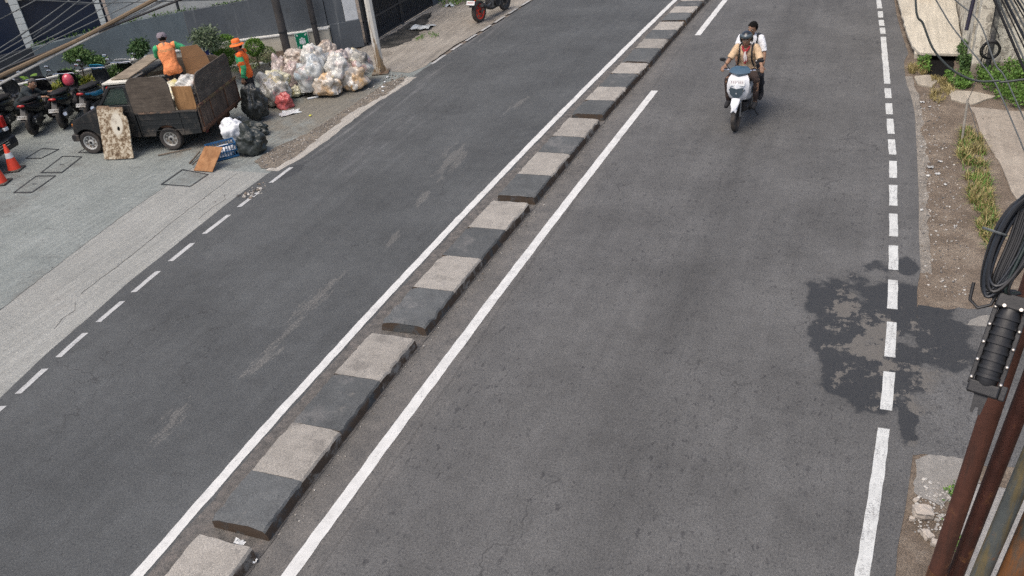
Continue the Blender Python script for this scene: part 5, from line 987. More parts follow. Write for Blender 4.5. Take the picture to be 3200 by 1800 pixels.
# ------------------------------------------------------------------ scooters
def panelmat(name, c, rough=.25): return smat('paint_'+name, c, rough, .12, 4, .03, 40, c2=(.1, .09, .08) if max(c) < .3 else None, amt=(.62, .78), coat=.4)
M_SEAT = smat('seat_vinyl', (.014, .014, .015), .6, .2, 30, .3); M_BPLAS = smat('bike_black_plastic', (.015, .015, .016), .5, .25, 9, .1); M_ENG = smat('engine_alloy', (.16, .16, .155), .5, .3, 12, .3, metal=.5); M_PLATE = smat('plate_white', (.66, .67, .66), .5, .06, 6, 0); M_LENS = smat('headlamp_lens', (.05, .07, .085), .08, .1, 5, 0, spec=.7)
def shieldring(x, z, w_, d, tilt=0, n=7):
    pts = []
    for k in range(n): a = math.pi*(k/(n-1)-.5); pts.append(Vector((x+d*(1-abs(math.sin(a))**1.3)*1.15, w_*math.sin(a), z+tilt*math.cos(a))))
    for k in range(n): a = math.pi*(.5-k/(n-1)); pts.append(Vector((x-.03+d*.35*math.cos(a), w_*.92*math.sin(a), z)))
    return pts
def secring(x, z0, z1, w_, n=12, pw=.6):
    c = (z0+z1)/2; h = (z1-z0)/2; r = []
    for k in range(n):
        a = 2*math.pi*k/n; ca, sa = math.cos(a), math.sin(a); r.append(Vector((x, w_*math.copysign(abs(ca)**pw, ca), c+h*math.copysign(abs(sa)**pw, sa))))
    return r
def scooter(label, loc, heading, body, accent=None, group=None, fenderm=None, steer=0, plate_front=True, lean=0, spoke=None, name='scooter'):
    t = thing(name, label, 'motorcycle', loc, heading, group); accent = accent or M_BPLAS; fenderm = fenderm or M_BPLAS; spoke = spoke or M_BPLAS
    if lean: t.rotation_euler = (lean, 0, heading)
    wheel(.27, .085, .17, t, (.62, 0, .27), spoke, 5, -1, 'front_wheel'); wheel(.27, .1, .17, t, (-.6, 0, .27), spoke, 5, -1, 'rear_wheel')
    for s in (-1, 1): MB().tube([(.62, s*.065, .27), (.5, s*.06, .62)], .02, 8).build('fork_leg', M_ENG, t, smooth=True)
    fd = []
    for k in range(9):
        a = R(38+ 15*k); c = Vector((.62+.3*math.cos(a)*1.0, 0, .27+.3*math.sin(a))); w_ = .07*(1-.3*abs(k-4)/4); fd.append([c+Vector((0, -w_, -.03)), c+Vector((0, -w_*.7, .012)), c+Vector((0, 0, .022)), c+Vector((0, w_*.7, .012)), c+Vector((0, w_, -.03)), c+Vector((0, 0, -.004))])
    MB().loft(fd).build('front_fender', fenderm, t, smooth=True, angle=50)
    if fenderm is not M_BPLAS:
        MB().loft([[Vector((.86, -.028, .47)), Vector((.885, 0, .475)), Vector((.86, .028, .47)), Vector((.84, 0, .45))], [Vector((.79, -.07, .56)), Vector((.83, 0, .575)), Vector((.79, .07, .56)), Vector((.74, 0, .54))], [Vector((.66, -.075, .63)), Vector((.71, 0, .655)), Vector((.66, .075, .63)), Vector((.62, 0, .6))]]).build('fender_nose', fenderm, t, smooth=True, angle=60)
    MB().loft([shieldring(.53, .56, .09, .06), shieldring(.55, .62, .15, .09), shieldring(.55, .72, .195, .11), shieldring(.52, .84, .205, .11), shieldring(.48, .95, .185, .09), shieldring(.44, 1.0, .15, .05)]).build('front_apron', body, t, smooth=True, angle=45)
    MB().prism([(-.125, .06), (.0, .03), (.125, .06), (.115, -.06), (.05, -.13), (-.05, -.13), (-.115, -.06)], 0, .02, Matrix.Translation((.645, 0, .775)) @ Matrix.Rotation(R(90), 4, 'Z') @ Matrix.Rotation(R(82), 4, 'X')).build('headlamp_panel', M_LENS, t, bevel=.004)
    for s in (-1, 1): MB().ball((.6, s*.12, .77), (.03, .03, .018), 10).build('turn_signal', M_AMBER if not plate_front else M_LENS, t, smooth=True)
    MB().loft([shieldring(.44, .98, .1, .07), shieldring(.42, 1.04, .19, .1), shieldring(.36, 1.1, .17, .06), shieldring(.32, 1.125, .1, .02)]).build('handlebar_cover', accent, t, smooth=True, angle=45)
    MB().tube([(.22, -.33, 1.04), (.32, -.18, 1.05), (.35, 0, 1.03), (.32, .18, 1.05), (.22, .33, 1.04)], .014, 8).build('handlebar', M_CHROME, t, smooth=True)
    for s in (-1, 1):
        MB().tube([(.27, s*.25, 1.045), (.2, s*.36, 1.035)], .02, 8).build('grip', M_SEAT, t, smooth=True); MB().tube([(.32, s*.2, 1.05), (.3, s*.27, 1.04), (.25, s*.34, 1.03)], .006, 5).build('brake_lever', M_CHROME, t)
        m_ = MB().tube([(.32, s*.2, 1.05), (.33, s*.27, 1.16), (.31, s*.33, 1.21)], .007, 6).build('mirror', M_BPLAS, t)
        MB().ball((.3, s*.345, 1.235), (.012, .06, .038), 12).build('mirror_head', M_BPLAS, m_, smooth=True)
        MB().ball((.292, s*.345, 1.235), (.008, .052, .032), 12).build('mirror_glass', M_CHROME, m_, smooth=True)
    if plate_front:
        pf = MB().box(-.004, .004, -.135, .135, -.055, .055).build('number_plate', M_PLATE, t, bevel=.003); pf.matrix_local = Matrix.Translation((.6, 0, .905)) @ Matrix.Rotation(R(-20), 4, 'Y')
        for k in range(7): q = MB().box(.0045, .0055, -.11+k*.033, -.095+k*.033, -.015, .03).build('plate_mark', smat('plate_ink', (.34, .28, .29), .6), pf)
    MB().loft([secring(.44, .28, .5, .1), secring(.3, .27, .36, .14), secring(.05, .26, .36, .15), secring(-.1, .28, .5, .13)]).build('floorboard', M_BPLAS, t, smooth=True, angle=50)
    MB().loft([secring(.12, .42, .6, .08), secring(0, .36, .72, .14), secring(-.3, .42, .76, .155), secring(-.6, .55, .79, .12), secring(-.8, .66, .82, .07), secring(-.9, .74, .82, .03)]).build('tail_body', body, t, smooth=True, angle=45)
    for s in (-1, 1): MB().loft([[Vector((.02, s*.15, .5)), Vector((.02, s*.162, .56)), Vector((.0, s*.15, .62))], [Vector((-.4, s*.15, .57)), Vector((-.4, s*.168, .62)), Vector((-.4, s*.15, .68))], [Vector((-.78, s*.08, .72)), Vector((-.78, s*.085, .74)), Vector((-.78, s*.075, .76))]]).build('side_panel', accent, t, smooth=True, angle=60)
    MB().loft([secring(.16, .7, .76, .08), secring(.05, .72, .8, .12), secring(-.25, .75, .815, .145), secring(-.34, .76, .85, .145), secring(-.6, .79, .875, .12), secring(-.74, .82, .86, .06)]).build('seat', M_SEAT, t, smooth=True, angle=60)
    MB().tube([(-.5, .13, .84), (-.75, .11, .87), (-.86, 0, .875), (-.75, -.11, .87), (-.5, -.13, .84)], .014, 7).build('grab_rail', M_BPLAS, t, smooth=True)
    MB().ball((-.89, 0, .775), (.04, .085, .035), 12).build('tail_light', M_RLENS, t, smooth=True)
    MB().add([(-.82, -.06, .7), (-.82, .06, .7), (-1.02, .05, .45), (-1.02, -.05, .45), (-.8, -.06, .69), (-.8, .06, .69), (-1.0, .05, .44), (-1.0, -.05, .44)], [(0, 1, 2, 3), (7, 6, 5, 4), (0, 4, 5, 1), (1, 5, 6, 2), (2, 6, 7, 3), (3, 7, 4, 0)]).build('rear_fender', M_BPLAS, t)
    rp = MB().box(-.004, .004, -.11, .11, -.045, .045).build('number_plate', smat('plate_dirty', (.4, .4, .38), .6, .3, 9, 0, c2=(.2, .18, .15)), t, bevel=.003); rp.matrix_local = Matrix.Translation((-1.0, 0, .54)) @ Matrix.Rotation(R(35), 4, 'Y')
    for k in range(6): q = MB().box(-.0056, -.0045, -.1+k*.036, -.082+k*.036, -.015, .03).build('plate_mark', M_BPLAS, rp)
    ex = MB().tube([(-.15, -.13, .25), (-.35, -.15, .27), (-.42, -.155, .3), (-.8, -.17, .4)], [.025, .025, .06, .062], 12).build('exhaust', M_BPLAS, t, smooth=True); MB().tube([(-.8, -.17, .4), (-.83, -.17, .408)], [.058, .045], 12).build('exhaust_tip', M_CHROME, ex)
    MB().box(-.55, -.1, -.11, .12, .2, .42).build('engine', M_ENG, t, bevel=.03); MB().tube([(-.58, .11, .3), (-.5, .11, .66)], .028, 8).build('shock', M_ENG, t)
    MB().tube([(-.15, .12, .22), (-.2, .24, .01)], .01, 6).build('side_stand', M_BPLAS, t)
    return t
PB = 'motorcycles parked along the planter'
hd_ = math.atan2(.89, -.45); hv = Vector((-.45, .89, 0))
K_BLK, K_GRY = panelmat('black', (.012, .012, .013)), panelmat('grey', (.03, .033, .036)); K_BLUE, K_WHT, K_RED = panelmat('sky_blue', (.03, .3, .5)), panelmat('white', (.66, .67, .68)), panelmat('red', (.3, .02, .02))
scooter('black parked scooter just right of the crouching guard', (-18.37, 14.38, 0), hd_, K_BLK, K_GRY, PB, lean=.08)
scooter('black scooter with red tail stripe, nearest the truck’s front', (-17.94, 14.84, 0), hd_+.05, K_BLK, K_BLK, PB, lean=.08)
scooter('grey scooter with sky-blue side panels half hidden behind the truck bonnet', (-17.42, 15.3, 0), hd_-.05, K_GRY, K_BLUE, PB, lean=.08)
scooter('dark scooter immediately left of the crouching guard', (-19.25, 14.3, 0), hd_+.1, K_GRY, K_BLK, PB, lean=.05)
scooter('dark blue-grey scooter at the left edge of the photo', (-19.85, 13.9, 0), hd_, panelmat('slate', (.025, .035, .05)), K_BLK, PB, lean=.08)
scooter('black scooter behind the others, its mirrors against the yellow bush', (-17.0, 15.75, 0), hd_, K_BLK, K_WHT, PB, lean=.08)
o = bag_mesh('helmet', (.13, .12, .15), 3, wr=0, knot=False, flat=.8, lump=.03); o.materials.append(panelmat('pink', (.5, .06, .09))); h_ = bpy.data.objects.new('helmet', o); COL.objects.link(h_); h_.location = (-17.72, 14.95, .84); tag(h_, 'pinkish red helmet resting on a scooter seat behind the truck', 'helmet')

# --- guard sitting on a parked scooter, bent over the handlebar
SIT = dict(pel=(0, 0, .56), chest=(.22, 0, .78), neck=(.38, 0, .94), head=(.46, 0, 1.0), shL=(.3, .18, .89), shR=(.3, -.18, .89), elL=(.5, .24, .7), elR=(.5, -.24, .7), wrL=(.68, .2, .74), wrR=(.68, -.2, .74), hipL=(0, .09, .53), hipR=(0, -.09, .53), knL=(.3, .17, .5), knR=(.3, -.17, .5), anL=(.06, .15, .1), anR=(.06, -.15, .1), handL=(1, 0, 0), handR=(1, 0, 0), palmL=(0, 0, -1), palmR=(0, 0, -1))
def guardfn(p, n, c, tp): return 0
gd, F = person('person', 'guard in dark uniform with small shoulder patch, crouching bent over among the scooters', (-18.74, 14.26, 0), math.atan2(.41, .91), SIT, (.9, -.3, -.3), cloth('dark_uniform', (.022, .03, .033)), M_NAVY, BLKC, None, sleeve=1.9)
hair(gd, F, mat=smat('hair_grey', (.07, .065, .06), .8, .4, 60, .6, 120))
o = MB().box(-.002, .004, -.03, .03, 0, .045).build('red_patch', cloth('patch_red', (.5, .03, .04)), gd); o.matrix_local = Matrix.Translation((.36, -.25, .82)) @ Matrix.Rotation(R(-90), 4, 'Z')
o = MB().box(-.002, .004, -.03, .03, -.03, 0).build('white_patch', cloth('patch_white', (.6, .6, .6)), gd); o.matrix_local = Matrix.Translation((.36, -.25, .82)) @ Matrix.Rotation(R(-90), 4, 'Z')

# ------------------------------------------------------------------ ridden scooter with two riders
rh = math.atan2(-1.24, -.1)
sc_loc = (-2.13, 16.27, 0)
scooter('white-fronted scooter ridden towards the camera with two people aboard', sc_loc, rh, K_WHT, panelmat('steel_blue', (.045, .09, .13)), None, fenderm=K_WHT)
RIDE = dict(pel=(-.2, 0, .92), chest=(-.14, 0, 1.2), neck=(-.1, 0, 1.4), head=(-.06, 0, 1.48), shL=(-.12, .17, 1.34), shR=(-.12, -.17, 1.34), elL=(.02, .29, 1.14), elR=(.02, -.29, 1.14), wrL=(.14, .33, 1.075), wrR=(.14, -.33, 1.075), hipL=(-.18, .09, .88), hipR=(-.18, -.09, .88), knL=(.21, .265, .83), knR=(.21, -.265, .83), anL=(.18, .245, .42), anR=(.18, -.245, .42), toeL=(.34, .255, .355), toeR=(.34, -.255, .355), handL=(.85, .25, -.2), handR=(.85, -.25, -.2), palmL=(0, 0, -1), palmR=(0, 0, -1))
TAN = cloth('scout_tan', (.56, .4, .25)); SCARF = cloth('scarf_red', (.33, .05, .05))
def scout(p, n, c, tp): return 0
rd, F = person('person', 'scooter driver in dark helmet, tan scout shirt and red-white neckerchief', sc_loc, rh, RIDE, (1, 0, -.05), [TAN], BROWNT, BLKC, None, sleeve=.9, fingers={'L': .6, 'R': .6}, group='scooter riders')
def helmet(t, F, m, visor):
    bm = bmesh.new(); bmesh.ops.create_icosphere(bm, subdivisions=4, radius=1)
    for v in bm.verts: d = v.co.normalized(); v.co = Vector((d.x*.138, d.y*.122, d.z*.14))
    bmesh.ops.delete(bm, geom=[v for v in bm.verts if (v.co.x > .035 and v.co.z < .03) or v.co.z < -.085], context='VERTS')
    me = bpy.data.meshes.new('helmet'); bm.to_mesh(me); bm.free(); o = obj('helmet', me, m, None, smooth=True, angle=180); on_head(o, t, F, .025, -.005); s_ = o.modifiers.new('thick', 'SOLIDIFY'); s_.thickness = .02
    vz = []; 
    for k in range(9): a = R(-62+15.5*k); vz.append((math.cos(a), math.sin(a)))
    vs = []; fs = []
    for j, (zz, rr) in enumerate(((.035, .146), (.075, .15), (.115, .128))):
        for c, s in vz: vs.append((c*rr*.99, s*rr*.88, zz))
    for j in range(2):
        for k in range(8): fs.append((j*9+k, j*9+k+1, (j+1)*9+k+1, (j+1)*9+k))
    o2 = MB().add(vs, fs).build('visor', visor, None, smooth=True); on_head(o2, t, F, .02, 0); o2.modifiers.new('thick', 'SOLIDIFY').thickness = .004
    o3 = MB().tube([(.02, .085, -.05), (.03, .06, -.12), (.035, 0, -.135), (.03, -.06, -.12), (.02, -.085, -.05)], .006, 6).build('chin_strap', M_BPLAS, None); on_head(o3, t, F)
helmet(rd, F, panelmat('helmet_dark', (.012, .014, .016), .2), smat('visor_glass', (.06, .08, .09), .06, .1, 5, 0, spec=.8))
def front_x(z): return -.12+.115
sf = MB().tube([(-.05, .07, 1.39), (.0, .05, 1.35), (.02, .0, 1.29), (.022, -.01, 1.2), (.012, .0, 1.08)], [.018, .022, .024, .026, .02], 8); sf.tube([(-.05, -.07, 1.39), (.0, -.05, 1.35), (.02, .0, 1.29), (.026, .02, 1.2), (.016, .03, 1.12)], [.018, .022, .02, .024, .018], 8)
g_ = G('neckerchief'); wv = g_.wave(g_.map(g_.co(), (1, 14, 14)), 2.2); sf.build('neckerchief', g_.out(g_.mix(g_.sstep(wv, .45, .55), (.34, .03, .035), (.66, .6, .56)), .85), rd, smooth=True)
for s in (-1, 1): MB().tube([(-.18, s*.11, 1.405), (-.08, s*.115, 1.4), (.0, s*.115, 1.3), (.0, s*.12, 1.15), (-.06, s*.15, 1.02)], .016, 6).build('backpack_strap', M_BPLAS, rd, smooth=True)
PAX = dict(pel=(-.52, 0, .98), chest=(-.48, 0, 1.27), neck=(-.45, .0, 1.49), head=(-.42, .02, 1.585), shL=(-.47, .18, 1.42), shR=(-.47, -.18, 1.42), elL=(-.36, .27, 1.17), elR=(-.36, -.26, 1.17), wrL=(-.16, .3, 1.02), wrR=(-.2, -.2, 1.04), hipL=(-.5, .1, .94), hipR=(-.5, -.1, .94), knL=(-.12, .27, .82), knR=(-.12, -.27, .82), anL=(-.28, .26, .44), anR=(-.28, -.26, .44), toeL=(-.12, .27, .38), toeR=(-.12, -.27, .38), handL=(.9, -.1, -.4), handR=(.9, .2, -.4), palmL=(0, -1, 0), palmR=(0, 1, 0))
pxr, F = person('person', 'bareheaded passenger in white shirt with black backpack straps behind the scooter driver', sc_loc, rh, PAX, (1, -.25, -.08), [cloth('white', (.72, .73, .75), .06)], M_NAVY, BLKC, None, sleeve=.92, group='scooter riders')
hair(pxr, F, vol=1.06)
for s in (-1, 1): MB().tube([(-.53, s*.12, 1.49), (-.44, s*.125, 1.49), (-.37, s*.125, 1.38), (-.36, s*.13, 1.22), (-.42, s*.16, 1.1)], .018, 6).build('backpack_strap', M_BPLAS, pxr, smooth=True)
MB().box(-.75, -.6, -.15, .15, 1.05, 1.45).build('backpack', M_BPLAS, pxr, bevel=.05)

# ------------------------------------------------------------------ sport motorcycle at the top edge, car corner, cones
def sportbike(label, loc, heading):
    t = thing('motorcycle', label, 'motorcycle', loc, heading); red = smat('rim_red', (.55, .04, .02), .4, .15, 5, 0)
    wheel(.3, .1, .215, t, (.68, 0, .3), M_BPLAS, 7, -1, 'front_wheel'); wheel(.3, .13, .215, t, (-.68, 0, .3), red, 7, -1, 'rear_wheel')
    for s in (-1, 1): MB().tube([(.68, s*.08, .3), (.5, s*.08, .95)], .024, 8).build('fork_leg', M_CHROME, t, smooth=True); MB().tube([(-.68, s*.09, .3), (-.15, s*.09, .42)], .026, 6).build('swingarm', M_ENG, t)
    MB().box(-.15, .3, -.14, .14, .24, .6).build('engine', M_ENG, t, bevel=.05); MB().lathe([(.12, 0), (.12, .05)], 14, Matrix.Translation((.05, -.19, .4)) @ Matrix.Rotation(R(-90), 4, 'X')).build('crankcase_cover', M_BPLAS, t)
    MB().tube([(.3, -.08, .5), (.25, -.1, .25), (-.2, -.14, .26), (-.35, -.15, .32), (-.75, -.19, .5)], [.022, .022, .024, .05, .055], 10).build('exhaust', M_BPLAS, t, smooth=True)
    MB().loft([secring(.45, .72, .9, .08), secring(.3, .66, 1.0, .15), secring(.05, .66, .98, .15), secring(-.12, .7, .82, .1)]).build('fuel_tank', K_BLK, t, smooth=True, angle=60)
    MB().loft([secring(-.1, .74, .8, .12), secring(-.45, .78, .86, .13), secring(-.75, .9, .96, .08)]).build('seat', M_SEAT, t, smooth=True, angle=60); MB().loft([secring(-.2, .62, .78, .1), secring(-.55, .72, .86, .1), secring(-.85, .88, .96, .05)]).build('tail_body', K_RED, t, smooth=True, angle=60)
    MB().box(-.9, -.82, -.05, .05, .84, .9).build('tail_light', M_RLENS, t, bevel=.01)
    MB().add([(-.84, -.06, .86), (-.84, .06, .86), (-1.05, .06, .5), (-1.05, -.06, .5), (-.82, -.06, .85), (-.82, .06, .85), (-1.03, .06, .49), (-1.03, -.06, .49)], [(0, 1, 2, 3), (7, 6, 5, 4), (0, 4, 5, 1), (1, 5, 6, 2), (2, 6, 7, 3), (3, 7, 4, 0)]).build('rear_fender', M_BPLAS, t)
    o = MB().box(-.004, .004, -.14, .14, -.06, .06).build('number_plate', M_PLATE, t, bevel=.003); o.matrix_local = Matrix.Translation((-1.03, 0, .62)) @ Matrix.Rotation(R(28), 4, 'Y')
    for k in range(6): MB().box(-.0056, -.0045, -.1+k*.036, -.082+k*.036, -.015, .03).build('plate_mark', K_RED, o)
    MB().tube([(.38, -.36, 1.02), (.5, -.1, 1.03), (.5, .1, 1.03), (.38, .36, 1.02)], .014, 8).build('handlebar', M_BPLAS, t); MB().ball((.58, 0, .92), (.08, .1, .1), 12).build('headlight', M_LENS, t, smooth=True)
    fd = []
    for k in range(6): a = R(30+22*k); c = Vector((.68+.33*math.cos(a), 0, .3+.33*math.sin(a))); fd.append([c+Vector((0, -.06, -.02)), c+Vector((0, 0, .012)), c+Vector((0, .06, -.02)), c+Vector((0, 0, -.004))])
    MB().loft(fd).build('front_fender', K_BLK, t, smooth=True, angle=60); MB().tube([(-.1, .14, .3), (-.15, .3, .01)], .012, 6).build('side_stand', M_BPLAS, t)
    return t
sportbike('black sport motorcycle with red rear rim parked on the verge at the top edge', (-10.5, 24.05, 0), math.atan2(1.34, .28))
tag(MB().box(-.06, .06, -.02, .02, 0, 1.3).build('red_board', smat('red_plank', (.55, .07, .03), .6, .15, 5, .1), None, bevel=.004), 'narrow orange-red board standing beside the sport motorcycle’s rear wheel', 'board').matrix_world = Matrix.Translation((-10.86, 23.6, 0)) @ Matrix.Rotation(R(25), 4, 'Z')
ca = thing('parked_car', 'dark car cut by the left edge of the photo, its lit red-white tail lamp showing', 'car'); ca['label'] = 'dark car at the left edge behind the traffic cones, only its corner in view'
ca.matrix_world = Matrix.Translation((-17.08, 12.5, 0)) @ Matrix.Rotation(R(12.5), 4, 'Z')
K_CAR = panelmat('car_dark', (.012, .015, .017), .15)
prof_ = [(-.0, .3), (.03, .5), (.0, .72), (-.1, .95), (-.35, 1.4), (-.7, 1.55), (-2.6, 1.55), (-3.1, 1.05), (-4.0, .9), (-4.1, .3), (-3.6, .25)]+arc(-3.2, .3, .34, 10, 170)+[(-2.8, .25), (-1.1, .25)]+arc(-.75, .3, .34, 190, 20)[::1]
prof_ = [(-.0, .3), (.03, .5), (.0, .72), (-.1, .95), (-.35, 1.4), (-.7, 1.55), (-2.6, 1.55), (-3.1, 1.05), (-4.0, .9), (-4.1, .3), (-3.54, .27)]+arc(-3.2, .3, .34, 175, 5)+[(-2.8, .25), (-1.12, .25)]+arc(-.78, .3, .34, 175, 5)
MB().prism(prof_, -1.62, 0, UZ).build('body', K_CAR, ca, bevel=.05, seg=3)
MB().prism([(.08, .32), (.1, .42), (.07, .56), (-.04, .57), (-.04, .32)], -1.64, .02, UZ).build('bumper', smat('car_bumper', (.01, .011, .012), .35, .1), ca, bevel=.025)
for z in (.44, .49, .54): MB().box(.075, .105, -1.3, -.25, z, z+.018).build('bumper_trim', M_CHROME, ca)
for y in (-.16, -1.6): 
    MB().box(-.06, .035, y, y+.12, .78, 1.02).build('tail_lamp', M_RLENS, ca, bevel=.02); MB().box(-.05, .045, y+.005, y+.115, .7, .77).build('reverse_lamp', M_PLATE, ca, bevel=.01)
MB().prism([(-.115, .98), (-.335, 1.38), (-.33, 1.4), (-.1, .99)], -1.45, -.17, UZ).build('rear_window', M_GLASS, ca)
o = MB().add([(-.5, .004, 1.0), (-2.7, .004, 1.0), (-2.45, .004, 1.45), (-.72, .004, 1.45)], [(0, 1, 2, 3)]).build('side_window', M_GLASS, ca)
MB().box(.09, .1, -1.0, -.6, .6, .71).build('number_plate', M_PLATE, ca)
for u in (-.78, -3.2): wheel(.3, .18, .2, ca, (u, -.12, .3), M_STEEL, 5, 1); wheel(.3, .18, .2, ca, (u, -1.5, .3), M_STEEL, 5, -1)
M_CONE = smat('cone_orange', (.72, .06, .025), .5, .15, 6, .1)
cn = thing('traffic_cone', 'whole orange-red traffic cone with a white band beside the dark car', 'cone', (-16.69, 11.97, 0), R(20), 'traffic cones by the car')
MB().box(-.17, .17, -.17, .17, 0, .03).build('base', M_RUBBER, cn, bevel=.015); MB().lathe([(.13, .03), (.125, .05), (.025, .56), (.02, .57)], 20).build('cone_body', M_CONE, cn, smooth=True); MB().lathe([(.0835, .28), (.0635, .39)], 20).build('white_band', M_PLATE, cn, smooth=True)
c2_ = copy_tree(cn); c2_.location = (-16.37, 11.33, 0); c2_['label'] = 'traffic cone cut by the left edge of the photo'
# ------------------------------------------------------------------ right verge
M_VERGE = dirtmat('verge_dirt', (.105, .083, .062), (.16, .127, .096), (.24, .2, .155), 1.7)
struct(strip_mesh(lambda y: interp(R_EDGE, y)-.03, lambda y: 40, [-6+.5*i for i in range(0, 80)]+[34+6*i for i in range(18)], -.006, 3).build('verge', M_VERGE))
# side entrance of old asphalt, pale mortar patches
struct(ragged([(.75, 7.25), (.9, 7.3), (1.4, 7.25), (2.4, 7.5), (5, 8), (5, 10.6), (2.2, 10.3), (1.75, 10.2), (1.3, 10.05), (.88, 10.1), (.8, 9.5)], -.003, .06, seed=4).build('side_entrance', M_ASPH))
M_PALE = concrete('pale_mortar', (.19, .18, .16), (.27, .255, .23), 5, 0, .1, (.11, .1, .088), .9)
struct(ragged([(.82, 6.75), (.84, 7.2), (1.05, 7.33), (1.35, 7.3), (1.4, 7.0), (1.15, 6.85), (1.05, 6.6)], -.001, .06, seed=5).build('mortar_patch', M_PALE))
struct(ragged([(1.4, 9.75), (1.55, 9.98), (1.9, 10.1), (1.95, 9.95), (1.65, 9.75)], .0, .03, 10, 7).build('mortar_patch', M_PALE))
struct(MB().box(1.17, 2.4, 4.5, 6.95, -.02, .05).build('concrete_footing', concrete('footing_concrete', (.25, .24, .22), (.33, .315, .29), 5, 0, .1), None, bevel=.02))
# dusty edge between asphalt and dirt
struct(strip_mesh(lambda y: interp(R_EDGE, y)-.02+.03*fbm((y*3, 2, 2)), lambda y: interp(R_EDGE, y)+.13+.1*fbm((y*1.6, 5, 1)), [10.9+.12*i for i in range(0, 68)], -.003).build('verge_edge', dirtmat('edge_dust', (.15, .13, .11), (.22, .2, .17), (.3, .27, .23), 4)))
# raised concrete ramp with a culvert mouth under its near edge
M_RAMP = concrete('ramp_concrete', (.44, .405, .33), (.55, .505, .41), 12, R(80), .12, (.22, .18, .12), .5)
rmp = thing('concrete_ramp', 'weathered pale concrete ramp bridging the ditch by the white wall', 'ramp')
def slab(poly, z0, z1, amp=.03, sd=1, sub=6):
    out = []
    for (a, b) in zip(poly, poly[1:]+poly[:1]):
        for i in range(sub): x = a[0]+(b[0]-a[0])*i/sub; y = a[1]+(b[1]-a[1])*i/sub; out.append((x+amp*fbm((x*4, y*4, sd)), y+amp*fbm((x*4+9, y*4, sd))))
    return MB().prism(out, z0, z1)
slab([(.3, 32), (.5, 25), (.62, 23.2), (.72, 21.8), (.84, 20.5), (1.0, 20.02), (1.78, 19.92), (1.84, 21), (1.84, 26), (1.6, 32)], .1, .17).build('slab', M_RAMP, rmp, bevel=.015)
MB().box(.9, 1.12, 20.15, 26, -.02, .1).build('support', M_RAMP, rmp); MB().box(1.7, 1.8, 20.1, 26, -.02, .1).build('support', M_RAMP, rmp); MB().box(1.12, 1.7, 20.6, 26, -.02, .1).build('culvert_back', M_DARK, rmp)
struct(ragged([(1.08, 18.95), (1.14, 20.5), (1.72, 20.5), (1.6, 19.0), (1.3, 18.85)], -.002, .05, seed=9).build('ditch', smat('ditch_mud_shade', (.008, .0075, .007), .95, .3, 6, .4, spec=.1)))  # flat mud sheet, near-black: the shade down in the ditch is painted in
M_SLAB = concrete('old_slab', (.29, .255, .2), (.37, .33, .265), 6, R(60), .12, (.17, .13, .09), .6)
def slabthing(label, poly, z, sd): return tag(slab(poly, -.02, z, .04, sd).build('broken_slab', M_SLAB, None, bevel=.012), label, 'slab', 'broken concrete slabs on the verge')
slabthing('small broken slab just in front of the ditch mouth', [(.87, 18.87), (1.17, 18.95), (1.32, 18.6), (1.2, 18.2), (.95, 18.4)], .035, 2)
slabthing('broken slab between the two weed clumps', [(1.52, 18.1), (2.03, 17.95), (2.3, 17.75), (1.85, 17.3), (1.5, 17.55)], .03, 3)
tag(slab([(1.83, 17.18), (2.5, 17.02), (4.2, 17.0), (4.0, 12.2), (2.25, 13.0), (2.1, 14.8), (1.97, 15.4)], -.02, .02, .04, 7).build('yard_slab', concrete('pebbled_concrete', (.24, .205, .165), (.33, .29, .235), 4, 0, .15, (.13, .105, .08), .9), None, bevel=.01), 'large pebbly concrete slab right of the bamboo stake', 'slab')
# old white wall and its pillar
def peel(name):
    g = G(name); n = g.noise(scale=2.2, detail=7, rough=.7); p = g.noise(scale=5.5, detail=6, rough=.72, dist=.7); X, Y, Z = g.xyz(); f = g.noise(scale=40, detail=3)
    b = g.mix(g.lin(n, .35, .65), (.72, .68, .56), (.58, .53, .43)); b = g.mix(g.sstep(p, .55, .6), b, (.4, .365, .3))
    edge = g.math('MULTIPLY', g.sstep(p, .53, .555), g.sstep(p, .585, .56)); b = g.mix(g.math('MULTIPLY', edge, .75), b, (.05, .045, .04))
    b = g.mix(g.math('MULTIPLY', g.sstep(g.math('ADD', g.lin(Z, 0, .8, .3, 0), n), .62, .78), .75), b, (.17, .14, .11)); b = g.mul(b, g.lin(f, .3, .7, .85, 1.15))
    return g.out(b, .9, 0, g.bump(g.math('ADD', p, f), .5, .015), .2)
M_PEEL = peel('peeling_whitewash')
rw = thing('whitewashed_wall', 'old whitewashed wall with peeling stained plaster beyond the weeds', 'wall')
MB().box(1.9, 2.24, 18.92, 19.3, 0, 4).build('pillar', M_PEEL, rw, bevel=.02); MB().box(2.241, 9, 19.12, 19.32, 0, 4).build('front_face', M_PEEL, rw); MB().box(1.86, 2.02, 19.301, 26, 0, 4).build('side_face', M_PEEL, rw)
bx_ = thing('wooden_box', 'brown wooden box standing on the ramp at the top edge of the photo', 'box', (1.1, 24.75, .17), R(4)); MB().box(-.22, .22, -.2, .2, 0, .5).build('carcass', woodmat('box_wood', (.2, .11, .06), (.28, .16, .09)), bx_, bevel=.008); MB().box(-.24, .24, -.22, .22, .501, .53).build('lid', woodmat('box_lid', (.24, .14, .08), (.3, .18, .1)), bx_)
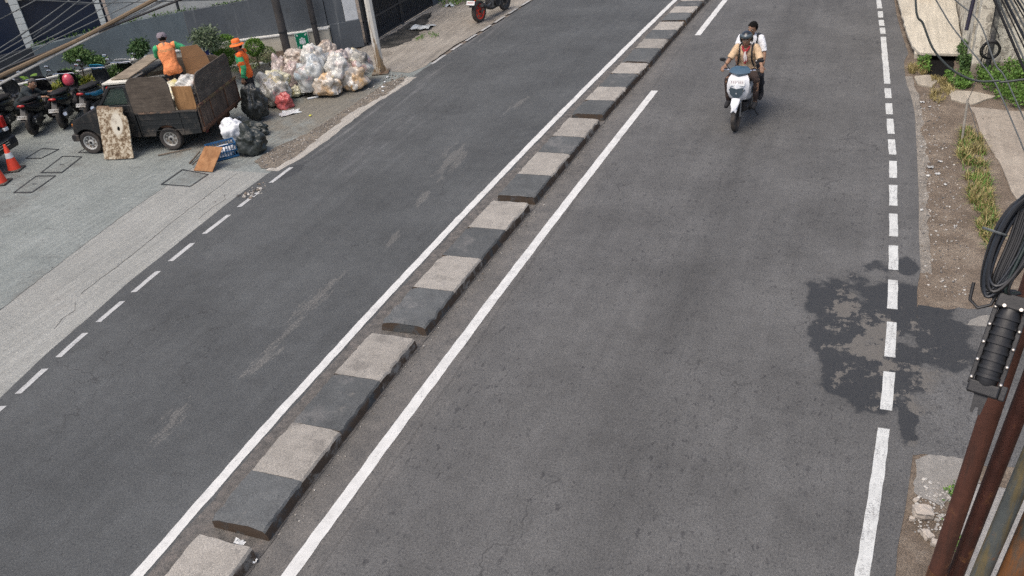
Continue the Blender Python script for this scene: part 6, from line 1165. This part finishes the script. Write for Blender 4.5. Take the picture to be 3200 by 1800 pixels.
# slim pole with wire coil
sp = thing('service_pole', 'slim dark service pole with a tangle of black wire, beside the white pillar', 'pole', (2.18, 18.8, 0)); MB().lathe([(.052, 0), (.05, 2), (.045, 5)], 12).build('shaft', smat('pole_grey', (.06, .06, .058), .7, .3, 6, .2, c2=(.25, .24, .2), amt=(.5, .6), sc2=2), sp, smooth=True)
M_WIRE = smat('wire_black', (.012, .012, .013), .45, .1, 9, 0); M_WIREG = smat('wire_grey', (.1, .11, .11), .6, .2, 9, 0)
rnd = random.Random(12)
def loops(n, c, rx, rz, jit, r, parent, name, m, axis=Vector((1, 0, 0)), up=Vector((0, 0, 1)), seed=1, seg=22):
    rnd = random.Random(seed); nrm = axis.cross(up).normalized()
    for i in range(n):
        a0 = rnd.uniform(0, 6.28); ex, ez = rx*rnd.uniform(1-jit, 1+jit*.4), rz*rnd.uniform(1-jit, 1+jit*.4); off = Vector((rnd.gauss(0, jit*.2*rx), rnd.gauss(0, jit*.2*rx), rnd.gauss(0, jit*.25*rz))); t1, t2 = rnd.gauss(0, jit*.5), rnd.gauss(0, jit*.5)
        pts = [c+off+axis*ex*math.cos(a0+6.283*k/seg)+up*ez*math.sin(a0+6.283*k/seg)+nrm*(t1*ex*math.cos(6.283*k/seg)*.4+t2*ez*math.sin(6.283*k/seg)*.4+.006*i) for k in range(seg)]
        MB().tube(pts, r, 6, closed=True).build(name, m, parent, smooth=True)
loops(11, Vector((-.02, -.12, .63)), .17, .18, .22, .007, sp, 'wire_loop', M_WIRE, seed=4)
loops(3, Vector((-.06, -.12, .42)), .09, .14, .2, .006, sp, 'wire_loop', M_WIRE, seed=6)
MB().tube([(-.06, -.08, 1.5), (-.05, -.1, 1.1), (.05, -.12, .95), (.1, -.12, .8)], .008, 6).build('wire_drop', M_WIRE, sp); MB().tube([(-.08, -.06, 3), (-.06, -.08, 1.2), (-.1, -.1, .3), (-.12, -.1, 0)], .006, 6).build('wire_drop', M_WIRE, sp)
# bamboo stake
bs = thing('bamboo_stake', 'grey bamboo stake tied with string, leaning in the grass strip', 'stake', (1.607, 15.467, 0)); MB().tube([(0, 0, 0), (-.005, .07, .35), (-.005, .14, .72)], .019, 8).build('cane', smat('bamboo_grey', (.27, .25, .21), .7, .3, 10, .3), bs, smooth=True)
MB().tube([(0, .14, .7), (.03, -.02, .95), (.05, -.1, 1.2)], .005, 5).build('string', M_WIREG, bs); MB().tube([(0, .14, .68), (.1, .1, .45), (.27, .04, .02)], .005, 5).build('string', M_WIREG, bs)
# ------------------------------------------------------------------ grass and weeds
def blades(n, sampler, h0, h1, seed, wd=.006, lean=.5, hz=None):
    rnd = random.Random(seed); vs = []; fs = []
    for i in range(n):
        x, y = sampler(rnd); h = rnd.uniform(h0, h1)*(1+.5*fbm((x*3, y*3, seed))); a = rnd.uniform(0, 6.28); l = abs(rnd.gauss(0, lean)); d = Vector((math.cos(a)*math.sin(l), math.sin(a)*math.sin(l), math.cos(l))); s = Vector((-math.sin(a), math.cos(a), 0))*wd*rnd.uniform(.6, 1.3); p = Vector((x, y, 0)); m = p+d*h*.55; e = p+d*h+Vector((d.x*h*.35, d.y*h*.35, -h*.18)); o = len(vs)
        vs += [p-s, p+s, m-s*.8, m+s*.8, e]; fs += [(o, o+1, o+3, o+2), (o+2, o+3, o+4)]
    return vs, fs
def tuft_field(poly, dens=1.0):
    f = in_poly(poly)
    def s(rnd):
        while True:
            x, y = f(rnd)
            if fbm((x*3.4, y*3.4, 7)) > .05-.2*dens+.16*max(0, dens-.7) or rnd.random() < .06: return x, y
    return s
def field(name, label, poly, n, h0, h1, mat, seed, lean=.55, wd=.006):
    vs, fs = blades(n, tuft_field(poly), h0, h1, seed, wd, lean); me = bpy.data.meshes.new(name); me.from_pydata(vs, [], fs); return tag(obj(name, me, mat), label, 'grass', kind='stuff')
GS = [(1.62, 16.1), (1.86, 16.0), (1.95, 15.0), (1.93, 14.5), (1.92, 13.05), (1.95, 12.3), (1.9, 11.9), (1.74, 11.6), (1.66, 12.3), (1.6, 13.05), (1.57, 14.4), (1.5, 14.95)]
field('dry_grass', 'yellow dry grass in the strip beside the pebbly slab', GS, 2300, .07, .19, LM['dry'], 3); field('green_grass', 'green grass tufts mixed into the dry strip', GS, 1500, .06, .17, LM['weed'], 4)
field('dry_grass', 'dry yellow weeds by the ditch and broken slabs', [(1.2, 18.9), (1.5, 18.7), (1.6, 18.0), (1.3, 17.3), (1.15, 17.6), (1.2, 18.3)], 700, .06, .16, LM['dry'], 5); field('dry_grass', 'dry grass at the left lip of the ditch', [(.78, 19.6), (1.15, 19.6), (1.12, 19.0), (.8, 19.1)], 500, .06, .16, LM['dry'], 9)
WEED = [(2.0, 18.85), (2.6, 19.05), (4.5, 19.1), (4.4, 16.9), (2.7, 17.1), (2.35, 17.3), (2.06, 18.2)]
def weeds(name, label, poly, n, l0, l1, hz, mat, seed):
    f = tuft_field(poly, .6)
    def s(rnd): x, y = f(rnd); z = hz*abs(1+.9*fbm((x*1.8, y*1.8, seed)))*rnd.random()**.7; return Vector((x, y, z)), Vector((0, 0, .5))
    k = leaf_mesh(n, s, l0, l1, .6, seed, .0); me = bpy.data.meshes.new(name); me.from_pydata(k.v, [], k.f); return tag(obj(name, me, mat), label, 'weeds', kind='stuff')
weeds('weeds', 'dense green creeping weeds below the whitewashed wall', WEED, 15000, .03, .07, .3, LM['weed'], 3); weeds('weeds', 'green weeds between ditch and slim pole', [(1.45, 18.95), (1.8, 18.9), (1.98, 18.4), (1.75, 18.1), (1.5, 18.35)], 1500, .03, .06, .14, LM['weed'], 6)
weeds('weeds', 'upright green weeds at the foot of the white pillar', [(1.72, 20.2), (1.9, 19.9), (1.92, 18.95), (1.74, 19.2)], 900, .04, .08, .4, LM['green'], 8); weeds('weeds', 'green weeds at the left lip of the ditch', [(.95, 19.75), (1.2, 19.7), (1.18, 19.1), (.98, 19.2)], 500, .03, .06, .14, LM['weed'], 12)
weeds('weeds', 'small weeds against the wall past the black gate', [(-12.9, 25.2), (-11.6, 25.0), (-11.3, 26.4), (-12.9, 27)], 1200, .04, .09, .2, LM['weed'], 14); weeds('weeds', 'sparse weeds on the pavement near the gate puddle', [(-11.9, 21.4), (-11.3, 21.6), (-11.2, 22.1), (-11.8, 22.0)], 150, .03, .06, .06, LM['weed'], 15)
weeds('weeds', 'thin weeds at the foot of the rusty pipes', [(1.0, 5.2), (1.16, 5.3), (1.16, 6.9), (1.05, 6.8)], 260, .03, .05, .06, LM['weed'], 16)
# gravel, scraps, broken concrete lumps
tag(stones('gravel', 1100, in_poly([(.93, 10.3), (1.5, 10.4), (1.55, 12.5), (1.45, 15), (1.3, 17.8), (.9, 18), (.93, 14)]), .006, .024, ST, z=-.004, seed=8), 'fine gravel scattered over the brown roadside dirt', 'gravel', kind='stuff')
tag(stones('gravel', 160, in_poly([(.8, 6.2), (1.1, 6.3), (1.15, 6.9), (.85, 6.95)]), .008, .03, ST[:2], z=-.002, seed=9), 'pale rubble crumbs beside the broken concrete lumps', 'gravel', kind='stuff')
tag(stones('gravel', 260, lambda r: (kx((y := r.uniform(3, 18)), 1)+.05+abs(r.gauss(0, .07)), y), .005, .016, ST, z=.004, seed=10), 'grit and crumbs along the right foot of the median', 'gravel', kind='stuff')
tag(stones('gravel', 140, in_poly([(-11.1, 17.2), (-10.4, 17.2), (-10.35, 18.6), (-11.1, 18.5)]), .008, .035, ST, z=.002, seed=13), 'rubble and grit around the base of the white pole', 'gravel', kind='stuff')
tag(stones('gravel', 60, lambda r: (-10.35+r.gauss(0, .1), 11.75+r.gauss(0, .16)), .015, .05, ST, z=.0, seed=14), 'broken asphalt crumbs in the pothole beside the left dashes', 'gravel', kind='stuff')
def rock(label, x, y, r, sd, rz=0):
    bm = bmesh.new(); bmesh.ops.create_cube(bm, size=1); bmesh.ops.subdivide_edges(bm, edges=bm.edges, cuts=3, use_grid_fill=True)
    for v in bm.verts:
        p = v.co*2; q = p.normalized()*max(abs(p.x), abs(p.y), abs(p.z)); v.co = p.lerp(p.normalized()*1.1, .35); v.co *= 1+.22*fbm(v.co*1.3+Vector((sd, 0, 0)), 3); v.co = Vector((v.co.x*r[0], v.co.y*r[1], v.co.z*r[2]+r[2]*.8))
    me = bpy.data.meshes.new('concrete_lump'); bm.to_mesh(me); bm.free(); o = obj('concrete_lump', me, smat('lump_concrete', (.42, .37, .31), .9, .25, 9, .6, 30, c2=(.27, .23, .19)), None); o.location = (x, y, -.01); o.rotation_euler = (.05, .1, rz); tag(o, label, 'rubble', 'broken concrete lumps by the pipes')
rock('largest pale concrete lump beside the rusty pipes', .87, 6.45, (.085, .065, .05), 1, .2); rock('pointed concrete lump just below the largest one', .905, 6.2, (.04, .055, .03), 5, .6); rock('rounded concrete lump nearest the bottom of the group', .97, 6.12, (.038, .034, .03), 9); rock('small concrete lump left of the largest one', .785, 6.37, (.025, .02, .02), 13); rock('small concrete lump above the largest one', .82, 6.62, (.028, .02, .018), 17, 1)
for k, (x, y, s, lab) in enumerate([(1.02, 17.4, .1, 'pale crumpled plastic near the broken slabs'), (1.14, 17.15, .07, 'small white scrap right of the crumpled plastic'), (.98, 15.2, .06, 'small white scrap beside the asphalt edge'), (1.25, 14.6, .09, 'white scrap in the dirt level with the bamboo stake'), (1.1, 14.35, .12, 'larger pale wrapper among the roadside leaves'), (1.2, 14.1, .1, 'pale wrapper below the larger one'), (1.38, 12.3, .05, 'lone white chip in the middle of the dirt'), (1.06, 14.0, .07, 'torn pale paper by the gravel'), (.95, 12.75, .05, 'tiny white bit on the asphalt edge'), (1.78, 13.9, .06, 'grey-white scrap in the dry grass'), (1.3, 13.7, .06, 'small scrap near the foot of the dry grass')]): scrap(lab, x, y, s*.8, 40+k, smat('scrap_dull', (.42, .42, .4), .8, .3, 6, .3, jit=.3), h=.025)
scrap('crumpled foil in the gap between the lowest kerb units', -5.25, 4.38, .12, 61, smat('foil', (.6, .62, .62), .4, .2), .05); scrap('white crumb of rubbish right of the same gap', -4.95, 4.25, .06, 62, h=.03)
# ------------------------------------------------------------------ pipes, cable closure, coil and overhead cables
def rustpipe(name, c, c2, amt):
    g = G(name); st = g.noise(g.map(g.co(), (16, 16, 1.4)), 1, 6, .7); n = g.noise(scale=7, detail=6, rough=.7); b = g.mix(g.sstep(st, *amt), c, c2); b = g.mix(g.sstep(n, .58, .68), b, (.17, .08, .035)); b = g.mul(b, g.lin(n, .3, .7, .75, 1.25)); return g.out(b, .6, .1, g.bump(g.noise(scale=50), .2, .004), .4)
PIPES = [((.6, 4.223), (1.102, 4.377), .053, rustpipe('pipe_red_brown', (.1, .04, .026), (.06, .03, .022), (.45, .7)), 'smooth red-brown steel pipe, leftmost of the four, behind the cable closure'),
         ((.689, 4.299), (1.333, 4.457), .047, rustpipe('pipe_dark_red', (.085, .033, .024), (.05, .026, .02), (.45, .7)), 'dark red-brown pipe, second of the four from the road'),
         ((.72, 4.06), (1.47, 4.29), .05, rustpipe('pipe_ochre', (.15, .12, .06), (.09, .1, .095), (.42, .6)), 'ochre and grey streaked pipe, third of the four from the road'),
         ((.86, 3.98), (1.66, 4.48), .075, rustpipe('pipe_orange_rust', (.2, .085, .03), (.07, .075, .065), (.4, .62)), 'thick flaking orange-rust pole, rightmost in the bottom corner')]
for i, (b, tp, rr, m, lab) in enumerate(PIPES):
    t = thing('steel_pipe', lab, 'pipe', (*b, 0), 0, 'pipes standing in the bottom right corner'); e = Vector((tp[0]-b[0], tp[1]-b[1], 6.9)); MB().tube([e*k/8 for k in range(9)], rr, 20).build('shaft', m, t, smooth=True)
    if i < 2: q = e*(.2 if i else .235); d = e.normalized(); MB().tube([q-d*.05, q+d*.05], rr*1.06, 20).build('collar', rustpipe('collar_%d' % i, (.15, .065, .03), (.07, .035, .02), (.4, .6)), t, smooth=True)
# splice closure: ribbed black box, local z along its length
cl = thing('cable_closure', 'ribbed black cable splice closure with bolts hanging in front of the pipes', 'cable closure'); M_CL = smat('closure_black', (.009, .009, .01), .5, .15, 12, .1)
zt = Vector((.738, 3.93, 3.872)); zb = Vector((.635, 3.645, 3.47)); dz = (zt-zb); Lc = dz.length; dz.normalize(); camv = Vector((0, 0, 6.2))-zb.lerp(zt, .5); yv = (camv-dz*camv.dot(dz)).normalized(); xv = yv.cross(dz)
cl.matrix_world = Matrix(((xv.x, yv.x, dz.x, zb.x), (xv.y, yv.y, dz.y, zb.y), (xv.z, yv.z, dz.z, zb.z), (0, 0, 0, 1)))
MB().loft([[Vector((w_*math.cos(6.283*k/16)*.05, w_*math.sin(6.283*k/16)*.04, z)) for k in range(16)] for z, w_ in ((.06, .6), (.09, .95), (.14, 1), (Lc-.1, 1), (Lc-.05, .95), (Lc-.02, .7))]).build('shell', M_CL, cl, smooth=True, angle=50)
for s in (-1, 1): MB().box(-.072 if s < 0 else .05, -.05 if s < 0 else .072, -.012, .012, .07, Lc-.03).build('flange', M_CL, cl, bevel=.004)
for k in range(8):
    z = .12+k*(Lc-.22)/7; MB().loft([[Vector((1.12*math.cos(6.283*j/20)*.051, 1.12*math.sin(6.283*j/20)*.042, zz)) for j in range(20)] for zz in (z-.007, z+.007)]).build('rib', M_CL, cl, smooth=True, angle=50)
M_BOLT = smat('bolt_steel', (.6, .56, .5), .3, .1, 5, 0, metal=.9)
for k in range(5):
    for s in (-1, 1): z = .1+k*(Lc-.16)/4; MB().lathe([(.008, 0), (.008, .012), (.004, .015)], 8, Matrix.Translation((s*.062, .012, z)) @ Matrix.Rotation(R(-90), 4, 'X')).build('bolt', M_BOLT, cl)
for x in (-.04, .03): MB().lathe([(.008, 0), (.008, .012)], 8, Matrix.Translation((x, .05, Lc-.05)) @ Matrix.Rotation(R(-90), 4, 'X')).build('bolt', M_BOLT, cl)
MB().box(-.066, .066, -.03, .03, .03, .09).build('end_plate', M_CL, cl, bevel=.008); MB().box(-.064, .068, -.04, .04, Lc-.06, Lc+.01).build('top_plate', M_CL, cl, bevel=.008); MB().prism([(-.03, .04), (.03, .04), (.022, -.06), (.01, -.06), (.006, -.03), (-.006, -.03), (-.01, -.06), (-.022, -.06)], -.01, .01, Matrix.Rotation(R(90), 4, 'X')).build('hook', M_CL, cl); MB().box(-.095, -.066, -.02, .02, .03, .1).build('lug', M_CL, cl, bevel=.005)
# hanging cable coil
co_ = thing('cable_coil', 'thick coil of black cable tied with grey straps, hanging above the closure', 'cable coil', (0, 0, 0)); cc = Vector((.69, 4.03, 4.1)); upv = Vector((.01, .42, .9)).normalized()
camd = (Vector((0, 0, 6.2))-cc).normalized(); upv = (upv-camd*upv.dot(camd)).normalized(); rt = upv.cross(camd); upv = (upv*.965+rt*.26).normalized(); rt = upv.cross(camd)
rnd = random.Random(5)
for i in range(17):
    ex, ez = .064+rnd.uniform(-.01, .016), .225+rnd.uniform(-.018, .018); off = rt*rnd.uniform(-.006, .02)+camd*rnd.uniform(-.03, .03)+upv*rnd.uniform(-.025, .015); pts = []
    for k in range(30): a = 6.283*k/30; pts.append(cc+off+rt*(ex*math.cos(a)*(1+.12*math.sin(a)))+upv*ez*math.sin(a))
    MB().tube(pts, rnd.choice((.0065, .008, .0095)), 7, closed=True).build('cable_turn', rnd.choice((M_WIRE, M_WIRE, smat('wire_dark_blue', (.014, .017, .022), .4, .1))), co_, smooth=True)
for p, s in ((cc-rt*.08+upv*.03, .05), (cc+rt*.09+upv*.09, .05)): MB().tube([p+rt*s*math.cos(6.283*k/12)+camd*s*math.sin(6.283*k/12) for k in range(12)], .006, 6, closed=True).build('strap', M_WIREG, co_)
MB().tube([cc-rt*.07-upv*.22, cc-rt*.055-upv*.3, cc-rt*.01-upv*.325, cc+rt*.035-upv*.29, cc+rt*.04-upv*.2], .008, 7).build('loose_loop', M_WIRE, co_, smooth=True)
def cable(label, pts, r, m, ext=(0, 0), name='overhead_cable', group='overhead cables', sub=6):
    P_ = [Vector(p) for p in pts]
    if ext[0]: P_ = [P_[0]+(P_[0]-P_[1]).normalized()*ext[0]]+P_
    if ext[1]: P_ = P_+[P_[-1]+(P_[-1]-P_[-2]).normalized()*ext[1]]
    out = []
    n = len(P_)
    for i in range(n-1):
        p0, p1, p2, p3 = P_[max(0, i-1)], P_[i], P_[i+1], P_[min(n-1, i+2)]
        for k in range(sub):
            t = k/sub; out.append(.5*((2*p1)+(p2-p0)*t+(2*p0-5*p1+4*p2-p3)*t*t+(3*p1-p0-3*p2+p3)*t**3))
    out.append(P_[-1]); o = MB().tube(out, r, 8).build(name, m, None, smooth=True); return tag(o, label, 'cable', group)
# bundle dropping to the coil and closure
BT = ['outermost', 'second', 'third', 'fourth', 'fifth', 'sixth', 'innermost']
rnd = random.Random(8)
bun = thing('cable_bundle', 'bundle of black cables dropping down the right edge into the coil', 'cable bundle')
for i in range(11):
    o = rt*(-.03+.0085*i)+camd*rnd.uniform(-.03, .03); pts = [cc+upv*.9+rt*(.12+.01*i)+o, cc+upv*.55+rt*(.035)+o, cc+upv*.28+o+rt*.0, cc+upv*.02+o+rt*.02, cc-upv*.2+o*.8+rt*(.03), zt+o*.3+dz*.03]
    c = cable(None, pts, rnd.choice((.006, .008, .0095)), rnd.choice((M_WIRE, M_WIRE, smat('wire_dark_green', (.012, .022, .02), .4, .1))), name='cable_strand'); c.parent = bun
    for k in ('category', 'group', 'label'):
        if k in c: del c[k]
tb = thing('trunk_cables', 'thick fan of dark cables crossing the top right corner', 'cable bundle')
for i in range(10):
    u = i/9+rnd.uniform(-.03, .03); a = Vector((.585+.16*u, 5.3+rnd.uniform(-.05, .05), 4.89)); b = Vector((.745+.12*u, 5.21+.03*u, 4.60+.16*u)); d = (b-a); c = cable(None, [a-d*4, a, b, b+d*5], rnd.choice((.0035, .005, .007)), rnd.choice((M_WIRE, M_WIREG, M_WIREG, smat('wire_dark_blue', (.014, .017, .022), .4, .1))), name='cable_strand'); c.parent = tb
    for k in ('category', 'group', 'label'):
        if k in c: del c[k]
cable('sagging black-green cable looping under the slim pole at the right', [(.2, 7.1, 5.1), (.268, 6.783, 4.492), (.331, 6.748, 4.367), (.411, 6.699, 4.212), (.517, 6.657, 4.1), (.626, 6.627, 4.035), (.73, 6.607, 4.007), (.846, 6.596, 4.015), (.996, 6.581, 4.033), (2.2, 6.5, 4.3)], .0075, smat('wire_green_black', (.03, .038, .035), .5, .1))
cable('thin grey wire slanting from the ramp down to the pebbly slab', [(.4, 8.75, 4.2), (.616, 8.675, 3.885), (.737, 8.626, 3.741), (.916, 8.552, 3.548), (1.065, 8.477, 3.371), (1.294, 8.299, 2.968), (1.36, 8.239, 2.844), (1.7, 8.0, 2.2)], .006, M_WIREG)
cable('thin grey wire passing in front of the wire tangle', [(.45, 8.75, 4.25), (.659, 8.713, 4.043), (.873, 8.647, 3.862), (1.044, 8.53, 3.527), (1.164, 8.466, 3.376), (1.6, 8.2, 2.6)], .006, M_WIREG)
cable('short thick black drop cable ending above the ramp', [(.7, 6.95, 5.3), (.625, 6.767, 4.522), (.607, 6.718, 4.329)], .013, smat('wire_violet_black', (.02, .014, .03), .4, .1))
# left overhead cables
M_BRC = smat('cable_brown', (.16, .115, .07), .8, .2, 9, .1); M_WHC = smat('cable_pale', (.42, .41, .37), .7, .2, 9, .1)
cable('thick brown cable crossing the top left corner', [(-7.051, 5.284, 4.368), (-6.629, 5.852, 4.521), (-6.155, 6.4, 4.729)], .02, M_BRC, (8, 6))
cable('pale grey cable just below the brown one', [(-7.055, 5.257, 4.308), (-6.768, 5.664, 4.437), (-6.458, 6.052, 4.565)], .0125, M_WHC, (8, 6))
cable('black cable along the top of the grey wall', [(-7.5, 5.45, 4.3), (-6.457, 6.053, 4.57), (-5.992, 6.544, 4.691)], .01, M_WIRE, (4, 8))
for lab, pts in (('uppermost thin wire over the dark blue front', [(-7.034, 5.378, 4.588), (-6.862, 5.626, 4.699), (-6.696, 5.853, 4.818)]), ('second thin wire over the dark blue front', [(-7.037, 5.362, 4.551), (-6.76, 5.75, 4.706), (-6.586, 5.981, 4.84)]), ('third thin wire over the dark blue front', [(-7.042, 5.341, 4.501), (-6.747, 5.754, 4.663), (-6.497, 6.073, 4.816)]), ('fourth thin wire over the dark blue front', [(-7.044, 5.33, 4.476), (-6.699, 5.799, 4.622), (-6.448, 6.109, 4.75)]), ('lowest thin wire over the dark blue front, just above the brown cable', [(-7.032, 5.327, 4.42), (-6.739, 5.737, 4.568), (-6.457, 6.081, 4.672)]), ('nearly level thin wire along the top edge at the left', [(-6.757, 5.797, 4.883), (-6.482, 6.082, 4.785), (-6.274, 6.285, 4.74)]), ('short thin wire in the extreme top left corner', [(-7.012, 5.469, 4.811), (-6.858, 5.679, 4.886)])):
    cable(lab, pts, .0045, M_WIREG, (4, 6))
